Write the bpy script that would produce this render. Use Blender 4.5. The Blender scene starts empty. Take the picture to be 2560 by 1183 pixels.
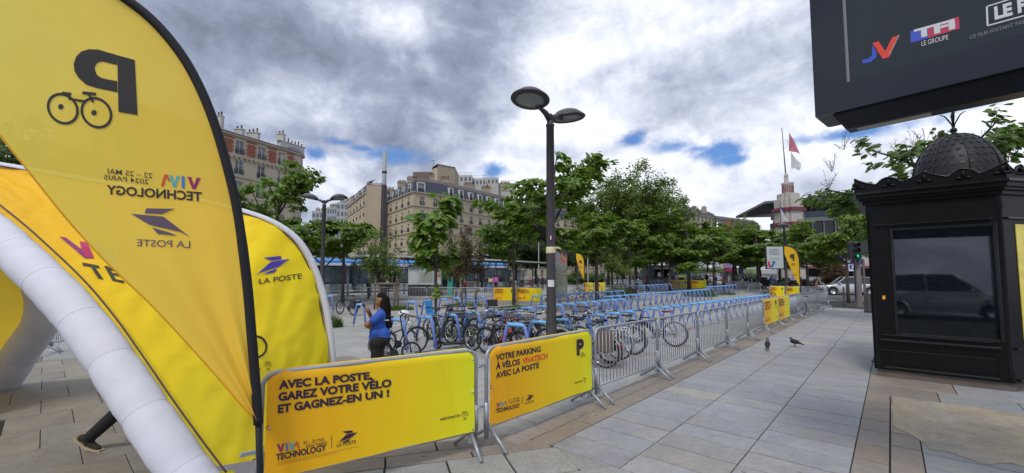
import bpy, math, random
import numpy as np
from mathutils import Vector, Matrix, noise as mnoise
PI = math.pi
S = bpy.context.scene
COL = S.collection
random.seed(7)

# ---------------------------------------------------------------- camera, light, exposure
EYE = 1.925
FPX = 1050.0
PPY = 620.0
PITCH = math.atan((689 - PPY) / FPX)
cam = bpy.data.objects.new('camera', bpy.data.cameras.new('camera'))
COL.objects.link(cam)
cam.data.sensor_width = 36
cam.data.lens = 36 * FPX / 2560
cam.data.shift_y = (PPY - 591.5) / 2560
cam.data.clip_start = 0.1
cam.data.clip_end = 3000
cam.location = (0, 0, EYE)
cam.rotation_euler = (PI / 2 + PITCH, 0, 0)
S.camera = cam
S.view_settings.view_transform = 'Standard'
S.view_settings.look = 'None'
S.view_settings.exposure = 0.42
S.view_settings.gamma = 1
S.view_settings.use_curve_mapping = False
S.render.engine = 'CYCLES'
S.cycles.use_denoising = True
S.cycles.max_bounces = 8
S.cycles.transparent_max_bounces = 12

SUN_EL, SUN_AZ = math.radians(52), math.radians(205)     # azimuth measured clockwise from +Y
sun = bpy.data.objects.new('sun', bpy.data.lights.new('sun', 'SUN'))
COL.objects.link(sun)
sun.data.energy = 1.5
sun.data.angle = math.radians(14)
sun.data.color = (1.0, 0.965, 0.91)
sd = Vector((math.sin(SUN_AZ) * math.cos(SUN_EL), math.cos(SUN_AZ) * math.cos(SUN_EL), math.sin(SUN_EL)))
sun.rotation_euler = (-sd).to_track_quat('-Z', 'Y').to_euler()
sun.location = sd * 60

CP, SP = math.cos(PITCH), math.sin(PITCH)
def ray(x, y):
    u = (x - 1280) / FPX; v = (PPY - y) / FPX
    return Vector((u, CP - v * SP, SP + v * CP))
def G(x, y, z=0.0):                       # where the sight line through a pixel of the photograph meets height z
    r = ray(x, y); t = (z - EYE) / r.z
    return Vector((r.x * t, r.y * t, z))
def D(x, y, Y):                           # ... meets distance Y
    r = ray(x, y); t = Y / r.y
    return Vector((r.x * t, Y, EYE + r.z * t))
def X(x, Y):
    return D(x, 689, Y).x
AZ = math.radians(42.0)
d1 = Vector((math.sin(AZ), math.cos(AZ), 0)); d2 = Vector((-math.cos(AZ), math.sin(AZ), 0))
def W(u, v, z=0.0):
    return Vector((u * d1.x + v * d2.x, u * d1.y + v * d2.y, z))
def terr(x, y):
    return 0.018 * max(0.0, y - 33)

# ---------------------------------------------------------------- sky
world = bpy.data.worlds.new('World'); S.world = world
world.use_nodes = True
nt = world.node_tree; nt.nodes.clear()
class NB:
    """small node builder"""
    def __init__(s, nt): s.nt = nt
    def n(s, t, **k):
        o = s.nt.nodes.new(t)
        for a, b in k.items(): setattr(o, a, b)
        return o
    def put(s, sock, v):
        if hasattr(v, 'is_output') or isinstance(v, bpy.types.NodeSocket): s.nt.links.new(v, sock)
        else: sock.default_value = v
    def m(s, op, a, b=0.0, c=0.0, clamp=False):
        o = s.n('ShaderNodeMath', operation=op, use_clamp=clamp)
        s.put(o.inputs[0], a); s.put(o.inputs[1], b); s.put(o.inputs[2], c)
        return o.outputs[0]
    def vm(s, op, a, b=(0, 0, 0), sc=None):
        o = s.n('ShaderNodeVectorMath', operation=op)
        s.put(o.inputs[0], a); s.put(o.inputs[1], b)
        if sc is not None: s.put(o.inputs['Scale'], sc)
        return o.outputs['Value'] if op in ('DISTANCE', 'LENGTH', 'DOT_PRODUCT') else o.outputs[0]
    def mixc(s, f, a, b, blend='MIX'):
        o = s.n('ShaderNodeMix', data_type='RGBA', blend_type=blend)
        s.put(o.inputs['Factor'], f); s.put(o.inputs[6], a); s.put(o.inputs[7], b)
        return o.outputs[2]
    def ramp(s, v, a, b, lo=0.0, hi=1.0):
        o = s.n('ShaderNodeMapRange', interpolation_type='SMOOTHSTEP')
        s.put(o.inputs[0], v); s.put(o.inputs[1], a); s.put(o.inputs[2], b); s.put(o.inputs[3], lo); s.put(o.inputs[4], hi)
        return o.outputs[0]
    def noise(s, vec, scale, detail=5, rough=0.55, dist=0.0):
        o = s.n('ShaderNodeTexNoise')
        s.put(o.inputs['Vector'], vec)
        o.inputs['Scale'].default_value = scale; o.inputs['Detail'].default_value = detail
        o.inputs['Roughness'].default_value = rough; o.inputs['Distortion'].default_value = dist
        return o.outputs['Fac']
b = NB(nt)
tc = b.n('ShaderNodeTexCoord')
dirv = b.vm('NORMALIZE', tc.outputs['Generated'])
sep = b.n('ShaderNodeSeparateXYZ'); nt.links.new(dirv, sep.inputs[0])
zz = b.m('ADD', b.m('MAXIMUM', sep.outputs[2], 0.0), 0.30)
comb = b.n('ShaderNodeCombineXYZ')
nt.links.new(b.m('DIVIDE', sep.outputs[0], zz), comb.inputs[0])
nt.links.new(b.m('DIVIDE', sep.outputs[1], zz), comb.inputs[1])
pl = comb.outputs[0]
sky = b.n('ShaderNodeTexSky', sky_type='NISHITA')
sky.sun_disc = False; sky.sun_elevation = SUN_EL; sky.sun_rotation = SUN_AZ
dz = b.vm('MULTIPLY', dirv, (1.0, 1.0, 1.35))
big = b.noise(pl, 1.1, 4, 0.5, 0.4)
mid = b.noise(b.vm('ADD', dz, (3.1, 7.7, 0.4)), 4.2, 10, 0.58, 0.15)
fine = b.noise(b.vm('ADD', dz, (9.1, 1.7, 2)), 11.0, 8, 0.62, 0.35)
puff = b.m('ADD', b.m('MULTIPLY', mid, 0.60), b.m('MULTIPLY', fine, 0.40))
rag = b.m('ADD', b.m('MULTIPLY', b.m('SUBTRACT', fine, 0.5), 3.4), b.m('MULTIPLY', b.m('SUBTRACT', mid, 0.5), 2.0))
def blob(px, py, rx, ry, soft=0.5, rg=None):
    """a patch of sky round one direction; rx, ry in photo pixels"""
    c = ray(px, py).normalized()
    k = FPX / (math.hypot((px - 1280) / FPX, 1) )
    right = Vector((c.y, -c.x, 0)).normalized(); up = right.cross(c).normalized()
    df = b.vm('SUBTRACT', dirv, tuple(c))
    a = b.m('MULTIPLY', b.vm('DOT_PRODUCT', df, tuple(right)), k / rx)
    e = b.m('MULTIPLY', b.vm('DOT_PRODUCT', df, tuple(up)), k / ry)
    r = b.m('SQRT', b.m('ADD', b.m('MULTIPLY', a, a), b.m('MULTIPLY', e, e)))
    r = b.m('ADD', r, b.m('MULTIPLY', b.m('SUBTRACT', mid, 0.5), 1.6) if rg is None else rg)
    return b.ramp(r, 1.0 + soft, 1.0 - soft)
dark = None
for q in [(760, 150, 330, 190, .9), (1000, 260, 240, 130, .7), (1190, 230, 170, 120, .6), (560, 60, 190, 150, .6), (1330, 60, 330, 70, .7), (850, 345, 190, 45, .5), (1010, 440, 110, 40, .4), (1750, 150, 260, 60, .8), (1900, 480, 240, 60, .8)]:
    w = 0.55 if q[0] > 1500 else 1.0
    v = b.m('MULTIPLY', blob(*q), w)
    dark = v if dark is None else b.m('MAXIMUM', dark, v)
lite = None
for q in [(860, 440, 170, 60, .6), (1500, 90, 220, 120, .9), (1290, 430, 200, 60, .7), (1650, 470, 330, 90, .8), (760, 260, 130, 50, .7), (2250, 330, 250, 70, .7), (1420, 330, 160, 60, .7), (960, 40, 120, 40, .7), (1080, 320, 60, 60, .6)]:
    v = blob(*q)
    lite = v if lite is None else b.m('MAXIMUM', lite, v)
hole = None
for q in [(960, 388, 62, 14, .45), (850, 355, 26, 8, .5), (905, 372, 30, 8, .5), (1238, 425, 26, 18, .5), (1586, 350, 24, 12, .45), (1690, 364, 52, 18, .45), (1800, 376, 60, 15, .45), (1745, 372, 40, 12, .4), (2150, 328, 70, 9, .4), (2440, 245, 90, 10, .4), (1830, 400, 30, 9, .5), (785, 385, 20, 12, .5)]:
    v = blob(q[0], q[1], q[2] * .95, q[3] * .95, .85, rag)
    hole = v if hole is None else b.m('MAXIMUM', hole, v)
# brightness of the cloud deck: broad noise, small puffs, dark banks and bright edges
v = b.m('ADD', 0.57, b.m('MULTIPLY', b.m('SUBTRACT', puff, 0.5), 1.95))
v = b.m('ADD', v, b.m('MULTIPLY', b.m('SUBTRACT', big, 0.5), 0.30))
v = b.m('SUBTRACT', v, b.m('MULTIPLY', dark, 0.30))
v = b.m('ADD', v, b.m('MULTIPLY', lite, 0.26))
v = b.m('MAXIMUM', b.m('MINIMUM', v, 1.0), 0.0)
cr = b.n('ShaderNodeValToRGB'); nt.links.new(v, cr.inputs[0])
els = cr.color_ramp.elements
els[0].position = 0.05; els[0].color = (0.17, 0.20, 0.27, 1)
els[1].position = 0.98; els[1].color = (0.93, 0.94, 0.98, 1)
for p_, c_ in [(0.3, (0.27, 0.31, 0.41, 1)), (0.52, (0.46, 0.50, 0.61, 1)), (0.75, (0.72, 0.75, 0.83, 1))]:
    e = els.new(p_); e.color = c_
cloud = b.vm('SCALE', cr.outputs[0], sc=10.0)
gap0 = b.vm('MULTIPLY', sky.outputs[0], (0.40, 0.72, 1.15))
gap = b.vm('ADD', b.vm('SCALE', gap0, sc=0.8), (0.45, 0.5, 0.6))
thin = b.ramp(b.m('ADD', puff, b.m('MULTIPLY', big, 0.3)), 0.50, 0.46)          # small natural gaps
cov = b.m('MAXIMUM', hole, b.m('MULTIPLY', thin, 0.0))
skyc = b.mixc(cov, cloud, gap)
bg = b.n('ShaderNodeBackground'); nt.links.new(skyc, bg.inputs[0]); bg.inputs[1].default_value = 0.1
wo = b.n('ShaderNodeOutputWorld'); nt.links.new(bg.outputs[0], wo.inputs[0])

# ---------------------------------------------------------------- helpers
def L(r, g, bb):
    f = lambda c: (c / 255 / 12.92) if c / 255 <= 0.04045 else ((c / 255 + 0.055) / 1.055) ** 2.4
    return (f(r), f(g), f(bb))
_mats = {}
def mat(name, col, rough=0.6, metal=0.0, var=0.12, scale=6.0, bump=0.0, bscale=60.0, spec=0.5, rnd=0.0, trans=0.0, alpha=1.0, island=False, emit=None, coat=0.0, dirt=0.0):
    if name in _mats: return _mats[name]
    m = bpy.data.materials.new(name); m.use_nodes = True
    t = m.node_tree; q = NB(t)
    bs = t.nodes['Principled BSDF']; out = t.nodes['Material Output']
    bs.inputs['Roughness'].default_value = rough; bs.inputs['Metallic'].default_value = metal
    bs.inputs['Specular IOR Level'].default_value = spec
    bs.inputs['Coat Weight'].default_value = coat
    co = q.n('ShaderNodeTexCoord').outputs['Object']
    c = tuple(col) + (1,)
    fac = 1.0
    if var:
        nz = q.noise(co, scale, 5, 0.6)
        fac = q.m('ADD', 1.0, q.m('MULTIPLY', q.m('SUBTRACT', nz, 0.5), var * 3))
    if rnd:
        if island: r = q.n('ShaderNodeNewGeometry').outputs['Random Per Island']
        else: r = q.n('ShaderNodeObjectInfo').outputs['Random']
        r = q.m('ADD', 1.0, q.m('MULTIPLY', q.m('SUBTRACT', r, 0.5), rnd * 2))
        fac = q.m('MULTIPLY', fac, r) if var else r
    if dirt:
        nz2 = q.noise(co, scale * 0.35, 6, 0.7)
        fac = q.m('MULTIPLY', fac, q.ramp(nz2, 0.58, 0.72, 1.0, 1.0 - dirt)) if (var or rnd) else q.ramp(nz2, 0.58, 0.72, 1.0, 1.0 - dirt)
    if var or rnd or dirt:
        v3 = q.vm('SCALE', c[:3], sc=fac)
        t.links.new(v3, bs.inputs['Base Color'])
        bc = v3
    else:
        bs.inputs['Base Color'].default_value = c; bc = None
    if bump:
        bn = q.n('ShaderNodeBump'); bn.inputs['Strength'].default_value = bump; bn.inputs['Distance'].default_value = 0.01
        t.links.new(q.noise(co, bscale, 4, 0.6), bn.inputs['Height']); t.links.new(bn.outputs[0], bs.inputs['Normal'])
    if emit:
        bs.inputs['Emission Color'].default_value = tuple(emit[:3]) + (1,); bs.inputs['Emission Strength'].default_value = emit[3]
    sh = bs.outputs[0]
    if trans:
        tr = q.n('ShaderNodeBsdfTranslucent')
        if bc is not None: t.links.new(bc, tr.inputs[0])
        else: tr.inputs[0].default_value = c
        mx = q.n('ShaderNodeMixShader'); mx.inputs[0].default_value = trans
        t.links.new(sh, mx.inputs[1]); t.links.new(tr.outputs[0], mx.inputs[2]); sh = mx.outputs[0]
    if alpha < 1:
        tp = q.n('ShaderNodeBsdfTransparent'); mx = q.n('ShaderNodeMixShader'); mx.inputs[0].default_value = alpha
        t.links.new(tp.outputs[0], mx.inputs[1]); t.links.new(sh, mx.inputs[2]); sh = mx.outputs[0]
    if sh != bs.outputs[0]: t.links.new(sh, out.inputs[0])
    _mats[name] = m
    return m

class MB:
    """collects shapes into one mesh"""
    def __init__(s): s.v = []; s.f = []; s.sm = []
    def add(s, vs, fs, smooth=False):
        o = len(s.v); s.v += [tuple(v) for v in vs]; s.f += [tuple(i + o for i in f) for f in fs]; s.sm += [smooth] * len(fs)
        return s
    def box(s, a, c, M=None):
        x0, y0, z0 = a; x1, y1, z1 = c
        vs = [Vector(p) for p in ((x0, y0, z0), (x1, y0, z0), (x1, y1, z0), (x0, y1, z0), (x0, y0, z1), (x1, y0, z1), (x1, y1, z1), (x0, y1, z1))]
        if M is not None: vs = [M @ p for p in vs]
        return s.add(vs, [(0, 3, 2, 1), (4, 5, 6, 7), (0, 1, 5, 4), (1, 2, 6, 5), (2, 3, 7, 6), (3, 0, 4, 7)])
    def bbox(s, a, c, bv=0.01, M=None):
        """box with chamfered vertical and top edges"""
        x0, y0, z0 = a; x1, y1, z1 = c
        P = []
        for z, i in ((z0, 0), (z1 - bv, 0), (z1, bv)):
            for x, y in ((x0 + bv + i, y0 + i), (x1 - bv - i, y0 + i), (x1 - i, y0 + bv + i), (x1 - i, y1 - bv - i), (x1 - bv - i, y1 - i), (x0 + bv + i, y1 - i), (x0 + i, y1 - bv - i), (x0 + i, y0 + bv + i)):
                P.append(Vector((x, y, z)))
        if M is not None: P = [M @ p for p in P]
        F = [tuple(range(7, -1, -1)), tuple(range(16, 24))]
        for r in (0, 8):
            for k in range(8): F.append((r + k, r + (k + 1) % 8, r + 8 + (k + 1) % 8, r + 8 + k))
        return s.add(P, F)
    def tube(s, pts, r, n=8, cap=True, closed=False, ry=None):
        pts = [Vector(p) for p in pts]; N = len(pts)
        rr = r if isinstance(r, (list, tuple)) else [r] * N
        vs = []; prev = None
        for i, p in enumerate(pts):
            if closed: t = pts[(i + 1) % N] - pts[i - 1]
            else: t = pts[min(i + 1, N - 1)] - pts[max(i - 1, 0)]
            if t.length < 1e-9: t = Vector((0, 0, 1))
            t.normalize()
            if prev is None:
                a = Vector((0, 0, 1)) if abs(t.z) < 0.9 else Vector((1, 0, 0))
                u = t.cross(a).normalized()
            else:
                u = prev - t * prev.dot(t)
                u = u.normalized() if u.length > 1e-6 else t.orthogonal().normalized()
            prev = u; w = t.cross(u)
            for k in range(n):
                an = 2 * PI * k / n
                vs.append(p + u * (math.cos(an) * rr[i]) + w * (math.sin(an) * (ry if ry else rr[i])))
        fs = []
        for i in range(N if closed else N - 1):
            for k in range(n):
                a_ = i * n; c_ = ((i + 1) % N) * n
                fs.append((a_ + k, a_ + (k + 1) % n, c_ + (k + 1) % n, c_ + k))
        s.add(vs, fs, True)
        if cap and not closed:
            o = len(s.v) - len(vs)
            s.f += [tuple(o + k for k in range(n - 1, -1, -1)), tuple(o + (N - 1) * n + k for k in range(n))]; s.sm += [False, False]
        return s
    def lathe(s, prof, n=16, M=None, smooth=True):
        vs = []; fs = []
        for r, z in prof:
            for k in range(n):
                a = 2 * PI * k / n; vs.append(Vector((r * math.cos(a), r * math.sin(a), z)))
        if M is not None: vs = [M @ p for p in vs]
        for i in range(len(prof) - 1):
            for k in range(n): fs.append((i * n + k, i * n + (k + 1) % n, (i + 1) * n + (k + 1) % n, (i + 1) * n + k))
        return s.add(vs, fs, smooth)
    def prism(s, poly, ext):
        """poly: list of 3-D points, ext: vector"""
        n = len(poly); ext = Vector(ext); A = [Vector(p) for p in poly]
        vs = A + [p + ext for p in A]
        fs = [tuple(range(n - 1, -1, -1)), tuple(range(n, 2 * n))] + [(k, (k + 1) % n, n + (k + 1) % n, n + k) for k in range(n)]
        return s.add(vs, fs)
    def grid(s, f, nu, nv, smooth=True):
        vs = [f(i / nu, j / nv) for j in range(nv + 1) for i in range(nu + 1)]
        fs = [(j * (nu + 1) + i, j * (nu + 1) + i + 1, (j + 1) * (nu + 1) + i + 1, (j + 1) * (nu + 1) + i) for j in range(nv) for i in range(nu)]
        return s.add(vs, fs, smooth)
    def ell(s, c, r, n=12, m=8, M=None):
        c = Vector(c); vs = []; fs = []
        for j in range(m + 1):
            ph = PI * j / m
            for k in range(n):
                a = 2 * PI * k / n
                vs.append(c + Vector((r[0] * math.sin(ph) * math.cos(a), r[1] * math.sin(ph) * math.sin(a), r[2] * math.cos(ph))))
        if M is not None: vs = [M @ p for p in vs]
        for j in range(m):
            for k in range(n): fs.append((j * n + k, (j + 1) * n + k, (j + 1) * n + (k + 1) % n, j * n + (k + 1) % n))
        return s.add(vs, fs, True)
    def mesh(s, name, m, off=None):
        me = bpy.data.meshes.new(name)
        vs = s.v if off is None else [(v[0] - off[0], v[1] - off[1], v[2] - off[2]) for v in s.v]
        me.from_pydata(vs, [], s.f); me.polygons.foreach_set('use_smooth', s.sm)
        me.materials.append(m); me.update()
        return me
def link(name, data, parent=None, loc=None, rotz=None):
    o = bpy.data.objects.new(name, data); COL.objects.link(o)
    if parent is not None: o.parent = parent
    if loc is not None: o.location = loc
    if rotz is not None: o.rotation_euler = (0, 0, rotz)
    return o
def part(name, mb, m, parent, world=False, label=None, kind=None):
    """one mesh as a child; world=True when its points are world coordinates (parents unrotated)"""
    off = None
    if world:
        off = Vector((0, 0, 0)); q = parent
        while q is not None: off = off + q.location; q = q.parent
    o = link(name, mb.mesh(name, m, off), parent)
    if label: o['label'] = label
    if kind: o['kind'] = kind
    return o
def thing(name, label, cat, loc=(0, 0, 0), rotz=0.0, group=None):
    o = link(name, None, None, loc, rotz); o['label'] = label; o['category'] = cat
    o.empty_display_size = 0.2
    if group: o['group'] = group
    return o
def struct(name, mb, m, label=None):
    o = link(name, mb.mesh(name, m) if mb is not None else None); o['kind'] = 'structure'
    if label: o['label'] = label
    return o
kids = {}
def tree_of(o): return [c for c in o.children]
def clone(root, loc=None, rotz=None, label=None, scale=None, group=None):
    r = root.copy(); COL.objects.link(r)
    def rec(src, dst):
        for ch in list(src.children):
            c = ch.copy(); COL.objects.link(c); c.parent = dst; rec(ch, c)
    rec(root, r)
    if loc is not None: r.location = loc
    if rotz is not None: r.rotation_euler = (r.rotation_euler[0], r.rotation_euler[1], rotz)
    if scale is not None: r.scale = (scale,) * 3 if not isinstance(scale, tuple) else scale
    if label: r['label'] = label
    if group: r['group'] = group
    return r
def catmull(P, n=8):
    P = [Vector(p) for p in P]; out = []
    for i in range(len(P) - 1):
        a = P[max(i - 1, 0)]; bb = P[i]; c = P[i + 1]; d = P[min(i + 2, len(P) - 1)]
        for k in range(n):
            t = k / n
            out.append(0.5 * ((2 * bb) + (c - a) * t + (2 * a - 5 * bb + 4 * c - d) * t * t + (3 * bb - a - 3 * c + d) * t ** 3))
    out.append(P[-1])
    return out
# lettering: the built-in font as flat outlines, laid on a surface by a mapping function
_tx = {}
def text2d(s, bold=0.0, sp=1.0, shear=0.0):
    key = (s, bold, sp, shear)
    if key in _tx: return _tx[key]
    cu = bpy.data.curves.new('lettering', 'FONT'); cu.body = s; cu.size = 1.0; cu.offset = bold; cu.space_character = sp
    cu.resolution_u = 3; cu.shear = shear
    o = bpy.data.objects.new('lettering', cu); COL.objects.link(o)
    bpy.context.view_layer.update()
    me = bpy.data.meshes.new_from_object(o.evaluated_get(bpy.context.evaluated_depsgraph_get()))
    vs = [(v.co.x / 0.70, v.co.y / 0.70) for v in me.vertices]; fs = [tuple(p.vertices) for p in me.polygons]
    bpy.data.objects.remove(o); bpy.data.curves.remove(cu); bpy.data.meshes.remove(me)
    _tx[key] = (vs, fs)
    return vs, fs
def letters(parent, s, f, x0, y0, h, m, bold=0.02, w=None, xs=1.0, align='l', name='lettering', sp=1.0, world=False, shear=0.0):
    """text with capital height h, its lower left corner at x0, y0 of the surface f; w stretches it to a width"""
    vs, fs = text2d(s, bold, sp, shear)
    if not vs: return None
    xa = min(v[0] for v in vs); xb = max(v[0] for v in vs)
    kx = h * xs if w is None else w / (xb - xa)
    o = 0.0 if align == 'l' else (-(xb - xa) * kx / 2 if align == 'c' else -(xb - xa) * kx)
    mb = MB(); mb.add([f(x0 + o + (v[0] - xa) * kx, y0 + v[1] * h) for v in vs], fs)
    return part(name, mb, m, parent, world)
def shape(parent, polys, f, m, name='emblem', world=False):
    mb = MB()
    for P in polys:
        k = len(P); mb.add([f(*p) for p in P], [tuple(range(k))])
    return part(name, mb, m, parent, world)
def ring2(cx, cy, r, t, n=22):
    P = []
    for k in range(n):
        a = 2 * PI * k / n; c_ = 2 * PI * (k + 1) / n
        P.append([(cx + math.cos(a) * r, cy + math.sin(a) * r), (cx + math.cos(c_) * r, cy + math.sin(c_) * r), (cx + math.cos(c_) * (r - t), cy + math.sin(c_) * (r - t)), (cx + math.cos(a) * (r - t), cy + math.sin(a) * (r - t))])
    return P
def seg2(x0, y0, x1, y1, t):
    dx, dy = x1 - x0, y1 - y0; l = math.hypot(dx, dy); nx, ny = -dy / l * t / 2, dx / l * t / 2
    return [(x0 + nx, y0 + ny), (x1 + nx, y1 + ny), (x1 - nx, y1 - ny), (x0 - nx, y0 - ny)]
def bikeface(cx, cy, s, smile=True, sx=1):
    """the round-eyed bicycle mark, s = wheel radius"""
    P = ring2(cx - 1.12 * s * sx, cy, s, s * .2) + ring2(cx + 1.12 * s * sx, cy, s, s * .2)
    P += ring2(cx - 1.0 * s * sx, cy + .25 * s, s * .2, s * .19, 10) + ring2(cx + 1.25 * s * sx, cy + .25 * s, s * .2, s * .19, 10)
    P += [seg2(cx - .6 * s * sx, cy + 1.0 * s, cx + .6 * s * sx, cy + 1.0 * s, s * .2), seg2(cx - .6 * s * sx, cy + .9 * s, cx - .9 * s * sx, cy + 1.75 * s, s * .2), seg2(cx + .6 * s * sx, cy + .9 * s, cx + .45 * s * sx, cy + 1.75 * s, s * .2),
          seg2(cx - 1.4 * s * sx, cy + 1.8 * s, cx - .5 * s * sx, cy + 1.8 * s, s * .26), seg2(cx + .05 * s * sx, cy + 1.8 * s, cx + .95 * s * sx, cy + 1.8 * s, s * .26)]
    if smile:
        for k in range(8):
            a = PI + PI * k / 8; c_ = PI + PI * (k + 1) / 8
            P.append([(cx + math.cos(a) * s * .9, cy - 1.5 * s + math.sin(a) * s * .9), (cx + math.cos(c_) * s * .9, cy - 1.5 * s + math.sin(c_) * s * .9), (cx + math.cos(c_) * s * .62, cy - 1.45 * s + math.sin(c_) * s * .55), (cx + math.cos(a) * s * .62, cy - 1.45 * s + math.sin(a) * s * .55)])
        P.append(seg2(cx - 1.1 * s, cy - 3.0 * s, cx + 1.1 * s, cy - 3.0 * s, s * .22))
    return P
def birdmark(x, y, w, fx=1):
    """the pointed three-piece post emblem, w wide"""
    k = w / 10.0
    A = [(2.3, 5.9), (7.3, 5.9), (7.6, 4.8), (4.6, 4.7)]
    B = [(4.4, 4.2), (10, 4.7), (6.9, 2.4), (1.6, 1.0), (0, 0), (2.2, 2.1)]
    C = [(6.5, 1.9), (5.6, .5), (2.2, .2), (3.6, .9)]
    return [[(x + fx * k * a, y + k * c) for a, c in P] for P in (A, B[:1] + B[1:3] + B[3:], C)]
# common materials
GALV = mat('galvanised_steel', (0.34, 0.365, 0.40), 0.48, 0.5, 0.2, 14, 0.05, 90)
BLACKM = mat('black_paint', (0.018, 0.018, 0.021), 0.42, 0.0, 0.1, 8)
RUB = mat('rubber', (0.018, 0.018, 0.02), 0.8, 0, 0.1)
DARKM = mat('dark_brown_paint', (0.035, 0.028, 0.028), 0.5, 0.0, 0.15, 6, 0.03, 60)
CHROME = mat('bright_metal', (0.6, 0.6, 0.62), 0.25, 0.9, 0.05)
GLASS = mat('dark_glass', (0.02, 0.026, 0.032), 0.06, 0, 0.0, spec=0.8)
WHITE = mat('white_paint', (0.72, 0.72, 0.73), 0.5, 0, 0.05)
INK = mat('purple_black_ink', (0.028, 0.012, 0.04), 0.6, 0, 0)
BLACKINK = mat('black_ink', (0.012, 0.012, 0.014), 0.6, 0, 0)
PINK = mat('postal_blue_ink', (0.03, 0.025, 0.22), 0.6, 0, 0)
# ================================================================ ground
def GT(x, y):
    r = ray(x, y); t = (0 - EYE) / r.z
    p = Vector((r.x * t, r.y * t, 0))
    if p.y > 33:
        # EYE + r.z t = .018 (r.y t - 33)
        t = (EYE + .018 * 33) / (.018 * r.y - r.z); p = Vector((r.x * t, r.y * t, terr(0, r.y * t)))
    return p
ASPH = mat('asphalt', (0.105, 0.107, 0.115), 0.9, 0, 0.12, 1.5, 0.2, 120)
JOINT = mat('joint_mortar', (0.022, 0.021, 0.019), 0.95, 0, 0.2, 5)
ys = [-12, 0, 10, 20, 33] + [33 + 12 * k for k in range(1, 9)] + [170, 260, 420, 700]
xs_ = [-500, -300, -180, -120, -80, -50, -25, 0, 25, 50, 80, 120, 180, 300, 500]
mb = MB(); nx = len(xs_)
mb.v = [(x, y, terr(x, y) - 0.06) for y in ys for x in xs_]
mb.f = [(j * nx + i, j * nx + i + 1, (j + 1) * nx + i + 1, (j + 1) * nx + i) for j in range(len(ys) - 1) for i in range(nx - 1)]
mb.sm = [False] * len(mb.f)
struct('ground', mb, mat('far_ground', (0.2, 0.2, 0.205), 0.9, 0, 0.1, 0.4, 0.1, 30))

def slab_mat(name, col, rnd=0.13, stain=0.14, speck=0.1, tint=0.05, island=False):
    m = bpy.data.materials.new(name); m.use_nodes = True; t = m.node_tree; q = NB(t)
    bs = t.nodes['Principled BSDF']; bs.inputs['Roughness'].default_value = 0.62; bs.inputs['Specular IOR Level'].default_value = 0.35
    geo = q.n('ShaderNodeNewGeometry'); pos = geo.outputs['Position']
    r = geo.outputs['Random Per Island'] if island else q.n('ShaderNodeObjectInfo').outputs['Random']
    a = q.m('ADD', 1.0, q.m('MULTIPLY', q.m('SUBTRACT', r, 0.5), rnd * 2))
    offs = q.vm('SCALE', (37.0, 91.0, 13.0), sc=r)
    st = q.noise(q.vm('ADD', pos, offs), 2.2, 6, 0.65, 0.8)
    a = q.m('MULTIPLY', a, q.m('ADD', 1.0, q.m('MULTIPLY', q.m('SUBTRACT', st, 0.5), stain * 4)))
    sp = q.noise(pos, 95, 3, 0.7)
    md = q.noise(q.vm('ADD', q.vm('MULTIPLY', pos, (1.0, 1.6, 1.0)), offs), 11.0, 6, 0.72, 0.6)
    a = q.m('MULTIPLY', a, q.m('ADD', 1.0, q.m('MULTIPLY', q.m('SUBTRACT', md, 0.5), 0.75)))
    a = q.m('MULTIPLY', a, q.m('ADD', 1.0, q.m('MULTIPLY', q.m('SUBTRACT', sp, 0.5), speck * 5)))
    wide = q.noise(pos, 0.35, 4, 0.6)
    a = q.m('MULTIPLY', a, q.m('ADD', 1.0, q.m('MULTIPLY', q.m('SUBTRACT', wide, 0.5), 0.35)))
    gum = q.noise(pos, 9.0, 2, 0.4)
    a = q.m('MULTIPLY', a, q.ramp(gum, 0.735, 0.755, 1.0, 0.55))
    spot = q.noise(q.vm('ADD', pos, (5, 5, 5)), 5.0, 4, 0.7)
    a = q.m('MULTIPLY', a, q.ramp(spot, 0.62, 0.72, 1.0, 0.82))
    warm = q.noise(q.vm('ADD', pos, offs), 0.9, 3, 0.5)
    c1 = q.mixc(q.ramp(warm, 0.35, 0.65), tuple(col) + (1,), (col[0] * (1 + tint * 2), col[1] * (1 + tint), col[2] * (1 - tint), 1))
    v = q.vm('SCALE', c1, sc=a)
    t.links.new(v, bs.inputs['Base Color'])
    t.links.new(q.m('ADD', 0.45, q.m('MULTIPLY', st, 0.35)), bs.inputs['Roughness'])
    bn = q.n('ShaderNodeBump'); bn.inputs['Strength'].default_value = 0.35; bn.inputs['Distance'].default_value = 0.004
    t.links.new(q.m('ADD', q.noise(pos, 60, 5, 0.7), q.m('MULTIPLY', st, 1.5)), bn.inputs['Height']); t.links.new(bn.outputs[0], bs.inputs['Normal'])
    return m
SLAB = slab_mat('grey_granite', (0.25, 0.257, 0.278), 0.07, 0.18, 0.16)
BROWN = slab_mat('brown_granite', (0.215, 0.188, 0.165), 0.09, 0.14, 0.14)
ROUGH = slab_mat('rough_granite', (0.25, 0.25, 0.245), 0.08, 0.1, 0.35, 0.03)
PLAZA = slab_mat('plaza_granite', (0.29, 0.297, 0.305), 0.07, 0.14, 0.12)
PLAZAL = slab_mat('plaza_granite_edge', (0.30, 0.30, 0.295), 0.07, 0.12, 0.1)
PLAZASH = slab_mat('plaza_granite_shaded', (0.21, 0.195, 0.17), 0.07, 0.2, 0.12)  # plaza stone under the tent, its shade put into a darker, browner colour
PLAZAI = slab_mat('plaza_granite_far', (0.29, 0.29, 0.285), 0.07, 0.12, 0.1, island=True)
BLUEG = slab_mat('blue_grey_granite', (0.225, 0.235, 0.25), 0.06, 0.1, 0.08)
SANDY = slab_mat('sandy_mortar', (0.275, 0.245, 0.20), 0.0, 0.26, 0.25, 0.08)
MWALK = slab_mat('warm_granite', (0.275, 0.27, 0.265), 0.12, 0.12, 0.1)
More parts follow.
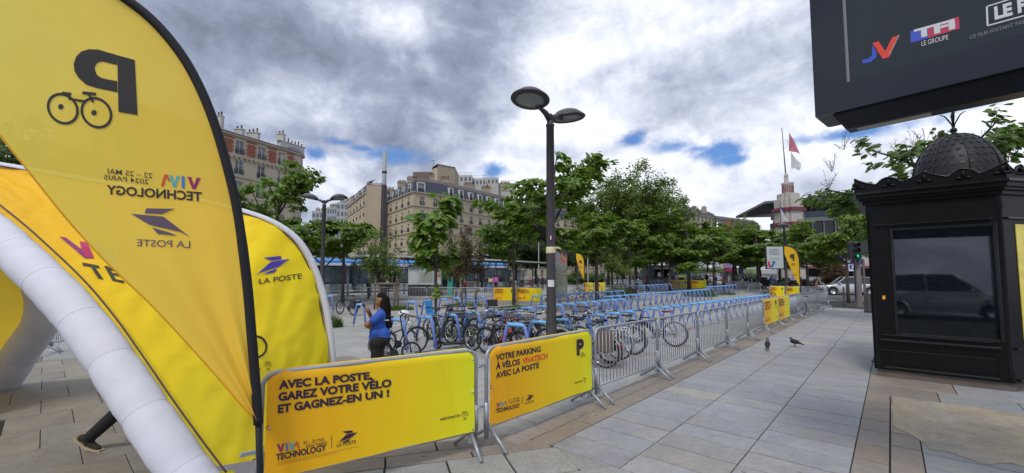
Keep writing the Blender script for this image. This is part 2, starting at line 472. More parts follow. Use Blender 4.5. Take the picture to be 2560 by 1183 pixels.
def slab_mb(u0, u1, v0, v1, f, g=0.0065, dz=0.0, nb=0.004):
    """one slab: chamfered block, its top at z = 0"""
    mb = MB()
    h = g * .5
    def ring(i, z): return [f(u0 + g + i, v0 + h + i, z + dz), f(u1 - g - i, v0 + h + i, z + dz), f(u1 - g - i, v1 - h - i, z + dz), f(u0 + g + i, v1 - h - i, z + dz)]
    vs = ring(0, -0.03) + ring(0, -nb) + ring(nb, 0)
    fs = [(0, 1, 5, 4), (1, 2, 6, 5), (2, 3, 7, 6), (3, 0, 4, 7), (4, 5, 9, 8), (5, 6, 10, 9), (6, 7, 11, 10), (7, 4, 8, 11), (8, 9, 10, 11)]
    return mb.add(vs, fs)
rs = random.Random(3)
def pave(name, label, cells, m, bed=None, many=None, f=W, g=.0105):
    root = struct(name, None, None, label)
    for c in cells[:300]:
        mm = c[4] if len(c) > 4 else m
        cx, cy = (c[0] + c[1]) / 2, (c[2] + c[3]) / 2
        o = f(cx, cy)
        mb = slab_mb(c[0] - cx, c[1] - cx, c[2] - cy, c[3] - cy, g=g, f=lambda a, b_, z: f(a + cx, b_ + cy, z) - o, dz=rs.uniform(-.0022, .0022) + (-.007 if mm in (ROUGH, PLAZAL) else 0))
        ob = link('paving_slab', mb.mesh('paving_slab', mm), root, o)
    if len(cells) > 300:
        mb = MB()
        for c in cells[300:]:
            q = slab_mb(c[0], c[1], c[2], c[3], f, g=g, dz=rs.uniform(-.002, .002)); mb.add(q.v, q.f)
        part('distant_paving_slabs', mb, many or m, root, kind='stuff')
    return root
# mortar bed under every slab
mb = MB(); mb.add([W(-6, 40, -.022), W(-6, -30, -.022), W(42, -30, -.022), W(42, 40, -.022)], [(0, 1, 2, 3)])
mb2 = MB(); mb2.add([(-60, -8, -.024), (60, -8, -.024), (60, 33, -.024), (-60, 33, -.024)], [(0, 1, 2, 3)])
struct('mortar_bed', mb2, JOINT)
U0 = 4.39
orgA = W(3.88, 2.95)
cells = []
for k in range(-4, 62):
    u = U0 + .4395 * k
    for j, (va, vb) in enumerate(((0.385, 1.25), (1.25, 2.105), (2.105, 2.95))):
        if u + .44 < 2.6: continue
        if k == -1 and False: continue
        c_ = W(u + .22, (va + vb) / 2); e_ = G(1500, 1183) - orgA
        if (c_ - orgA).cross(e_).z > 0: continue
        cells.append((u, u + .4395, va, vb, MWALK if rs.random() < .05 else SLAB))
pave('walkway', 'grey granite slabs of the walkway beside the barriers', cells, SLAB)
# the granite band under the barriers, two stones wide
cells = []
for k in range(0, 34):
    u = 3.95 + .9 * k
    cells.append((u, u + .9, 2.955, 3.235)); (cells.append((3.72, 4.30, 3.235, 3.52)) if k == 0 else None); cells.append((u + .35, u + 1.25, 3.235, 3.52))
pave('granite_band', 'brown granite band two stones wide along the barriers', cells, BROWN)
# brown strip, warm slabs, grey slabs and mortar patch in front of the kiosk
cells = [(3.6 + .56 * k, 4.16 + .56 * k, 0.095, 0.385, BROWN) for k in range(0, 10)]
cells += [(3.9 + .53 * k, 4.43 + .53 * k, -.17, 0.09, BROWN) for k in range(0, 10)]
cells += [(3.4 + .44 * k, 3.84 + .44 * k, -.17 - .86 * (j + 1), -.17 - .86 * j, BLUEG) for j in range(0, 5) for k in range(0, 13) if 3.84 + .44 * k < 9.2]
cells += [(9.2, 9.98, 0.385 - .86 * (j + 1), .385 - .86 * j, BROWN if j == 0 else BLUEG) for j in range(5)] + [(9.98, 10.9, 0.385 - 1.1 * (j + 1), .385 - 1.1 * j, BROWN if j == 0 else SLAB) for j in range(4)]
cells = [c for c in cells if not (c[2] > -.5 and c[0] > 4.8 and c[0] < 6.6 and c[4] is BROWN and c[3] < .08 and False)]
# remove overlap of the two families in v -.35..-.16
kp = []
for c in cells:
    pass
    kp.append(c)
pave('kiosk_forecourt', 'brown and blue grey slabs in front of the black kiosk', kp, BROWN)
# mortar patch: an irregular sheet level with the slabs
mb = MB()
P = [(7.5, .08), (7.9, .05), (8.3, .088), (8.8, .06), (9.12, .085), (9.16, -.4), (9.2, -.9), (9.15, -1.6)] + [(9.18, -5)] + [(6.55, -5)] + [(6.66 + .10 * math.sin(k * .9) + .07 * rs.uniform(-1, 1), -4.5 + .072 * k) for k in range(60)] + [(6.95, -.16), (7.15, -.08), (7.28, .02)]
mb.add([W(u, v, .005) for u, v in P], [tuple(range(len(P)))])
struct('mortar_patch', mb, SANDY)
# edge stones beyond the walkway, around the kiosk and beyond
cells = [(10.9 + .86 * k, 11.76 + .86 * k, .385 - .86 * (j + 1), .385 - .86 * j) for k in range(0, 20) for j in range(0, 8)]
pave('kiosk_pavement', 'grey granite slabs around and behind the kiosk', cells, SLAB)
# rough slabs at the bottom of the picture, beside the turn of the band
dirA = (W(3.17, 3.38) - W(3.88, 2.95)).normalized()
nA = Vector((-dirA.y, dirA.x, 0))
if nA.y > 0: nA = -nA
def FA(a, c, z=0.0): return orgA + dirA * a + nA * c + Vector((0, 0, z))
cells = []
for k in range(0, 8):
    cells.append((k * .9 - .05, k * .9 + .85, -.26, 0)); cells.append((k * .9 + .3, k * .9 + 1.2, -.52, -.26))
pave('turned_granite_band', 'brown granite band turning under the printed banners', cells, BROWN, f=FA)
cells = []
for j in range(0, 5):
    for k in range(-1, 9): cells.append((k * .62 + (j % 2) * .3 - .1, (k + 1) * .62 + (j % 2) * .3 - .1, j * .6, (j + 1) * .6))
pave('rough_paving', 'rough speckled granite slabs at the near corner', cells, ROUGH, f=FA)
# the plaza behind the barriers
cells = []
for i in range(-12, 50):
    for j in range(0, 38):
        u = 4.4 + .62 * i; v = 3.525 + .9 * j
        p = W(u, v)
        if p.y < 1.5 or p.y > 32.6: continue
        px_ = p.x / p.y
        if abs(px_) > 1.5: continue
        q_ = orgA - p
        p = W(u + (j % 2) * .3 + .31, v + .45)
        if (p - orgA).dot(nA) > -.35 and (p - orgA).dot(dirA) > -.6: continue
        cells.append((u + (j % 2) * .3, u + .62 + (j % 2) * .3, v, v + .9, PLAZAL if (p - orgA).dot(nA) > -1.2 and p.x > -2.2 else (PLAZASH if p.x < -2.6 and p.y < 10 and p.x < -.36 * p.y else PLAZA)))
cells.sort(key=lambda c: W(c[0], c[2]).y)
pave('plaza_paving', 'pale granite slabs of the bicycle parking plaza', cells, PLAZA, many=PLAZAI, g=.0035)
mb = MB(); mb.add([W(3.55, 3.5, -.013), W(5.0, 3.5, -.013), W(5.0, 4.9, -.013), W(2.6, 5.2, -.013)], [(0, 1, 2, 3)]); struct('paving_infill', mb, slab_mat('infill_stone', (.27, .27, .265), 0, .2, .3))
mb = MB(); mb.add([orgA + Vector((.0, .0, -.0125)), FA(-1.6, .55, -.0125), FA(-.4, .9, -.0125), FA(.3, .1, -.0125)], [(0, 3, 2, 1)]); struct('paving_wedge', mb, ROUGH)
# filler sheet for the plaza further out
mb = MB(); mb.add([(-60, 32, -.006), (40, 32, -.006), (40, 33, -.006), (-60, 33, -.006)], [(0, 1, 2, 3)])
mb.add([(-60, 33, -.006), (40, 33, -.006), (34, 60, terr(0, 60) - .006), (-70, 60, terr(0, 60) - .006)], [(0, 1, 2, 3)])
struct('plaza_floor', mb, slab_mat('plaza_far', (0.28, 0.28, 0.275), 0, .1))
# road behind the plaza
near = [(1330, 704), (1450, 704), (1620, 704), (1760, 712), (1850, 727), (1930, 739), (2060, 748), (2200, 758), (2400, 772)]
far_ = [(1330, 696.5), (1450, 696.5), (1620, 696), (1760, 698.5), (1850, 706), (1930, 712), (2060, 718), (2200, 724), (2400, 731)]
mb = MB(); mc = MB(); mk = MB()
A = [GT(*p) for p in near]; B_ = [GT(*p) for p in far_]
n_ = 8
for i in range(len(A) - 1):
    def f(a, c, i=i):
        p = (A[i].lerp(A[i + 1], a)).lerp(B_[i].lerp(B_[i + 1], a), c); p.z = terr(0, p.y) + .012; return p
    mb.grid(f, 2, n_)
struct('road', mb, ASPH)
for i in range(len(A) - 1):
    def f(a, c, i=i):
        p = A[i].lerp(A[i + 1], a); q = (B_[i].lerp(B_[i + 1], a) - p).normalized(); p = p + q * (0.5 + c * .16); p.z = terr(0, p.y) + .018; return p
    mk.grid(f, 4, 1)
struct('road_marking', mk, WHITE)
for i in range(len(A) - 1):
    a_, b_ = B_[i].copy(), B_[i + 1].copy(); n2 = (b_ - a_).cross(Vector((0, 0, 1))).normalized()
    if n2.y < 0: n2 = -n2
    for s_ in (0, ):
        q0, q1 = a_ + n2 * 7, b_ + n2 * 7
        for p in (a_, b_, q0, q1): p.z = terr(0, p.y) + .13
        mc.add([a_, b_, q1, q0, a_ - Vector((0, 0, .14)), b_ - Vector((0, 0, .14))], [(0, 1, 2, 3), (0, 4, 5, 1)])
struct('far_pavement', mc, mat('far_pavement', (0.36, 0.35, 0.34), 0.85, 0, 0.1, 1))

# ================================================================ kiosk
KO = W(10.79, 0.31)
def KP(px, py, off=0.0):
    """point of the kiosk's main face behind a pixel, in the kiosk's own axes (x along the face, z up)"""
    r = ray(px, py); n = d1; P0 = KO + d1 * off
    t = (P0 - Vector((0, 0, EYE))).dot(n) / r.dot(n)
    p = Vector((0, 0, EYE)) + r * t - KO
    return (p.dot(-d2), p.z)
ki = thing('newspaper_kiosk', 'large black painted iron newspaper kiosk with scalloped crest and dome', 'kiosk', KO, -AZ)
KB = mat('kiosk_black_paint', (0.0045, 0.0045, 0.0055), 0.36, 0, 0.25, 3, 0.15, 18, spec=0.2)
KT = mat('kiosk_trim_paint', (0.006, 0.006, 0.007), 0.25, 0, 0.2, 5, 0.05, 30, spec=0.55)
F_ = KP(2523, 800)[0]
zt = KP(2165, 512)[1]; zc = KP(2150, 487)[1]; ztop = KP(2145, 452)[1]
zb = KP(2190, 921)[1]
fp = [(0, 0), (F_, 0), (F_ + .72, 1.0), (F_ + .72, 2.3), (0, 2.3)]
def expand(P, d):
    c = (sum(p[0] for p in P) / len(P), sum(p[1] for p in P) / len(P)); out = []
    n = len(P)
    for i in range(n):
        a, p, e = Vector(P[i - 1]), Vector(P[i]), Vector(P[(i + 1) % n])
        n1 = Vector(((p - a).y, -(p - a).x)).normalized(); n2 = Vector(((e - p).y, -(e - p).x)).normalized()
        k = (n1 + n2); k = k / (1 + n1.dot(n2)); out.append(tuple(p + k * d))
    return out
def slabk(P, z0, z1): 
    m_ = MB(); m_.prism([(x, y, z0) for x, y in P], (0, 0, z1 - z0)); return m_
part('plinth', slabk(expand(fp, -.04), -.02, zb), mat('plinth_stone', (0.12, 0.1, 0.085), 0.9, 0, .3, 5, .4, 40), ki)
# walls with a real opening for the poster case
wx0, wz1 = KP(2232, 577); wx1 = KP(2491, 700)[0]; wz0 = KP(2236, 832)[1]
m_ = MB()
def wall(m_, a, c, z0, z1, th=.05):
    a = Vector((a[0], a[1], 0)); c = Vector((c[0], c[1], 0)); t = (c - a).normalized(); nn = Vector((-t.y, t.x, 0))
    m_.prism([a + Vector((0, 0, z0)), c + Vector((0, 0, z0)), c + nn * th + Vector((0, 0, z0)), a + nn * th + Vector((0, 0, z0))], (0, 0, z1 - z0))
wall(m_, (0, 0), (wx0, 0), zb, zt); wall(m_, (wx1, 0), (F_, 0), zb, zt)
wall(m_, (wx0, 0), (wx1, 0), zb, wz0); wall(m_, (wx0, 0), (wx1, 0), wz1, zt)
for i in range(1, 5): wall(m_, fp[i], fp[(i + 1) % 5], zb, zt)
part('body', m_, KB, ki)
for i in range(5):
    m_ = MB(); x, y = fp[i]; m_.lathe([(.055, zb), (.06, zb + .2), (.045, zb + .25), (.045, zt - .3), (.06, zt - .25), (.055, zt)], 10, Matrix.Translation((x + (.05 if i in (0, 4) else -.02), y + (.04 if i < 2 else -.04), 0)))
    part('corner_column', m_, KB, ki)
m_ = MB()
def rail(m_, z, h, x0, x1, pr):
    y = -pr; m_.bbox((x0, y, z - h / 2), (x1, 0.0, z + h / 2), min(h, pr) * .3)
part('panel', MB().bbox((.22, -.018, zb + .12), (F_ - .15, 0.0, KP(2250, 872)[1]), .008), KB, ki)
for py_, px_, h, x0, x1, pr in ((849, 2217, .035, .1, F_ - .1, .07), (837, 2222, .018, .14, F_ - .2, .045), (917, 2217, .03, .14, F_ - .14, .035), (575 - 12, 2200, .03, .12, F_ - .12, .05), (510, 2200, .022, .1, F_ - .12, .05), (875, 2222, .02, .14, F_ - .2, .03)):
    m_ = MB(); rail(m_, KP(px_, py_)[1], h, x0, x1, pr); part('moulding', m_, KT, ki)
# poster case
m_ = MB(); t_ = .045
for a, c in (((wx0 - t_, -.03, wz0 - t_), (wx0, .02, wz1 + t_)), ((wx1, -.03, wz0 - t_), (wx1 + t_, .02, wz1 + t_)), ((wx0, -.03, wz0 - t_), (wx1, .02, wz0)), ((wx0, -.03, wz1), (wx1, .02, wz1 + t_))): m_.bbox(a, c, .006)
fr = part('poster_frame', m_, KT, ki)
m_ = MB(); m_.grid(lambda a, c: Vector((wx0 + a * (wx1 - wx0), .042 + .008 * math.sin(a * 9 + 4 * c) * math.sin(c * 3), wz0 + c * (wz1 - wz0))), 24, 24)
def backing():
    m = bpy.data.materials.new('blue_black_cloth'); m.use_nodes = True; t = m.node_tree; q = NB(t); bs = t.nodes['Principled BSDF']
    co = q.n('ShaderNodeTexCoord').outputs['Object']
    n1 = q.noise(q.vm('MULTIPLY', co, (1.5, 1, 3.5)), 1.3, 5, .6, 1.5)
    t.links.new(q.mixc(q.ramp(n1, .35, .7), (.010, .015, .026, 1), (.045, .06, .085, 1)), bs.inputs['Base Color']); bs.inputs['Roughness'].default_value = .5
    return m
part('cloth_backing', m_, backing(), ki)
m_ = MB(); m_.box((wx0, .008, wz0), (wx1, .014, wz1)); 
def kglass():
    m = bpy.data.materials.new('kiosk_glass'); m.use_nodes = True; t = m.node_tree; q = NB(t); fr_ = q.n('ShaderNodeFresnel'); fr_.inputs[0].default_value = 1.75
    gl = q.n('ShaderNodeBsdfGlossy'); gl.inputs['Roughness'].default_value = .03; tp = q.n('ShaderNodeBsdfTransparent'); tp.inputs[0].default_value = (.75, .8, .85, 1); mx = q.n('ShaderNodeMixShader')
    bn = q.n('ShaderNodeBump'); bn.inputs['Strength'].default_value = .08; t.links.new(q.noise(q.n('ShaderNodeTexCoord').outputs['Object'], 2.2, 2, .5), bn.inputs['Height']); t.links.new(bn.outputs[0], gl.inputs['Normal'])
    t.links.new(fr_.outputs[0], mx.inputs[0]); t.links.new(tp.outputs[0], mx.inputs[1]); t.links.new(gl.outputs[0], mx.inputs[2]); t.links.new(mx.outputs[0], t.nodes['Material Output'].inputs[0]); return m
GP = kglass()
part('pane', m_, GP, fr)
part('sticker', MB().box((.17, -.004, KP(2200, 748)[1]), (.21, 0.0, KP(2200, 739)[1])), mat('amber_sticker', (.75, .36, .02), .5, 0, 0), ki)
# second face: poster with yellow print
a = Vector((fp[1][0], fp[1][1], 0)); c = Vector((fp[2][0], fp[2][1], 0)); t2 = (c - a).normalized(); n2 = Vector((t2.y, -t2.x, 0))
m_ = MB(); p0 = a + t2 * .30 + n2 * .012
m_.prism([p0 + Vector((0, 0, wz0)), p0 + t2 * .7 + Vector((0, 0, wz0)), p0 + t2 * .7 + Vector((0, 0, wz1 + .02)), p0 + Vector((0, 0, wz1 + .02))], -n2 * .01)
part('poster', m_, mat('yellow_poster', (.75, .62, .12), .4, 0, .35, 4), ki)
for zz_, h_ in ((KP(2217, 849)[1], .035), (KP(2200, 563)[1], .03), (KP(2217, 917)[1], .03)):
    m_ = MB(); q0 = a + t2 * .08 + Vector((0, 0, zz_ - h_ / 2)); m_.prism([q0, q0 + t2 * 1.0, q0 + t2 * 1.0 + n2 * .05, q0 + n2 * .05], (0, 0, h_))
    part('moulding', m_, KT, ki)
# cornice steps
m_ = slabk(expand(fp, .05), zt - .02, zt + .05); part('frieze', m_, KB, ki)
for d_, z0, z1 in ((.10, zt + .05, zt + .10), (.145, zt + .10, zc - .03), (.185, zc - .03, zc + .015)):
    part('cornice', slabk(expand(fp, d_), z0, z1), KT if z1 > zc else KB, ki)
# scalloped crest on each visible face
cr_ = expand(fp, .14)
def crest(a, c, z0, H):
    a = Vector((a[0], a[1], z0)); c = Vector((c[0], c[1], z0)); Lc = (c - a).length; t = (c - a).normalized(); nn = Vector((t.y, -t.x, 0))
    N = 64; top = []
    for i in range(N + 1):
        s = i / N
        k = abs(math.sin(s * 2 * PI))           # two swags
        h = H * (1.0 - .62 * math.sin((s * 2 % 1) * PI) ** .8 if True else 0)
        m2 = abs((s * 2 % 1) - .5)
        if m2 < .16: h = H * (.50 + .36 * math.cos(m2 / .16 * PI / 2) ** .7)
        top.append(a + t * (Lc * s) + Vector((0, 0, h)))
    m_ = MB()
    for i in range(N):
        b0 = a + t * (Lc * i / N); b1 = a + t * (Lc * (i + 1) / N)
        m_.add([b0, b1, top[i + 1], top[i], b0 - nn * .03, b1 - nn * .03, top[i + 1] - nn * .03, top[i] - nn * .03], [(0, 1, 2, 3), (5, 4, 7, 6), (3, 2, 6, 7)])
    o = part('crest', m_, KB, ki)
    m_ = MB(); m_.tube([p + nn * .004 for p in top], .012, 6)
    part('crest_rim', m_, KT, o)
    for s in (.02, .25, .5, .75, .98):
        m_ = MB(); p = a + t * (Lc * s) + nn * .02 + Vector((0, 0, H * (.55 if s in (.02, .5, .98) else .5)))
        m_.ell(p, (.03 if s > .1 else .02, .03, .06), 8, 6); m_.ell(p - t * .06 - Vector((0, 0, .06)), (.05, .012, .02), 8, 5); m_.ell(p + t * .06 - Vector((0, 0, .06)), (.05, .012, .02), 8, 5)
        part('crest_ornament', m_, KB, o)
Hc = ztop - zc
for i in range(5): crest(cr_[i], cr_[(i + 1) % 5], zc + .015, Hc)
# roof slab and dome
part('roof', slabk(expand(fp, .08), zc, zc + .06), KB, ki)
CXk, CYk = 1.36, 1.15
cw = KO - d2 * CXk + d1 * CYk
dd = cw.y
Rd = (D(2512, 430, dd).x - D(2320, 430, dd).x) / 2 * .86
zd0 = zc + .06; zd1 = D(2412, 338, dd).z
m_ = MB(); pr = [(Rd * 1.04, zd0 - .01), (Rd * 1.05, zd0 + .14), (Rd, zd0 + .16)]
hz = zd1 - zd0 - .16
for i in range(13):
    a = i / 12 * PI / 2; pr.append((Rd * math.cos(a) ** .92 if i < 12 else .02, zd0 + .16 + hz * math.sin(a)))
DM = mat('dome_zinc', (.016, .017, .020), .5, .1, .25, 4, .1, 30, spec=.3)
dome = part('dome', m_.lathe(pr, 32, Matrix.Translation((CXk, CYk, 0))), DM, ki)
m_ = MB()
for k in range(8):
    an = 2 * PI * k / 8 + .2
    m_.tube([(CXk + math.cos(an) * (Rd + .012) * math.cos(i / 9 * 1.5), CYk + math.sin(an) * (Rd + .012) * math.cos(i / 9 * 1.5), zd0 + .16 + (hz + .012) * math.sin(i / 9 * 1.5)) for i in range(10)], .014, 6)
part('dome_rib', m_, DM, ki)
# fish-scale plates
sc = MB(); sc.add([(-.045, 0, .0), (.045, 0, .0), (.034, -.006, -.05), (.0, -.010, -.075), (-.034, -.006, -.05), (0, -.002, -.03)], [(0, 1, 5), (1, 2, 5), (2, 3, 5), (3, 4, 5), (4, 0, 5)])
sm = sc.mesh('scale', DM)
for j in range(1, 9):
    a = j / 9.5 * PI / 2; r = Rd * math.cos(a) ** .92; z = zd0 + .16 + hz * math.sin(a); nn_ = max(8, int(2 * PI * r / .115))
    for k in range(nn_):
        an = 2 * PI * (k + (j % 2) * .5) / nn_
        if math.sin(an) > .35: continue
        o = link('scale', sm, dome); o.scale = (.85, .6, .8); o.location = (CXk + r * math.cos(an), CYk + r * math.sin(an), z)
        o.rotation_euler = (-(a) * .9, 0, an + PI / 2)
m_ = MB(); zf = zd1 - .02
m_.lathe([(.10, zf), (.09, zf + .03), (.03, zf + .06), (.055, zf + .10), (.05, zf + .14), (.02, zf + .17), (.03, zf + .2), (.018, zf + .25), (.03, zf + .4), (.012, zf + .5), (.003, zf + .95)], 12, Matrix.Translation((CXk, CYk, 0)))
for k in range(4):
    an = PI / 2 * k + .1; c_, s_ = math.cos(an), math.sin(an)
    m_.tube([(CXk + c_ * r_, CYk + s_ * r_, zf + z_) for r_, z_ in ((.015, .22), (.06, .32), (.11, .42), (.17, .46), (.2, .45))], [.012, .014, .012, .008, .002], 6)
part('finial', m_, KB, ki)
part('bolt', MB().tube([(-.05, .03, zb + .12), (.02, .03, zb + .12)], .012, 8), KB, ki)

# ================================================================ digital billboard, upper right
YB = 3.2
c0 = D(2040, 295, YB)
th = math.radians(-50)                       # its face runs to the right and towards the camera
ubd = Vector((math.cos(th), math.sin(th), 0)); nbd = Vector((ubd.y, -ubd.x, 0))
if nbd.y > 0: nbd = -nbd
bb = thing('advertising_screen', 'huge dark framed advertising screen overhanging the kiosk', 'billboard', (c0.x, c0.y, 0), th)
HB = 2.6
def BP(px, py):
    r = ray(px, py); t = (Vector((c0.x, c0.y, EYE)) - Vector((0, 0, EYE))).dot(nbd) / r.dot(nbd)
    p = Vector((0, 0, EYE)) + r * t - c0
    return (p.dot(ubd), p.z)
z0 = c0.z
FRB = mat('screen_frame', (.02, .022, .03), .35, .2, .1, 3)
m_ = MB(); m_.bbox((0, 0.02, z0), (4.2, .34, z0 + HB), .02); part('housing', m_, FRB, bb)
gx, gz = BP(2118, 208)
m_ = MB()
for a, c in (((0, -.02, z0), (gx, .02, z0 + HB)), ((gx, -.02, z0), (4.2, .02, z0 + gz))): m_.box(a, c)
part('bezel', m_, mat('screen_bezel', (.010, .013, .022), .14, 0, 0, spec=.45), bb)
part('print', MB().box((gx, .004, z0 + gz), (4.2, .02, z0 + HB)), mat('screen_print', (.014, .021, .028), .2, 0, .2, 1.2, spec=.45), bb)
fb = lambda x, y: Vector((x, -.006, z0 + y)) if x < gx or y < gz else Vector((x, 0.002, z0 + y))
fb2 = lambda x, y: Vector((x, 0.002, z0 + y))
part('border_line', MB().box((gx, -.002, z0 + gz), (gx + .016, .004, z0 + HB)), mat('grey_line', (.2, .21, .22), .5, 0, 0), bb)
# lower lip with light slot
xl = BP(2078, 320)[0]
m_ = MB(); m_.add([(.10, .03, z0 - .001), (4.2, .03, z0 - .001), (4.2, .10, z0 - .11), (.16, .10, z0 - .11), (.10, .31, z0 - .001), (4.2, .31, z0 - .001), (4.2, .24, z0 - .11), (.16, .24, z0 - .11)], [(0, 3, 2, 1), (3, 7, 6, 2), (0, 4, 7, 3), (4, 5, 6, 7), (1, 2, 6, 5)])
part('lower_lip', m_, FRB, bb)
part('light_slot', MB().box((.22, .13, z0 - .116), (.62, .21, z0 - .1105)), mat('slot_white', (.45, .45, .42), .5, 0, 0), bb)
part('post', MB().bbox((2.5, .06, -.1), (2.8, .30, z0 - .11), .02), FRB, bb)
# print: JV logo, TF1 block, film lines
RED = mat('ink_red', (.65, .05, .03), .4, 0, 0); BLU = mat('ink_blue', (.04, .08, .5), .4, 0, 0); WI = mat('ink_white', (.55, .57, .58), .5, 0, 0); GRY = mat('ink_grey', (.13, .14, .15), .5, 0, 0); RED2 = mat('ink_crimson', (.45, .03, .09), .4, 0, 0)
def PX(*pts): return [BP(*p) for p in pts]
shape(bb, [PX((2181, 108), (2196, 103), (2213, 128), (2230, 94), (2246, 88), (2222, 143), (2207, 147))], fb2, RED, 'emblem_v')
shape(bb, [PX((2181, 112), (2192, 132), (2190, 144), (2176, 155), (2158, 159), (2155, 150), (2170, 147), (2180, 138))], fb2, BLU, 'emblem_j')
tx = [(2276, 78), (2320, 66), (2320, 95), (2277, 107)]
shape(bb, [PX(*tx)], lambda x, y: fb2(x, y) + Vector((0, .0005, 0)), BLU, 'emblem_blue')
shape(bb, [PX((2320, 66), (2397, 41), (2399, 71), (2320, 95))], lambda x, y: fb2(x, y) + Vector((0, .0005, 0)), RED2, 'emblem_red')
def slanted(s, q0, q1, hpx, m, bold=.03, name='lettering'):
    a = BP(*q0); c = BP(*q1); e = BP(q0[0], q0[1] - hpx)
    h = e[1] - a[1]; w_ = math.hypot(c[0] - a[0], c[1] - a[1]); ux = ((c[0] - a[0]) / w_, (c[1] - a[1]) / w_)
    letters(bb, s, lambda x, y: fb2(a[0] + ux[0] * x, a[1] + ux[1] * x + y) + Vector((0, -.001, 0)), 0, 0, h, m, bold, w=w_, name=name)
slanted('TFI', (2286, 97), (2388, 70), 22, WI, .05)
slanted('LE GROUPE', (2304, 115), (2371, 98), 12, WI, .0)
slanted('CE FILM N\'AYANT PAS', (2425, 98), (2562, 58), 9, GRY, .02)
slanted('LE FILM', (2487, 48), (2640, 5), 30, WI, .05)
slanted('JEUXVIDEO.COM', (2224, 139), (2248, 92), 7, WI, .0)
m_ = MB(); q = PX((2467, 16), (2467, 64))
zz0 = q[1]
mlist = [seg2(*BP(2467, 16), *BP(2469, 64), .008), seg2(*BP(2467, 16), *BP(2600, -26), .008), seg2(*BP(2469, 64), *BP(2600, 28), .008)]
shape(bb, mlist, fb2, WI, 'title_box')

# ================================================================ twin-headed street lamp
LMAT = mat('lamp_paint', (.045, .042, .047), .5, .1, .12, 8)
LENS = mat('lamp_lens', (.30, .33, .33), .18, 0, .1, 3, alpha=.75)
def make_lamp(label, loc, rz, h=5.9, group=None, heads=2, detail=True, sc=1.0):
    t = thing('street_lamp', label, 'street lamp', loc, rz, group)
    m_ = MB(); m_.lathe([(.17, 0), (.17, .05), (.125, .10), (.118, .9), (.105, 1.0), (.10, 2.6), (.088, h - .25), (.10, h - .24), (.10, h - .2), (.075, h - .18), (.07, h)], 14)
    part('post', m_, LMAT, t)
    for s in (-1, 1)[:heads]:
        m_ = MB(); m_.tube([(0, 0, h - .10), (s * .16, 0, h + .02), (s * .34, 0, h + .07), (s * .48, 0, h + .08)], [.075, .065, .045, .045], 10)
        m_.ell((0, 0, h - .04), (.08, .08, .1), 10, 6)
        ar = part('arm', m_, LMAT, t)
        M_ = Matrix.Translation((s * .71, 0, h + .17)) @ Matrix.Rotation(s * math.radians(-8), 4, 'Y')
        hd = part('lamp_head', MB().lathe([(.30, -.035), (.40, -.04), (.425, -.015), (.42, .01), (.39, .035), (.31, .10), (.30, .11)], 28, M_), LMAT, t)
        part('dome_cover', MB().lathe([(.30, .10), (.26, .145), (.16, .185), (.03, .20), (.001, .225)], 24, M_), mat('lamp_cover', (.16, .165, .18), .3, .2, .05), hd)
        part('lens', MB().lathe([(.305, -.03), (.2, -.055), (.001, -.065)], 24, M_), LENS, hd)
        if detail:
            part('reflector', MB().lathe([(.29, -.02), (.2, .06), (.05, .09), (.001, .09)], 20, M_), mat('reflector', (.36, .37, .36), .35, .2, .1), hd)
            part('bulb', MB().tube([M_ @ Vector((.12, .05, .01)), M_ @ Vector((-.03, -.02, .02))], [.045, .03], 10), mat('bulb_amber', (.42, .30, .14), .3, 0, 0), hd)
            part('socket', MB().tube([M_ @ Vector((.2, .08, .0)), M_ @ Vector((.12, .05, .01))], [.05, .05], 10), BLACKM, hd)
    return t
lampP = D(1377, 600, 9.35)
lamp1 = make_lamp('tall dark street lamp with two round heads rising behind the parking banner', (lampP.x, lampP.y, 0), PI / 2 - AZ, h=5.55)
m_ = MB(); m_.lathe([(.106, 2.42), (.11, 2.44), (.109, 2.54), (.105, 2.56)], 14)
m_.grid(lambda a, c: Vector((.105 + a * .42, -.05 - .05 * math.sin(a * 6), 2.53 - .25 * a * a + .05 * c * (1 - .8 * a))), 10, 2)
part('tape_band', m_, mat('yellowed_tape', (.62, .58, .36), .5, 0, .1), lamp1)
hh = lambda py: D(1377, py, 9.35).z
def on_post(zlo, zhi, wd, name, m):
    m_ = MB(); c = PI + math.radians(30 + 8 )
    base = math.atan2(-lampP.y, -lampP.x) - (PI / 2 - AZ)
    m_.grid(lambda a, c_: Vector((.108 * math.cos(base + (a - .5) * wd), .108 * math.sin(base + (a - .5) * wd), zlo + c_ * (zhi - zlo))), 8, 1)
    part(name, m_, m, lamp1)
on_post(hh(717), hh(700), 1.4, 'paper_notice', mat('paper', (.62, .60, .64), .7, 0, .12, 30))
on_post(hh(603), hh(588), .6, 'dark_sticker', mat('sticker_dark', (.12, .02, .03), .5, 0, 0))
on_post(hh(600), hh(591), .2, 'sticker_figure', WHITE)
for px, pyj, Y, lab in ((811, 503, 21, 'street lamp with two heads in front of the tram stop'), (1960, 572, 34, 'street lamp beside the small yellow flag and exhibition poster'),
                        (1443, 612, 48, 'distant street lamp beyond the mural slab'), (1573, 603, 42, 'distant street lamp among the trees behind the racks'), (2133, 574, 32, 'street lamp just left of the kiosk behind the traffic light')):
    p = D(px, pyj, Y); hgt = p.z - terr(0, Y)
    o = make_lamp(lab, (p.x, Y, terr(0, Y)), math.radians({811: 4, 1960: 48, 1443: 3, 1573: 30, 2133: 50}[px]), h=hgt, group='street lamps round the plaza', detail=False)
from mathutils.bvhtree import BVHTree
from mathutils.geometry import tessellate_polygon
EYEV = Vector((0, 0, EYE))
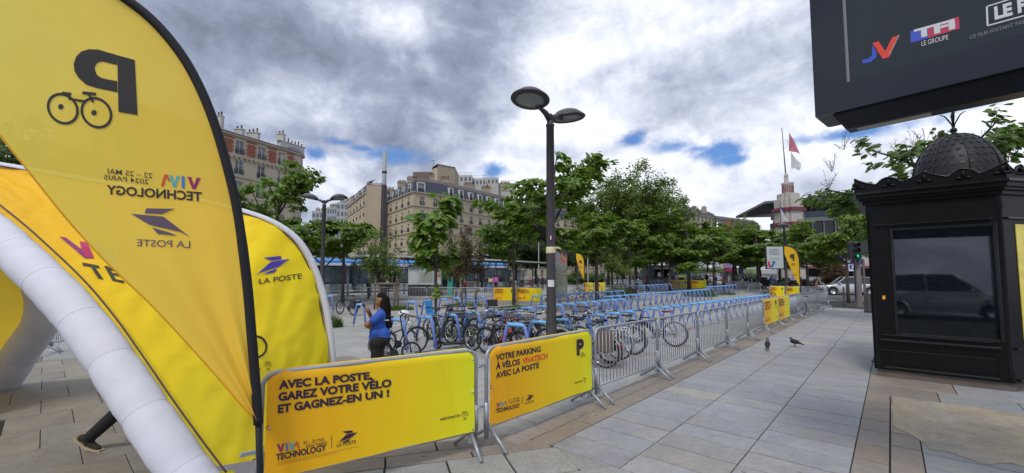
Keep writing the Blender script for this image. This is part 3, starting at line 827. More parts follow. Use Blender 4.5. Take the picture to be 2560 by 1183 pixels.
# ================================================================ printing on surfaces
class Surf:
    """a surface that takes flat print; print is located by rays and lies on it"""
    def __init__(s, mb, M=None, off=.004):
        vs = [Vector(v) for v in mb.v]
        if M is not None: vs = [M @ v for v in vs]
        s.b = BVHTree.FromPolygons(vs, mb.f); s.off = off; s.Mi = M.inverted() if M is not None else Matrix.Identity(4)
    def at(s, px, py):
        d = ray(px, py).normalized(); h = s.b.ray_cast(EYEV, d)
        if h[0] is None:
            h = s.b.find_nearest(EYEV + d * 4.0)
            return s.Mi @ (h[0] - d * s.off)
        return s.Mi @ (h[0] - d * s.off)
def pt(parent, sf, s, q0, q1, h0, m, bold=.02, h1=None, name='lettering', shear=0.0, flip=False, slant=(0, -1), sp=1.0):
    """text between two baseline points of the photograph, capital height h0 at its start and h1 at its end"""
    h1 = h0 if h1 is None else h1
    vs, fs = text2d(s, bold, sp, shear)
    xa = min(v[0] for v in vs); xb = max(v[0] for v in vs)
    P = []
    for x, y in vs:
        t = (x - xa) / (xb - xa)
        h = h0 + (h1 - h0) * t
        P.append(sf.at(q0[0] + (q1[0] - q0[0]) * t + slant[0] * h * y, q0[1] + (q1[1] - q0[1]) * t + slant[1] * h * y))
    mb = MB(); mb.add(P, fs)
    return part(name, mb, m, parent)
def ps(parent, sf, polys, m, name='emblem'):
    mb = MB()
    def tri(a, c, e, d_=0):
        l = [math.dist(a, c), math.dist(c, e), math.dist(e, a)]; k = l.index(max(l))
        if l[k] < 14 or d_ > 7: mb.add([sf.at(*a), sf.at(*c), sf.at(*e)], [(0, 1, 2)]); return
        if k == 1: a, c, e = c, e, a
        elif k == 2: a, c, e = e, a, c
        m = ((a[0] + c[0]) / 2, (a[1] + c[1]) / 2); tri(a, m, e, d_ + 1); tri(m, c, e, d_ + 1)
    for P in polys:
        for t in tessellate_polygon([[Vector((p[0], p[1], 0)) for p in P]]): tri(*[tuple(P[i][:2]) for i in t])
    return part(name, mb, m, parent)
def affine(polys, o, ux, uy):
    return [[(o[0] + x * ux[0] + y * uy[0], o[1] + x * ux[1] + y * uy[1]) for x, y in P] for P in polys]
VIVA_C = [mat('viva_purple', (.30, .015, .12), .6, 0, 0), mat('viva_blue', (.05, .20, .55), .6, 0, 0), mat('viva_cyan', (.10, .45, .45), .6, 0, 0), mat('viva_red', (.65, .09, .02), .6, 0, 0)]
def viva(parent, sf, q0, q1, h0, h1=None, sx=1):
    """the word VIVA, one colour for each letter; its last A has no bar"""
    h1 = h1 or h0
    for (x0, x1, kind), m in zip(((0, .34, 'V'), (.40, .48, 'I'), (.52, .80, 'V'), (.76, 1.0, 'A')), VIVA_C):
        def P(x, y):
            h = h0 + (h1 - h0) * x
            return (q0[0] + (q1[0] - q0[0]) * x, q0[1] + (q1[1] - q0[1]) * x - y * h)
        w = x1 - x0
        if kind == 'V': polys = [[(x0, 1), (x0 + w * .3, 1), (x0 + w * .62, 0), (x0 + w * .38, 0)], [(x1 - w * .3, 1), (x1, 1), (x0 + w * .62, 0), (x0 + w * .42, 0)]]
        elif kind == 'I': polys = [[(x0, 0), (x1, 0), (x1, 1), (x0, 1)]]
        else: polys = [[(x0, .45), (x0 + w * .30, 1), (x0 + w * .55, 1), (x0 + w * .22, .45)], [(x0 + w * .35, 1), (x0 + w * .62, 1), (x1, 0), (x1 - w * .3, 0)]]
        ps(parent, sf, [[P(*p) for p in Q] for Q in polys], m, 'lettering')

# ================================================================ crowd barriers
BAR_MESH = {}
def make_barrier(label, p0, p1, group, h=1.1, bars=19, hooks=True, parts=True, feet=True):
    p0 = Vector((p0[0], p0[1], 0)); p1 = Vector((p1[0], p1[1], 0)); Lb = (p1 - p0).length - .05
    rz = math.atan2((p1 - p0).y, (p1 - p0).x); zt_ = terr(0, (p0.y + p1.y) / 2)
    t = thing('crowd_barrier', label, 'barrier', (p0.x, p0.y, zt_), rz, group)
    m_ = MB()
    r = .11; P = [(0, 0, .10)] + [(0, 0, h - r)] + [(r - r * math.cos(a), 0, h - r + r * math.sin(a)) for a in (PI / 6, PI / 3)] + [(r, 0, h)] + [(Lb - r, 0, h)] + [(Lb - r + r * math.sin(a), 0, h - r + r * math.cos(a)) for a in (PI / 6, PI / 3)] + [(Lb, 0, h - r), (Lb, 0, .10)]
    m_.tube(P, .021, 8); part('frame', m_, GALV, t)
    part('bottom_rail', MB().tube([(0, 0, .22), (Lb, 0, .22)], .018, 8), GALV, t)
    bm = MB().tube([(0, 0, .22), (0, 0, h - .004)], .0075, 6).mesh('bar', GALV)
    for k in range(bars):
        link('bar', bm, t, ((k + 1) * Lb / (bars + 1), 0, 0))
    for xx in (0, Lb):
        part('sleeve', MB().tube([(xx, 0, .22), (xx, 0, .50)], .029, 8), GALV, t)
    if feet:
        fm = MB(); fm.bbox((-.03, -.02, .10), (.03, .02, .26), .008)
        fm.tube([(0, 0, .22), (-.04, -.30, .012)], .019, 7); fm.tube([(0, 0, .22), (-.04, .30, .012)], .019, 7)
        me = fm.mesh('foot', GALV)
        for xx in (.06, Lb - .06): link('foot', me, t, (xx, 0, 0))
    if hooks:
        for z in (.45, .90): part('hook', MB().bbox((-.14, -.012, z), (0, .004, z + .035), .004).tube([(-.13, -.03, z + .015), (-.13, .03, z + .015)], .012, 6), GALV, t)
    return t, Lb, rz
def gradm(name, cols, rough=.55, trans=.12):
    m = bpy.data.materials.new(name); m.use_nodes = True; t = m.node_tree; q = NB(t); bs = t.nodes['Principled BSDF']; out = t.nodes['Material Output']
    g = q.n('ShaderNodeTexCoord').outputs['Generated']; sp = q.n('ShaderNodeSeparateXYZ'); t.links.new(g, sp.inputs[0])
    r = q.n('ShaderNodeValToRGB'); t.links.new(sp.outputs[0], r.inputs[0])
    r.color_ramp.elements[0].position = cols[0][0]; r.color_ramp.elements[0].color = cols[0][1] + (1,)
    r.color_ramp.elements[1].position = cols[-1][0]; r.color_ramp.elements[1].color = cols[-1][1] + (1,)
    for p, c in cols[1:-1]: e = r.color_ramp.elements.new(p); e.color = c + (1,)
    t.links.new(r.outputs[0], bs.inputs['Base Color']); bs.inputs['Roughness'].default_value = rough; bs.inputs['Specular IOR Level'].default_value = .3
    co = q.n('ShaderNodeTexCoord').outputs['Object']
    bn = q.n('ShaderNodeBump'); bn.inputs['Strength'].default_value = .25; bn.inputs['Distance'].default_value = .01
    t.links.new(q.noise(co, 3.5, 4, .6, .6), bn.inputs['Height']); t.links.new(bn.outputs[0], bs.inputs['Normal'])
    if trans:
        tr = q.n('ShaderNodeBsdfTranslucent'); t.links.new(r.outputs[0], tr.inputs[0]); mx = q.n('ShaderNodeMixShader'); mx.inputs[0].default_value = trans
        t.links.new(bs.outputs[0], mx.inputs[1]); t.links.new(tr.outputs[0], mx.inputs[2]); t.links.new(mx.outputs[0], out.inputs[0])
    return m
BANM = gradm('banner_gradient', [(0.0, (.90, .44, .012)), (.25, (.90, .50, .010)), (.62, (.92, .67, .014)), (.85, (.86, .74, .015)), (1.0, (.80, .82, .02))])
GROM = mat('grommet', (.5, .5, .45), .3, .8, 0)
def banner_cloth(t, Lb, h=1.1, z0=.23, seed=0, amp=.009):
    rr = random.Random(seed); ph = [rr.uniform(0, 6) for _ in range(4)]
    z1 = h + .025
    def f(a, c):
        x = .035 + a * (Lb - .07); z = z0 + c * (z1 - z0)
        y = -.030 + amp * (math.sin(x * 5 + ph[0] + z * 3) + .6 * math.sin(x * 11 + z * 7 + ph[1])) * (1 - c * .6)
        # slack folds from the fixed corners
        y += -.018 * math.exp(-((x - .16 - .22 * (1 - c)) / .05) ** 2) * c * 1.0 + .020 * math.exp(-((x - (Lb - .30) + .35 * (c - .5)) / .06) ** 2) * math.sin(PI * c)
        if a < .05 or a > .95:
            e = (.05 - a) / .05 if a < .05 else (a - .95) / .05
            z -= (.07 * e * e) if c > .5 else 0
        if c > .93: y += .045 * ((c - .93) / .07) ** 1.5
        return Vector((x, y, z))
    m_ = MB(); m_.grid(f, 60, 26)
    o = part('banner', m_, BANM, t)
    for x, z in ((.06, z0 + .03), (Lb - .06, z0 + .03), (.06, .65), (Lb - .06, .65), (Lb - .06, h - .1)):
        part('eyelet', MB().lathe([(.004, 0), (.012, .001), (.013, .004), (.004, .005)], 10, Matrix.Translation((x, -.042, z)) @ Matrix.Rotation(PI / 2, 4, 'X')), GROM, t)
    M = Matrix.Translation(t.location) @ Matrix.Rotation(t.rotation_euler[2], 4, 'Z')
    return Surf(m_, M, .0055)
pA0 = D(657, 930, 3.6); pA1 = D(1200, 871, 4.78)
bA, LA, _ = make_barrier('nearest barrier, under the yellow banner about giving your bike a place', pA0, pA1, 'crowd barriers along the walkway')
sA = banner_cloth(bA, LA, seed=1)
pt(bA, sA, 'AVEC LA POSTE,', (697, 973), (931, 947), 20, INK, .045, 17)
pt(bA, sA, 'GAREZ VOTRE V\u00c9LO', (696, 1003), (979, 966), 20, INK, .045, 18)
pt(bA, sA, 'ET GAGNEZ-EN UN !', (695, 1033), (973, 991), 20, INK, .045, 17)
viva(bA, sA, (692, 1131), (750, 1124), 20)
pt(bA, sA, 'TECHNOLOGY', (690, 1152), (816, 1126), 16, INK, .03, 15)
pt(bA, sA, '22 \u2013 25 MAI', (758, 1111), (811, 1102), 8, INK, .0)
pt(bA, sA, '2024 PARIS', (764, 1120), (817, 1111), 8, INK, .0)
ps(bA, sA, [seg2(829, 1089, 829, 1121, 1.2)], INK, 'divider')
ps(bA, sA, affine(birdmark(0, 0, 50), (843, 1110), (1, -.12), (.04, -1)), INK)
pt(bA, sA, 'LA POSTE', (842, 1118), (890, 1108), 8, INK, .01)
pt(bA, sA, 'welcomed by', (1100, 1052), (1151, 1041), 8, INK, .01, shear=.25)
ps(bA, sA, affine(bikeface(0, 0, 4.3), (1162, 1036), (1, -.12), (0, -1)), INK)
for i, (a, c) in enumerate((((692, 1158), (898, 1116)), ((692, 1163), (845, 1131)))):
    ps(bA, sA, [seg2(a[0] + (c[0] - a[0]) * k / 26, a[1] + (c[1] - a[1]) * k / 26, a[0] + (c[0] - a[0]) * (k + .72) / 26, a[1] + (c[1] - a[1]) * (k + .72) / 26, 1.3) for k in range(26)], mat('fine_print', (.35, .16, .02), .6, 0, 0), 'fine_print')
pB0 = D(1216, 868, 4.84); pB1 = D(1481, 822, 6.5)
bB, LB_, _ = make_barrier('second barrier, its yellow banner reads votre parking a velos', pB0, pB1, 'crowd barriers along the walkway')
sB = banner_cloth(bB, LB_, seed=2)
ORG = mat('ink_orange_red', (.75, .08, .02), .6, 0, 0)
pt(bB, sB, 'VOTRE PARKING', (1240, 902), (1352, 879), 15, INK, .035, 13)
pt(bB, sB, '\u00c0 V\u00c9LOS', (1240, 924), (1300, 911), 15, INK, .035, 14)
pt(bB, sB, 'VIVATECH', (1306, 910), (1369, 896), 14, ORG, .035, 13)
pt(bB, sB, 'AVEC LA POSTE', (1240, 946), (1348, 919), 14, INK, .035, 13)
pt(bB, sB, 'P', (1442, 887), (1460, 884), 36, INK, .06)
ps(bB, sB, affine(bikeface(0, 0, 4.1, False), (1457, 889), (.75, -.1), (0, -1)), INK)
viva(bB, sB, (1241, 1020), (1268, 1014), 12)
pt(bB, sB, 'TECHNOLOGY', (1240, 1033), (1300, 1018), 10, INK, .03)
pt(bB, sB, '22 \u2013 25 MAI', (1271, 1004), (1297, 997), 5, INK, 0)
pt(bB, sB, '2024 PARIS', (1274, 1010), (1300, 1003), 5, INK, 0)
ps(bB, sB, [seg2(1306, 990, 1306, 1010, .9)], INK, 'divider')
ps(bB, sB, affine(birdmark(0, 0, 24), (1312, 1004), (1, -.2), (.02, -1)), INK)
pt(bB, sB, 'LA POSTE', (1312, 1012), (1335, 1005), 5, INK, .01)
pt(bB, sB, 'welcomed by', (1436, 960), (1456, 954), 5, INK, .01, shear=.25)
ps(bB, sB, affine(bikeface(0, 0, 2.6), (1462, 949), (.8, -.1), (0, -1)), INK)
# the long line of bare barriers
px_ = [1486, 1641, 1741, 1813, 1865, 1904, 1940, 1969, 1991, 2017, 2041, 2068]
dp_ = [6.6, 8.14, 9.7, 11.3, 12.9, 14.4, 16.1, 17.7, 19.3, 20.9, 22.4, 24.1]
posts = [D(a, 689, c) for a, c in zip(px_, dp_)]
names = ['first bare steel barrier right of the printed banners', 'second bare barrier, rear bicycle wheel showing through it', 'third bare barrier, blue racks showing through it', 'fourth bare steel barrier in the line along the walkway', 'fifth bare barrier, ending at the small yellow banners', 'barrier with the nearer of two small yellow banners', 'barrier with the farther of two small yellow banners', 'first bare barrier beyond the small yellow banners', 'second bare barrier beyond the small banners', 'third bare barrier beyond the small banners', 'last barrier of the line, nearest the road']
bars_ = []
for i in range(11):
    t, l_, _ = make_barrier(names[i], posts[i], posts[i + 1], 'crowd barriers along the walkway')
    bars_.append((t, l_))
def copy_print(src, dst, ls, ld, seed):
    banner_cloth(dst, ld, seed=seed)
    for ch in list(src.children):
        if ch.name.split('.')[0] in ('lettering', 'emblem', 'divider', 'fine_print'):
            c = ch.copy(); COL.objects.link(c); c.parent = dst; c.scale = (ld / ls, 1, 1); c.location = (0, -.006, 0)
copy_print(bB, bars_[5][0], LB_, bars_[5][1], 5); copy_print(bA, bars_[6][0], LA, bars_[6][1], 6)
def fence(pts, labels, group, banners=None):
    out = []
    for i in range(len(pts) - 1):
        t, l_, _ = make_barrier(labels[i] if isinstance(labels, list) else labels.format(i + 1), pts[i], pts[i + 1], group)
        if banners and banners.get(i):
            src, sl = (bA, LA) if banners[i] == 'A' else (bB, LB_)
            copy_print(src, t, sl, l_, 10 + i)
        out.append(t)
    return out
P_ = [D(a, 689, c) for a, c in ((740, 30.6), (822, 30.3), (908, 30), (990, 29.6), (1068, 29.2), (1145, 28.8), (1232, 28.4))]
fence(P_, ['barrier before the tram stop, partly behind the tent', 'barrier behind the bicycle with black panniers', 'barrier in front of the man in a pale cap', 'barrier in front of the white information panel, left of it', 'barrier in front of the information panel and young tree', 'barrier left of the two yellow banners before the tram stop'], 'barriers in front of the tram stop')
P_ = [D(a, 689, c) for a, c in ((1233, 28.3), (1290, 28.6), (1357, 27.5))]
fence(P_, ['barrier with a yellow parking banner left of the thin tree trunk', 'barrier with a sagging yellow banner right of the thin tree trunk'], 'yellow bannered barriers before the tram stop', {0: 'B', 1: 'A'})
P_ = [D(a, 689, c) for a, c in ((1385, 30), (1450, 31.5), (1505, 33), (1552, 34.5))]
fence(P_, ['barrier at the foot of the painted wall slab', 'barrier between the painted slab and the rack rows', 'barrier behind the third rack row'], 'barriers beside the painted slab')
P_ = [D(a, 689, c) for a, c in ((1458, 40), (1484, 40.5), (1514, 41))]
fence(P_, ['small barrier with banner beside the teardrop flag, left one', 'small barrier with banner beside the teardrop flag, right one'], 'bannered barriers at the teardrop flag', {0: 'B', 1: 'A'})
P_ = [D(a, 689, c) for a, c in ((1580, 49), (1624, 49), (1674, 49), (1722, 48.5), (1767, 48))]
fence(P_, ['plain barrier at far left of the food stall', 'plain barrier in front of the grey food stall', 'barrier with yellow banner in front of the food stall', 'barrier with yellow banner in front of the violet parasol'], 'barriers in front of the food stall', {2: 'B', 3: 'A'})
P_ = [D(a, 689, c) for a, c in ((1922, 33), (1963, 32), (2000, 31), (2048, 31))]
fence(P_, ['barrier with yellow banner left of the lamp and exhibition poster', 'barrier with yellow banner right of the lamp post', 'plain barrier behind the end of the walkway line'], 'barriers at the far flag', {0: 'B', 1: 'A'})
P_ = [D(a, 689, c) for a, c in ((1790, 50), (1830, 46), (1870, 43), (1900, 39.5))]
fence(P_, ['thin barrier along the road, left of three', 'thin barrier along the road, middle of three', 'thin barrier along the road, right of three'], 'barriers along the road')

# ================================================================ big feather flag
fa = math.radians(33)
PF = D(648, 1100, 3.42)
fdir = Vector((-math.cos(fa), -math.sin(fa), 0)); fn = Vector((fdir.y, -fdir.x, 0))
def FPt(px, py, off=0.0):
    r = ray(px, py); t = (PF - EYEV + fn * off).dot(fn) / r.dot(fn)
    return EYEV + r * t
ff = thing('feather_flag', 'huge yellow feather flag on a curved black pole seen from its back', 'flag', (PF.x, PF.y, 0))
pole = [(646, 1060), (639, 960), (630, 850), (619, 720), (603, 590), (588, 500), (566, 410), (538, 315), (500, 220), (452, 135), (385, 55), (310, -5), (200, -75), (60, -135), (-90, -160), (-210, -140)]
edge = [(646, 1060), (610, 1022), (540, 940), (455, 845), (370, 755), (290, 680), (220, 608), (150, 528), (80, 440), (20, 365), (-30, 300), (-85, 220), (-130, 140), (-170, 60), (-200, -20), (-215, -100)]
pc = catmull([(a, c, 0) for a, c in pole], 5); ec = catmull([(a, c, 0) for a, c in edge], 5)
N = len(pc) - 1
def fs_(a, c):
    k = c * N; i = min(int(k), N - 1); t = k - i
    p = pc[i].lerp(pc[i + 1], t); e = ec[i].lerp(ec[i + 1], t); q = p.lerp(e, a)
    w = math.sin(PI * min(1, a * 1.0)) 
    low = max(0.0, 1 - c * 2.3)
    off = w * (.048 * math.sin(a * 15 + 2 * c) * low + .018 * math.sin(a * 9 - c * 7) * (low + .25) + .05 * c * (1 - c)) 
    return FPt(q.x, q.y, off)
fm_ = MB(); fm_.grid(fs_, 44, N)
def flagm():
    m = bpy.data.materials.new('flag_fabric'); m.use_nodes = True; t = m.node_tree; q = NB(t); bs = t.nodes['Principled BSDF']; out = t.nodes['Material Output']
    co = q.n('ShaderNodeTexCoord').outputs['Object']
    sp = q.n('ShaderNodeSeparateXYZ'); t.links.new(co, sp.inputs[0])
    f = q.ramp(sp.outputs[0], -1.7, -.1)      # printed fade: lime edge to orange pole side
    c = q.mixc(f, (.92, .78, .13, 1), (1.0, .69, .10, 1))
    bs.inputs['Roughness'].default_value = .7; bs.inputs['Specular IOR Level'].default_value = .2
    t.links.new(c, bs.inputs['Base Color'])
    w = q.n('ShaderNodeBump'); w.inputs['Strength'].default_value = .15; w.inputs['Distance'].default_value = .004
    t.links.new(q.noise(co, 9, 5, .6, .4), w.inputs['Height']); t.links.new(w.outputs[0], bs.inputs['Normal'])
    tr = q.n('ShaderNodeBsdfTranslucent'); t.links.new(c, tr.inputs[0]); mx = q.n('ShaderNodeMixShader'); mx.inputs[0].default_value = .36
    t.links.new(bs.outputs[0], mx.inputs[1]); t.links.new(tr.outputs[0], mx.inputs[2])
    tp = q.n('ShaderNodeBsdfTransparent'); tp.inputs[0].default_value = (1, .85, .35, 1); m2 = q.n('ShaderNodeMixShader'); m2.inputs[0].default_value = .92
    t.links.new(tp.outputs[0], m2.inputs[1]); t.links.new(mx.outputs[0], m2.inputs[2]); t.links.new(m2.outputs[0], out.inputs[0])
    return m
FLAGM = flagm()
sail = part('sail', fm_, FLAGM, ff, True)
sF = Surf(fm_, None, .004); 
_l = ff.location.copy()
class FS:
    def at(s, x, y): return sF.at(x, y) - _l
sF2 = FS()
m_ = MB(); m_.tube([FPt(p.x, p.y) for p in pc], [.036] * 20 + [.034] * (len(pc) - 20), 10)
BLKF = mat('black_sleeve', (.008, .008, .012), .75, 0, .1, 20)
part('pole_sleeve', m_, BLKF, ff, True)
m_ = MB(); m_.tube([FPt(646, 1058), FPt(650, 1183), Vector((PF.x, PF.y, -.0))], .024, 10)
part('pole', m_, BLKF, ff, True)
m_ = MB(); m_.tube([FPt(p.x + .5, p.y, .002) for p in ec], .006, 6); part('hem', m_, mat('hem_yellow', (.72, .36, .01), .7, 0, .1), ff, True)
m_ = MB()
for a in range(4): m_.box((PF.x - .45 if a % 2 == 0 else PF.x - .03, PF.y - .03 if a % 2 == 0 else PF.y - .4, .002), (PF.x + .1 if a % 2 == 0 else PF.x + .03, PF.y + .03 if a % 2 == 0 else PF.y + .3, .012 + .004 * (a % 2)))
part('ground_plate', m_, BLACKM, ff, True)
FI = mat('flag_ink_black', (.05, .048, .05), .7, 0, .05, 20, trans=.3); FIB = mat('flag_ink_blue', (.17, .13, .20), .7, 0, 0, trans=.3)
# mirrored P
def arc(cx, cy, rx, ry, a0, a1, n): return [(cx + rx * math.cos(a0 + (a1 - a0) * k / n), cy + ry * math.sin(a0 + (a1 - a0) * k / n)) for k in range(n + 1)]
out_ = [(337, 150)] + [(246, 124)] + [(222, 123), (203, 129), (190, 142), (184, 160), (186, 178), (197, 196), (216, 212), (240, 220), (294, 231)]
inn_ = [(293, 163)] + [(265, 156)] + [(258, 154), (249, 155), (241, 160), (237, 168), (238, 177), (243, 188), (254, 195), (266, 198), (293, 203)]
quads = [[out_[k], out_[k + 1], inn_[k + 1], inn_[k]] for k in range(len(out_) - 1)] + [[(293, 150), (338, 150), (344, 288), (296, 280)]]
quads[0] = [(293, 138), (246, 124), (265, 156), (293, 163)]
quads[-1] = [(293, 138), (337, 150), (344, 288), (296, 280)]
ps(ff, sF2, quads, FI, 'lettering')
ps(ff, sF2, affine(ring2(0, 0, 40, 7, 30), (157, 272), (1, .06), (.12, 1)) + affine(ring2(0, 0, 40, 7, 30), (241, 282), (1, .06), (.12, 1)) + affine(ring2(0, 0, 7, 6.5, 12), (152, 267), (1, 0), (0, 1)) + affine(ring2(0, 0, 7, 6.5, 12), (235, 282), (1, 0), (0, 1)), FI, 'emblem')
ps(ff, sF2, [seg2(183, 249, 214, 254, 6), seg2(176, 250, 168, 236, 6), seg2(233, 256, 222, 236, 6), seg2(154, 233, 178, 236, 8), seg2(206, 232, 240, 236, 8)], FI, 'emblem')
# mirrored words: run right to left
def ptm(s, q0, q1, h, m, bold=.02, sp=1.0): pt(ff, sF2, s, q0, q1, h, m, bold, slant=(0, -1), sp=sp)
ptm('TECHNOLOGY', (505, 503), (266, 485), 22, FI, .03)
ptm('22 \u2013 25 MAI', (381, 446), (269, 434), 13, FI, .005)
ptm('2024 PARIS', (372, 461), (260, 448), 12, FI, .005)
ptm('LA POSTE', (476, 620), (342, 615), 17, FIB, .01)
viva(ff, sF2, (502, 475), (402, 465), 30)
ps(ff, sF2, affine(birdmark(0, 0, 145), (476, 593), (-1, -.02), (-.06, -.82)), FIB)

# ================================================================ inflatable tent
def dep(px, py, Y): return D(px, py, Y)
tent = thing('inflatable_tent', 'yellow inflatable event tent with fat white air tube legs', 'tent', (-5.0, 5.0, 0))
AP = (-330, 372, 4.9)
NLp = [(-330, 372, 4.9), (-160, 470, 4.6), (-20, 578, 4.35), (75, 665, 4.15), (166, 757, 4.0), (243, 853, 3.88), (316, 960, 3.76), (394, 1078, 3.66), (470, 1186, 3.6), (526, 1262, 3.56)]
RLp = [(-330, 372, 4.9), (-120, 398, 5.1), (0, 415, 5.25), (200, 450, 5.4), (420, 488, 5.6), (610, 533, 5.85), (700, 572, 6.0), (755, 628, 6.1), (795, 725, 6.18), (818, 850, 6.22), (824, 950, 6.25), (826, 1012, 6.25)]
LLp = [(-330, 372, 4.9), (-160, 430, 5.5), (0, 540, 6.2), (90, 660, 6.7), (112, 745, 6.95), (105, 805, 7.1), (62, 868, 7.2), (22, 930, 7.25), (-10, 975, 7.3)]
nl = catmull([D(*p) for p in NLp], 8); rl = catmull([D(*p) for p in RLp], 7); ll = catmull([D(*p) for p in LLp], 8)
def tubem(P, r0, nseg, name, segl=.60):
    # slight swelling between the sewn joints
    d_ = 0; rr = []; pp = []
    dense = []
    for i in range(len(P) - 1):
        k = max(1, int((P[i + 1] - P[i]).length / .04))
        for j in range(k): dense.append(P[i].lerp(P[i + 1], j / k))
    dense.append(P[-1])
    for i, p in enumerate(dense):
        if i: d_ += (p - dense[i - 1]).length
        x = abs(((d_ / segl) % 1) - .5) * 2
        rr.append(r0 * (1 - .06 * x ** 7 + .012 * math.sin(d_ * 23))); pp.append(p)
    m_ = MB(); m_.tube(pp, rr, 28)
    o = part(name, m_, TENTW, tent, True); s_ = MB(); k_ = -1; d_ = 0
    for i in range(1, len(dense) - 1):
        d_ += (pp[i] - pp[i - 1]).length
        if int(d_ / segl) != k_:
            k_ = int(d_ / segl); t_ = (pp[i + 1] - pp[i - 1]).normalized(); u_ = t_.orthogonal().normalized(); w_ = t_.cross(u_)
            s_.tube([pp[i] + (u_ * math.cos(2 * PI * q / 28) + w_ * math.sin(2 * PI * q / 28)) * (rr[i] - .0002) for q in range(28)], .0022, 4, closed=True)
    part('stitching', s_, mat('stitch_grey', (.46, .46, .52), .8, 0, 0), o)['kind'] = 'stuff'
    o.children[0].location = (0, 0, 0)
    for v in o.children[0].data.vertices: v.co -= tent.location
    return o
TENTW = mat('white_tent_fabric', (.60, .61, .68), .65, 0, .06, 3, .7, 7, spec=.2, dirt=.12)
TENTY = gradm('yellow_tent_fabric', [(0, (.84, .46, .008)), (.55, (.86, .50, .008)), (.82, (.88, .66, .01)), (1, (.88, .74, .012))], .55, .15)
TENTY2 = mat('yellow_tent_inner', (.80, .55, .05), .6, 0, .03, 2, .3, 5, trans=.45)
tubem(nl, .172, 10, 'air_tube'); tubem(ll, .24, 10, 'air_tube')
def lerpc(P, t):
    k = t * (len(P) - 1); i = min(int(k), len(P) - 2); return P[i].lerp(P[i + 1], k - i)
def arcl(P):
    d = [0]
    for i in range(1, len(P)): d.append(d[-1] + (P[i] - P[i - 1]).length)
    n = len(P) * 2; out = []
    for k in range(n + 1):
        s = d[-1] * k / n; i = 0
        while i < len(d) - 2 and d[i + 1] < s: i += 1
        out.append(P[i].lerp(P[i + 1], (s - d[i]) / max(1e-6, d[i + 1] - d[i])))
    return out
nle = arcl([p + Vector((.02, .12, .14)) for p in nl]); rle = arcl(rl)
def panel(a, c):
    p = lerpc(nle, c); q = lerpc(rle, c)
    v = p.lerp(q, a)
    sag = math.sin(PI * a)
    v = v + Vector((-.10, .10, -.10)) * sag * .8 * (.3 + .7 * math.sin(PI * min(1, c)))
    w = .016 * math.sin(c * 46 + a * 4 + 2 * math.sin(a * 7)) * (a ** 1.5) + .010 * math.sin((a * 9 + c * 21)) * sag + .02 * math.sin(c * 30 - a * 9) * max(0, c - .6) * (1 - a) * 2
    w += .022 * mnoise.noise(Vector((a * 7, c * 30 + a * 6, 0))) + .010 * mnoise.noise(Vector((a * 16, c * 70, 3)))
    return v + Vector((.55, -.7, .3)) * w
m_ = MB(); m_.grid(panel, 90, 150)
part('side_panel', m_, TENTY, tent, True)
_tl = tent.location.copy()
class TS:
    def __init__(s): s.s = Surf(m_, None, .012)
    def at(s, x, y): return s.s.at(x, y) - _tl
sT = TS()
# white rim: tube just outside the panel's far edge
m2 = MB(); m2.tube([p + Vector((.03, .05, .0)) for p in rl[6:]], .05, 14); part('air_tube', m2, TENTW, tent, True)
m2 = MB(); m2.tube([p + Vector((-.012, -.02, .0)) for p in rle[14:]], .010, 6); part('seam', m2, mat('seam_dark', (.06, .03, .05), .7, 0, 0), tent, True)
m2 = MB(); m2.tube([p + Vector((.02, .0, .06)) for p in nle], .008, 6); part('seam', m2, mat('seam_dark', (.06, .03, .05), .7, 0, 0), tent, True)
# skirt at the near foot
mm = MB(); mm.grid(lambda a, c: (lerpc(nle, .93 + .07 * a)).lerp(lerpc(nle, .93 + .07 * a) + Vector((.5, .25, -.02 - .1 * a)), c) * 1.0 + Vector((0, 0, .02 * math.sin(c * 9))), 8, 8)
mm = MB(); mm.grid(lambda a, c: D(520 + 130 * a, 1170 + 12 * c - 22 * a + 50 * c, 3.62 + .5 * a) , 8, 4); part('skirt', mm, TENTW, tent, True)
# inner far wall between the third and fourth legs
e4 = [D(*p) for p in ((-330, 372, 4.9), (-500, 420, 4.6), (-700, 600, 4.4), (-900, 900, 4.3), (-950, 1100, 4.3))]
l4 = arcl(catmull(e4, 8)); lle = arcl([p + Vector((-.20, -.05, .0)) for p in ll])
def pan2(a, c):
    p = lerpc(lle, c); q = lerpc(l4, c); v = p.lerp(q, a); return v + Vector((0, 0, .02 * math.sin(c * 20 + a * 6)))
m2 = MB(); m2.grid(pan2, 24, 40); part('inner_panel', m2, TENTY2, tent, True)
m2 = MB(); m2.tube([p + Vector((.01, -.02, 0)) for p in lle], .018, 6); part('seam', m2, mat('seam_dark', (.06, .03, .05), .7, 0, 0), tent, True)
tubem(catmull(e4, 8), .22, 10, 'air_tube')
m2 = MB(); m2.grid(lambda a, c: lerpc(lle, c * .42).lerp(lerpc(rle, c * .42), a) - Vector((0, 0, .1 * math.sin(PI * a))), 20, 20); part('roof_panel', m2, TENTY2, tent, True)
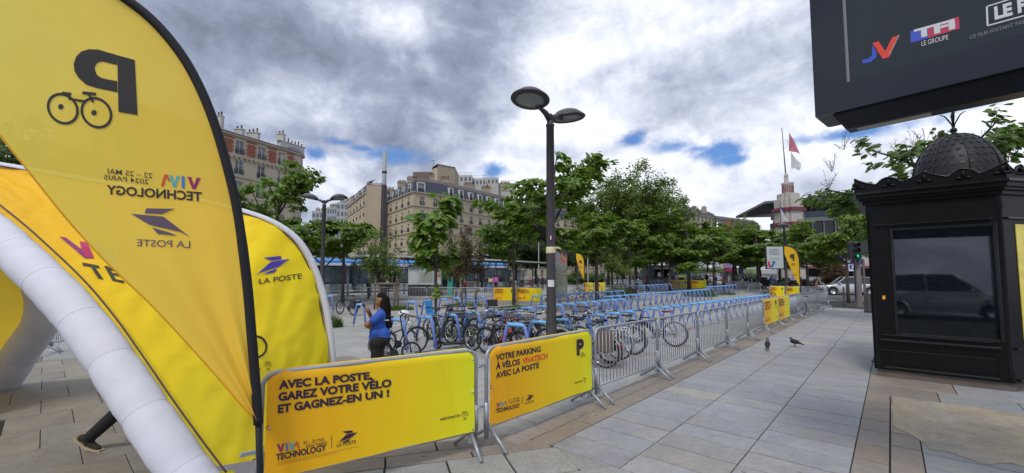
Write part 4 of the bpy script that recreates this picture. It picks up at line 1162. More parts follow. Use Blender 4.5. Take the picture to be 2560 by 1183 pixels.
# print on the side panel
KINK = mat('tent_ink_dark', (.03, .028, .012), .6, 0, 0); TB = mat('tent_ink_blue', (.045, .03, .33), .6, 0, 0)
vP = [mat('tent_purple', (.22, .02, .13), .6, 0, 0), mat('tent_magenta', (.42, .02, .09), .6, 0, 0)]
ps(tent, sT, [[(148, 591), (165, 594), (214, 631), (232, 646), (213, 646)]], vP[0], 'lettering')
ps(tent, sT, [[(199, 603), (218, 606), (236, 646), (214, 644), (205, 628)]], vP[1], 'lettering')
ps(tent, sT, [[(230, 608), (247, 612), (278, 655), (262, 650)]], mat('tent_blue', (.05, .15, .6), .6, 0, 0), 'lettering')
ps(tent, sT, [[(262, 618), (276, 622), (300, 668), (280, 656)]], mat('tent_cyan', (.1, .45, .7), .6, 0, 0), 'lettering')
ps(tent, sT, [[(206, 656), (247, 664), (249, 671), (207, 664)], [(224, 663), (236, 666), (259, 699), (246, 696)]], KINK, 'lettering')
ps(tent, sT, [[(260, 664), (271, 666), (293, 704), (281, 702)], [(266, 667), (300, 674), (302, 680), (268, 674)], [(272, 680), (300, 686), (303, 692), (276, 686)], [(281, 696), (310, 702), (310, 708), (286, 702)]], KINK, 'lettering')
ps(tent, sT, affine([[(x, y) for x, y in P] for P in birdmark(0, 0, 86)], (638, 690), (1, -.10), (.02, -.86)), TB)
ps(tent, sT, [], TB)
pt(tent, sT, 'LA POSTE', (648, 710), (755, 696), 13, KINK, .01)
ps(tent, sT, ring2(640, 867, 29, 5, 26) + ring2(637, 856, 7, 6, 10), BLACKINK, 'emblem')
ps(tent, sT, affine(bikeface(0, 0, 4.6, True), (671, 912), (1, 0), (0, -1)), BLACKINK)
pt(tent, sT, 'by', (644, 925), (654, 923), 6, BLACKINK, 0)
# dark counter at the left edge
cb = thing('dark_counter', 'dark grey counter cabinet cut off by the left picture edge', 'counter', tuple(G(-60, 1085)))
q = G(22, 1062); q.x = X(20, q.y + .52) - .02; zt2 = D(22, 934, q.y).z
part('cabinet', MB().bbox((q.x - .6, q.y, .12), (q.x, q.y + .5, zt2 - .02), .01), mat('counter_grey', (.035, .035, .04), .6, 0, .1), cb, True)
part('top', MB().bbox((q.x - .62, q.y - .02, zt2 - .018), (q.x + .02, q.y + .52, zt2 + .01), .008), mat('counter_top', (.06, .055, .055), .5, 0, .1), cb, True)
for dx in (-.05, -.55):
    for dy in (.05, .45): part('leg', MB().tube([(q.x + dx, q.y + dy, 0), (q.x + dx, q.y + dy, .14)], .022, 8), BLACKM, cb, True)
P_ = [Vector((-10.6, 9.9, 0)), Vector((-8.55, 9.0 + .35, 0)), Vector((-9.2, 11.6, 0)), Vector((-7.9, 13.2, 0))]
make_barrier('barrier seen through the tent opening, its feet showing', D(45, 880, 9.3), D(115, 880, 10.6), 'barriers behind the tent')
make_barrier('farther barrier seen through the tent opening', D(122, 870, 10.7), D(230, 860, 12.0), 'barriers behind the tent')

# ================================================================ small feather flags
def small_flag(label, cx, base_py, top_py, Y, wpx, side, mirrored=True, text=True):
    b_ = D(cx, base_py, Y); zt_ = D(cx, top_py, Y).z; zb_ = terr(0, Y)
    t = thing('feather_flag', label, 'flag', (b_.x, Y, zb_), 0.0)
    w = wpx * Y / FPX; H_ = zt_ - zb_; z1 = D(cx, base_py, Y).z - zb_ + .1
    # local x to the left of the pole (side=-1) or the right
    def pc_(c):
        bend = max(0, (c - .35) / .65) ** 2.2
        return Vector((side * w * .95 * bend, 0, z1 + (H_ - z1) * math.sin(min(1, c) * PI / 2) ** .9))
    def ed(c): return Vector((side * w * min(1.0, 1.12 * c ** .85) , 0, z1 + (H_ - z1) * (c ** 1.1) * (.93 if c < 1 else .97)))
    m_ = MB(); m_.grid(lambda a, c: pc_(c).lerp(ed(c), a) + Vector((0, .02 * math.sin(a * 9) * (1 - c), 0)), 8, 24); part('sail', m_, mat('small_flag_yellow', (.84, .50, .02), .6, 0, .05, 2, trans=.3), t)
    m_ = MB(); m_.tube([(0, 0, 0), (0, 0, z1)] + [tuple(pc_(k / 14)) for k in range(1, 15)], .03, 6); part('pole', m_, BLKF, t)
    if text:
        f = lambda x, y: Vector((side * w * .5 - x, -.03, H_ * .74 + y))
        letters(t, 'P', f, 0, 0, w * .42, FI, .05, align='c')
        f3 = lambda x, y: Vector((side * w * .45 - x, -.03, H_ * .66 + y))
        shape(t, bikeface(0, 0, w * .07, False), f3, FI, 'emblem')
        f2 = lambda x, y: Vector((side * w * .55 - x, -.03, H_ * .47 + y))
        letters(t, 'TECHNOLOGY', f2, 0, 0, w * .06, FI, .03, align='c')
        f2 = lambda x, y: Vector((side * w * .5 - x, -.03, H_ * .40 + y)); shape(t, birdmark(-w * .12, 0, w * .25), f2, FIB, 'emblem')
    return t
small_flag('yellow teardrop flag rising over the far rack rows', 1461, 703, 633, 40, 20, -1)
small_flag('small yellow feather flag beside the exhibition poster', 2001, 718, 615, 31, 36, -1)
# ================================================================ bicycle racks
FOAM = mat('blue_foam_sleeve', (.14, .23, .58), .7, 0, .10, 9, .1, 40, rnd=.12)
FOAMT = mat('blue_foam_skylit', (.15, .38, .68), .65, 0, .10, 9, .1, 40, rnd=.12)  # same foam as the legs; sky reflection on top painted as lighter blue
m_ = MB(); Hh = .84; ht, hb = .235, .45
side = [(-hb, 0, .10), (-.265 - .02, 0, Hh - .12), (-ht - .015, 0, Hh - .03), (-ht + .05, 0, Hh)]
leg_l = MB().tube(side, .038, 8).mesh('sleeve_leg', FOAM)
leg_r = MB().tube([(-x, y, z) for x, y, z in side], .038, 8).mesh('sleeve_leg', FOAM)
topm = MB().tube([(-ht - .012, 0, Hh - .012), (-ht + .05, 0, Hh + .001), (ht - .05, 0, Hh + .001), (ht + .012, 0, Hh - .012)], .042, 8).mesh('top_sleeve', FOAMT)
footm = MB().tube([(-hb, 0, .11), (-hb - .022, 0, 0)], .018, 6).mesh('foot', GALV)
footr = MB().tube([(hb, 0, .11), (hb + .022, 0, 0)], .018, 6).mesh('foot', GALV)
ROD = mat('dark_rod', (.12, .13, .14), .5, .4, .1)
def make_rack(label, loc, sp, rz, grp):
    t = thing('bike_rack', label, 'bike rack', loc, rz, grp)
    for n_, me in (('sleeve_leg', leg_l), ('sleeve_leg', leg_r), ('top_sleeve', topm), ('foot', footm), ('foot', footr)): link(n_, me, t)
    part('link_rod', MB().tube([(0, 0, Hh + .045), (0, sp, Hh + .045)], .010, 6), GALV, t)
    part('ground_rod', MB().tube([(hb + .01, 0, .06), (hb + .01, sp, .06)], .010, 6), ROD, t)
    return t
ORD = 'nearest second third fourth fifth sixth seventh eighth ninth tenth eleventh twelfth thirteenth fourteenth fifteenth sixteenth seventeenth eighteenth nineteenth twentieth'.split()
def ordn(k): return ORD[k] if k < 20 else 'twenty-' + ['first', 'second', 'third', 'fourth', 'fifth', 'sixth', 'seventh'][k - 20]
rows = [((.09, 9.35), (14.1, 23.5), 26, 'blue rack from the camera in the long row beside the walkway barriers', 'racks of the row beside the barriers'),
        ((-2.8, 10.4), (4.93, 19.2), 15, 'blue rack from the camera in the row that starts at the woman', 'racks of the row starting at the woman'),
        ((4.96, 21.7), (15.1, 32.9), 19, 'blue rack from the camera in the long second row at right', 'racks of the second row'),
        ((1.3, 22.5), (7.6, 29.5), 12, 'blue rack from the camera in the row before the painted slab', 'racks before the painted slab'),
        ((12.3, 40), (16.3, 44), 7, 'small blue rack from the camera before the plain grey barrier', 'racks before the plain barrier'),
        ((17.4, 37.2), (21.6, 41.2), 7, 'blue rack from the camera in the short row at the road edge', 'racks at the road edge'),
        ((17.6, 46), (24, 53), 12, 'thin blue rack from the camera before the food stall banners', 'racks before the food stall'),
        ((11.6, 46), (18.7, 53), 11, 'distant blue rack from the camera beside the teardrop flag', 'racks beside the teardrop flag')]
for (a, c, n, lab, grp) in rows:
    a = Vector(a + (0,)); c = Vector(c + (0,)); dv = (c - a) / (n - 1); ang = math.atan2(dv.x, dv.y)
    t0 = None
    for k in range(n):
        lab_ = ordn(k) + ' ' + lab
        p = a + dv * k; p.z = terr(0, p.y)
        if t0 is None: t0 = make_rack(lab_, p, dv.length, -AZ, grp)
        else: clone(t0, p, -AZ + random.uniform(-.02, .02), lab_)
for px, py in ((1205, 743), (1175, 745), (1142, 746), (1110, 749), (1069, 753), (1031, 755), (902, 762), (826, 741), (812, 737)):
    Y = 1150 / (py - 689); p = D(px, 689, Y); p.z = 0
    lab = {902: 'blue rack end just left of the woman and her phone', 826: 'blue rack beside the bicycle with black panniers', 812: 'blue rack half behind the white tent leg'}.get(px, 'blue padded bike rack in the left row, in front of the barriers')
    lab = lab if px < 1000 else ORD[[1205, 1175, 1142, 1110, 1069, 1031].index(px)].replace('nearest', 'rightmost') + (' from right, ' if px < 1200 else ', ') + lab
    make_rack(lab, p, .8 if px > 1000 else .5, -AZ, 'racks of the left row' if px > 1000 else 'single racks at the left')

# ================================================================ bicycles
tyre = {}
def wheel_parts(parent, cx, r, mt=RUB, rim=CHROME, tw=.022, disc=False):
    w = link('wheel', None, parent, (cx, 0, r))
    circ = lambda R, n: [(R * math.cos(2 * PI * k / n), 0, R * math.sin(2 * PI * k / n)) for k in range(n)]
    part('tyre', MB().tube(circ(r - tw, 32), tw, 7, closed=True), mt, w)
    part('rim', MB().tube(circ(r - 2.3 * tw, 32), .010, 5, closed=True), rim, w)
    m_ = MB()
    for k in range(24):
        a = 2 * PI * k / 24; m_.tube([(.02 * math.cos(a + .9), .02 * (-1) ** k, .02 * math.sin(a + .9)), ((r - 2.4 * tw) * math.cos(a), 0, (r - 2.4 * tw) * math.sin(a))], .0016, 3, cap=False)
    o = part('spokes', m_, CHROME, w); o['kind'] = 'stuff'
    part('hub', MB().tube([(0, -.05, 0), (0, .05, 0)], .024, 8), BLACKM, w)
    if disc: part('brake_disc', MB().tube([(0, -.03, 0), (0, -.033, 0)], .085, 16), CHROME, w)
    return w
def make_bike(label, rear, front, frame, r=.34, style='mtb', fork=None, fender=None, basket=None, bags=None, battery=None, saddle=BLACKM, tw=.026, seat=None, step=False, rack=False, flat=1, rim=CHROME, group='bicycles parked at the racks', hb_=None, cat='bicycle', lean=.06):
    rear = Vector((rear[0], rear[1], 0)); front = Vector((front[0], front[1], 0)); wb = (front - rear).length
    t = thing('bicycle', label, cat, (rear.x, rear.y, terr(0, rear.y)), math.atan2((front - rear).y, (front - rear).x), group)
    t.rotation_euler[0] = lean
    fork = fork or BLACKM
    wheel_parts(t, 0, r, tw=tw, rim=rim, disc=style == 'mtb'); wheel_parts(t, wb, r, tw=tw, rim=rim, disc=style == 'mtb')
    bbx = wb * .42; bz = r * .88; hx = wb - .20; hz_ = r + .42; sx = bbx - .22; sz = r + .40
    if r < .3: hz_ = .72; sz = .62
    m_ = MB(); R_ = .017 if style != 'e' else .024
    m_.tube([(bbx, 0, bz), (sx, 0, sz)], .017, 8)
    m_.tube([(bbx, 0, bz), (hx + .02, 0, hz_ - .12)], R_ * (1.5 if battery or style == 'e' else 1), 8)
    if step: m_.tube([(bbx - .06, 0, bz + .14), (bbx + .2, 0, bz + .16), (hx, 0, hz_ - .08)], .018, 8)
    else: m_.tube([(sx + .02, 0, sz - .03), (hx, 0, hz_)], .016, 8)
    m_.tube([(hx + .03, 0, hz_ - .14), (hx - .015, 0, hz_ + .06)], .022, 8)
    for s in (-1, 1):
        m_.tube([(bbx, s * .03, bz), (0, s * .06, r)], .010, 6); m_.tube([(sx + .03, s * .015, sz - .08), (0, s * .06, r)], .009, 6)
    part('frame', m_, frame, t)
    m_ = MB()
    for s in (-1, 1): m_.tube([(hx + .035, s * .045, hz_ - .15), (wb - .03, s * .055, r + .16), (wb, s * .055, r)], [.018 if style == 'mtb' else .012, .016 if style == 'mtb' else .011, .012], 7)
    m_.tube([(hx + .035, -.05, hz_ - .15), (hx + .035, .05, hz_ - .15)], .018, 7)
    part('fork', m_, fork, t)
    zh = hb_ or (r + .66 if style != 'mtb' else r + .62)
    m_ = MB(); m_.tube([(hx - .015, 0, hz_ + .06), (hx - .05, 0, zh - .04), (hx, 0, zh)], .014, 7)
    if style == 'mtb': m_.tube([(hx - .04, -.34, zh + .01), (hx, -.1, zh), (hx, .1, zh), (hx - .04, .34, zh + .01)], .012, 7)
    else: m_.tube([(hx - .22, -.29, zh + .02), (hx - .12, -.29, zh + .03), (hx, -.12, zh), (hx, .12, zh), (hx - .12, .29, zh + .03), (hx - .22, .29, zh + .02)], .011, 7)
    part('handlebar', m_, BLACKM if style == 'mtb' else CHROME, t)
    m_ = MB()
    for s in (-1, 1):
        gx = hx - .04 if style == 'mtb' else hx - .24
        m_.tube([(gx, s * .22, zh + .01), (gx, s * .36, zh + .01)] if style == 'mtb' else [(gx, s * .29, zh + .02), (gx + .12, s * .29, zh + .03)], .017, 7)
        m_.tube([(gx + .02, s * .25, zh), (gx + .10, s * .26, zh - .02), (gx + .10, s * .34, zh - .03)], .006, 5)
    part('grips', m_, RUB, t)
    m_ = MB()
    for s in (-1, 1): m_.tube([(hx, s * .2, zh), (hx + .13, s * .12, zh - .06), (hx + .09, s * .04, zh - .22), (hx + .02, 0, hz_ - .1)], .004, 4)
    part('cables', m_, BLACKM, t)
    zs = r + .62
    part('seatpost', MB().tube([(sx, 0, sz - .02), (sx - .05, 0, zs - .03)], .014, 8), CHROME, t)
    m_ = MB(); m_.grid(lambda a, c: Vector((sx - .18 + .27 * a, (c - .5) * (.15 * (1 - a) ** .7 + .035), zs + .025 * (1 - abs(c - .5) * 2) ** .5 - .012 + .012 * math.cos(a * 5))), 8, 6)
    m_.grid(lambda a, c: Vector((sx - .18 + .27 * a, (.5 - c) * (.15 * (1 - a) ** .7 + .035), zs - .015 - .03 * (1 - abs(c - .5) * 2))), 8, 6)
    part('saddle', m_, saddle, t)
    m_ = MB(); m_.tube([(bbx, -.055, bz), (bbx, -.06, bz)], .09, 18); m_.tube([(bbx, -.07, bz), (bbx + .12, -.075, bz - .11)], .011, 6); m_.tube([(bbx, .07, bz), (bbx - .12, .075, bz + .11)], .011, 6)
    m_.bbox((bbx + .08, -.18, bz - .125), (bbx + .17, -.08, bz - .10), .004); m_.bbox((bbx - .17, .08, bz + .10), (bbx - .08, .18, bz + .125), .004)
    part('crankset', m_, BLACKM, t)
    m_ = MB(); m_.tube([(0, -.056, r + .035), (bbx, -.058, bz + .085)], .005, 4); m_.tube([(0, -.056, r - .035), (bbx, -.058, bz - .085)], .005, 4)
    m_.tube([(0, -.05, r), (0, -.062, r)], .05, 14); m_.tube([(.0, -.07, r - .03), (.01, -.075, r - .12)], .018, 6)
    part('chain', m_, mat('chain', (.08, .075, .07), .5, .5, .1), t)
    if fender:
        for cx in (0, wb):
            m_ = MB(); a0, a1 = (.15 * PI, 1.05 * PI) if cx == 0 else (-.05 * PI, .72 * PI)
            if cx == 0: a0, a1 = .12 * PI, 1.12 * PI
            Rr = r + .018
            m_.grid(lambda a, c: Vector((cx + Rr * math.cos(a0 + (a1 - a0) * a), (c - .5) * .058, r + Rr * math.sin(a0 + (a1 - a0) * a) + .006 * (1 - abs(c - .5) * 2))), 20, 4)
            for s in (-1, 1): m_.tube([(cx, s * .05, r), (cx + Rr * math.cos(.8 * PI if cx == 0 else .1 * PI), s * .03, r + Rr * math.sin(.8 * PI if cx == 0 else .1 * PI))], .003, 4)
            part('mudguard', m_, fender, t)
        if saddle is not BLACKM or bags: part('tail_light', MB().bbox((-r * .95 - .05, -.03, r * 1.35), (-r * .95 - .01, .03, r * 1.35 + .07), .008), mat('red_lens', (.5, .02, .02), .25, 0, 0), t)
    if rack or bags:
        m_ = MB(); zr = 2 * r + .06
        for s in (-1, 1): m_.tube([(sx + .05, s * .05, zr), (-.28, s * .06, zr)], .006, 5); m_.tube([(-.1, s * .06, zr), (0, s * .06, r)], .005, 5); m_.tube([(-.24, s * .06, zr), (0, s * .06, r)], .005, 5)
        for k in range(4): m_.tube([(-.26 + .1 * k, -.06, zr), (-.26 + .1 * k, .06, zr)], .004, 4)
        part('carrier', m_, CHROME, t)
    if bags:
        for s in (-1, 1): part('pannier', MB().bbox((-.26, s * .07 - (.14 if s < 0 else 0), r + .02), (.10, s * .07 + (.14 if s > 0 else 0), 2 * r + .1), .04), bags, t)
    if basket:
        m_ = MB(); x0, x1 = hx + .08, hx + .38; z0_, z1_ = zh - .22, zh + .04
        for z, e in ((z0_, .03), ((z0_ + z1_) / 2, .015), (z1_, 0)):
            m_.tube([(x0 + e, -.17 + e, z), (x1 - e, -.17 + e, z), (x1 - e, .17 - e, z), (x0 + e, .17 - e, z)], .005, 5, closed=True)
        for k in range(8):
            xx = x0 + .03 + k * (x1 - x0 - .06) / 7; yy = -.14 + k * .04
            m_.tube([(xx, -.14, z0_), (xx, -.17, z1_)], .0028, 4); m_.tube([(xx, .14, z0_), (xx, .17, z1_)], .0028, 4); m_.tube([(x0 + .03, yy, z0_), (x0, yy * 1.2, z1_)], .0028, 4); m_.tube([(x1 - .03, yy, z0_), (x1, yy * 1.2, z1_)], .0028, 4); m_.tube([(xx, -.14, z0_), (xx, .14, z0_)], .0028, 4)
        part('basket', m_, basket, t)
    if battery:
        M_ = Matrix.Translation((bbx + .03, 0, bz + .04)) @ Matrix.Rotation(-math.atan2(hz_ - .12 - bz, hx - bbx), 4, 'Y')
        part('battery', MB().bbox((.06, -.045, -.01), (.46, .045, .085), .02, M_), battery, t)
    if seat:
        m_ = MB(); m_.bbox((-.14, -.13, 2 * r + .10), (.12, .13, 2 * r + .16), .03); m_.prism([(-.17, -.13, 2 * r + .11), (-.10, -.13, 2 * r + .11), (-.20, -.10, 2 * r + .50), (-.25, -.10, 2 * r + .50)], (0, .24, 0))
        part('child_seat', m_, seat, t)
    return t
BK = mat('bike_black', (.012, .013, .016), .3, .1, .05); NAVY = mat('bike_blue', (.02, .07, .17), .3, .3, .05); SILV = mat('bike_silver', (.45, .46, .48), .35, .5, .05)
BLUG = mat('bike_bluegrey', (.07, .16, .22), .35, .3, .1); REDP = mat('bike_red', (.28, .02, .02), .35, .1, .05); WH = mat('bike_white', (.62, .62, .62), .35, 0, .05)
BROWNB = mat('pannier_brown', (.10, .075, .055), .8, 0, .2); SKYB = mat('child_seat_blue', (.02, .20, .48), .45, 0, .05)
g2 = lambda px, Y: (X(px, Y), Y)
make_bike('black sports bicycle with red saddle, nearest the second bare barrier', (4.41, 11.5), (3.43, 12.03), BK, style='mtb', saddle=mat('red_saddle', (.18, .02, .025), .5, 0, .1), fender=SILV, battery=BK)
make_bike('old silver-guarded bicycle with brown bag behind the first bare barrier', (1.93, 8.90), (1.13, 9.60), BLUG, style='city', fender=SILV, bags=BROWNB, step=True, tw=.02)
make_bike('blue grey bicycle with black front basket, second from the barrier', (2.45, 9.76), (1.66, 10.46), BLUG, style='city', fender=SILV, basket=BLACKM, rack=True, tw=.019, hb_=1.12)
make_bike('bicycle with chrome front basket just right of the near lamp post', (1.15, 9.9), (.35, 10.6), SILV, style='city', fender=SILV, basket=CHROME, step=True, tw=.02)
make_bike('black and red mountain bicycle behind the second yellow banner', (-.62, 10.45), (.19, 9.75), BK, style='mtb', battery=REDP, tw=.026, rim=BLACKM)
make_bike('dark bicycle with white fork behind the mountain bicycle', (.05, 12.1), (-.75, 12.8), BK, style='mtb', fork=WH, tw=.02)
make_bike('bicycle with red frame half hidden behind the white forked one', (.45, 11.3), (-.35, 12.0), REDP, style='mtb', tw=.022, rack=True, bags=BLACKM)
make_bike('long blue cargo bicycle with blue child seat and black crate', (-2.35, 12.75), (-1.50, 11.95), NAVY, style='mtb', seat=SKYB, tw=.026, r=.33, rack=True, rim=BLACKM, hb_=1.1)
make_bike('white framed electric bicycle right behind the woman', (-3.02, 9.95), (-2.38, 10.5), WH, style='mtb', tw=.026, rim=SILV, fender=BLACKM)
make_bike('small black folding bicycle beside the woman in blue', (-2.88, 9.45), (-2.28, 9.62), BK, r=.22, style='mtb', tw=.022, rack=True, hb_=1.06)
make_bike('black bicycle with black panniers parked alone at the left', (-7.65, 20.4), (-8.55, 21.0), BK, style='mtb', bags=BLACKM, tw=.026, rim=BLACKM)
make_bike('dark bicycle parked behind the yellow banner at the row end', (13.0, 19.9), (13.9, 20.3), BK, style='mtb', tw=.026)
make_bike('black bicycle facing the camera under the trees, left one', (10.1, 36.9), (10.2, 35.9), BK, style='city', tw=.03, bags=BLACKM)
make_bike('black bicycle facing the camera under the trees, right one', (10.7, 36.9), (10.8, 35.9), BK, style='city', tw=.03, bags=BLACKM, fork=WH)
make_bike('dark bicycle among the racks beyond the painted slab', (5.2, 36.5), (6.1, 37.2), BK, style='city', tw=.024)
make_bike('silver bicycle among the racks beyond the painted slab', (5.9, 36.0), (6.8, 36.6), SILV, style='city', tw=.024)
make_bike('bicycle leaning near the road behind the lamp', (18.6, 31.3), (19.5, 31.6), BK, style='city', tw=.024)
r9 = random.Random(77)
for i, (rx, ry, fr_, st_, kw) in enumerate(((-1.75, 12.1, BK, 'mtb', {}), (-.25, 10.2, NAVY, 'city', dict(fender=BLACKM, rack=True)), (.8, 10.9, BK, 'mtb', dict(battery=BLACKM)), (1.55, 9.4, BLUG, 'city', dict(fender=SILV)), (2.15, 9.35, NAVY, 'city', dict(fender=SILV, rack=True, step=True)), (-1.1, 12.5, BLUG, 'mtb', dict(fork=SILV)), (2.95, 10.35, BLUG, 'city', dict(fender=BLACKM, step=True)))):
    lab = ['black bicycle between the cargo bicycle and the scooter', 'navy bicycle tucked behind the black and red mountain bicycle', 'black electric bicycle just left of the near lamp post', 'blue grey bicycle right of the near lamp post', 'navy step through bicycle tangled with the silver guarded one', 'blue grey bicycle with silver fork near the sapling', 'blue grey step through bicycle beside the black sports bicycle'][i]
    make_bike(lab, (rx, ry), (rx - .76, ry + .70), fr_, style=st_, lean=r9.uniform(-.1, .12), **kw)
# crate on the cargo bicycle, helmet, scooter
o = thing('crate', 'black plastic crate on the front of the blue cargo bicycle', 'crate', (-1.45, 11.75, .0))
q = D(1141, 785, 11.8); 
m_ = MB(); w_, d_, h_ = .25, .17, .085
for z in (-h_, 0, h_): m_.tube([(q.x - w_, q.y - d_, q.z + z), (q.x + w_, q.y - d_, q.z + z), (q.x + w_, q.y + d_, q.z + z), (q.x - w_, q.y + d_, q.z + z)], .010, 5, closed=True)
for k in range(9):
    x = q.x - w_ + k * w_ / 4; m_.tube([(x, q.y - d_, q.z - h_), (x, q.y - d_, q.z + h_)], .005, 4); m_.tube([(x, q.y + d_, q.z - h_), (x, q.y + d_, q.z + h_)], .005, 4)
part('frame', m_, BLACKM, o, True); part('tray', MB().box((q.x - w_, q.y - d_, q.z - h_ - .005), (q.x + w_, q.y + d_, q.z - h_ + .003)), BLACKM, o, True)
q = D(1010, 783, 10.6); o = thing('helmet', 'white bicycle helmet hanging on the handlebar near the woman', 'helmet', tuple(q))
m_ = MB(); m_.grid(lambda a, c: Vector((.15 * math.cos(a * 2 * PI) * math.sin(c * PI / 2), .11 * math.sin(a * 2 * PI) * math.sin(c * PI / 2), .10 * math.cos(c * PI / 2) - .02)), 20, 8); part('shell', m_, WH, o)
m_ = MB(); m_.tube([(-.1, -.08, -.02), (-.02, -.06, -.14), (.1, -.08, -.02)], .006, 5); part('strap', m_, BLACKM, o)
t = thing('kick_scooter', 'black electric kick scooter leaning at a blue rack', 'scooter', (-1.95, 11.15, 0), math.atan2(.25, .62), 'scooters')
wheel_parts(t, 0, .115, tw=.032); wheel_parts(t, .92, .115, tw=.032)
m_ = MB(); m_.bbox((.14, -.08, .10), (.82, .08, .16), .02); m_.tube([(.05, 0, .22), (.16, 0, .14)], .03, 8); part('deck', m_, BLACKM, t)
m_ = MB(); m_.tube([(0, 0, .12), (.04, 0, .24), (.26, 0, 1.12)], .024, 8); part('stem', m_, BLACKM, t)
m_ = MB(); m_.tube([(.26, -.24, 1.12), (.26, .24, 1.12)], .016, 8); part('handlebar', m_, RUB, t)
part('mudguard', MB().grid(lambda a, c: Vector((.92 + .15 * math.cos(.2 + a * 1.9), (c - .5) * .1, .115 + .15 * math.sin(.2 + a * 1.9))), 8, 2), REDP, t)

# ================================================================ people
SKIN = mat('skin', (.42, .22, .14), .55, 0, .05); SKIND = mat('skin_tan', (.26, .12, .065), .55, 0, .05); HAIR = mat('dark_hair', (.012, .007, .006), .6, 0, .3, 30)
HGREY = mat('grey_hair', (.3, .29, .28), .7, 0, .1)
_cl = {}
def cloth(c): 
    if c not in _cl: _cl[c] = mat('cloth_%d' % len(_cl), c, .85, 0, .14, 7, .3, 12)
    return _cl[c]
def cap(m_, a, c, ra, rb, n=10):
    a = Vector(a); c = Vector(c); d_ = (c - a); L_ = d_.length
    if L_ < 1e-5: d_ = Vector((0, 0, 1)); L_ = 1e-4; 
    d_ = d_.normalized(); pts = []; rr = []
    for k in range(4): an = PI / 2 * (1 - k / 4); pts.append(a - d_ * ra * math.sin(an)); rr.append(max(.0015, ra * math.cos(an)))
    for k in range(5): an = PI / 2 * k / 4; pts.append(c + d_ * rb * math.sin(an)); rr.append(max(.0015, rb * math.cos(an)))
    m_.tube(pts, rr, n)
def body_mesh(prims, voxel, mats, smooth=3):
    """one continuous skin over tapered limbs; every face takes the material of the limb under it"""
    m_ = MB()
    for p in prims: cap(m_, p[0], p[1], p[2], p[3])
    tmp = bpy.data.objects.new('tmp', m_.mesh('tmp', mats[0])); COL.objects.link(tmp)
    r = tmp.modifiers.new('r', 'REMESH'); r.mode = 'VOXEL'; r.voxel_size = voxel; r.use_smooth_shade = True
    s = tmp.modifiers.new('s', 'SMOOTH'); s.iterations = smooth; s.factor = .5
    bpy.context.view_layer.update()
    me = bpy.data.meshes.new_from_object(tmp.evaluated_get(bpy.context.evaluated_depsgraph_get()))
    bpy.data.objects.remove(tmp)
    co = np.empty(len(me.vertices) * 3); me.vertices.foreach_get('co', co); co = co.reshape(-1, 3)
    cen = np.empty(len(me.polygons) * 3); me.polygons.foreach_get('center', cen); cen = cen.reshape(-1, 3)
    best = np.full(len(cen), 1e9); idx = np.zeros(len(cen), int)
    for p in prims:
        a = np.array(p[0], float); c = np.array(p[1], float); ab = c - a; l2 = max(1e-9, ab @ ab)
        t = np.clip(((cen - a) @ ab) / l2, 0, 1); d_ = np.linalg.norm(cen - (a + t[:, None] * ab), axis=1) - (p[2] + (p[3] - p[2]) * t)
        k = d_ < best; best[k] = d_[k]; idx[k] = p[4]
    me.materials.clear()
    for m in mats: me.materials.append(m)
    me.polygons.foreach_set('material_index', idx.astype(np.int32)); me.polygons.foreach_set('use_smooth', [True] * len(idx)); me.update()
    return me
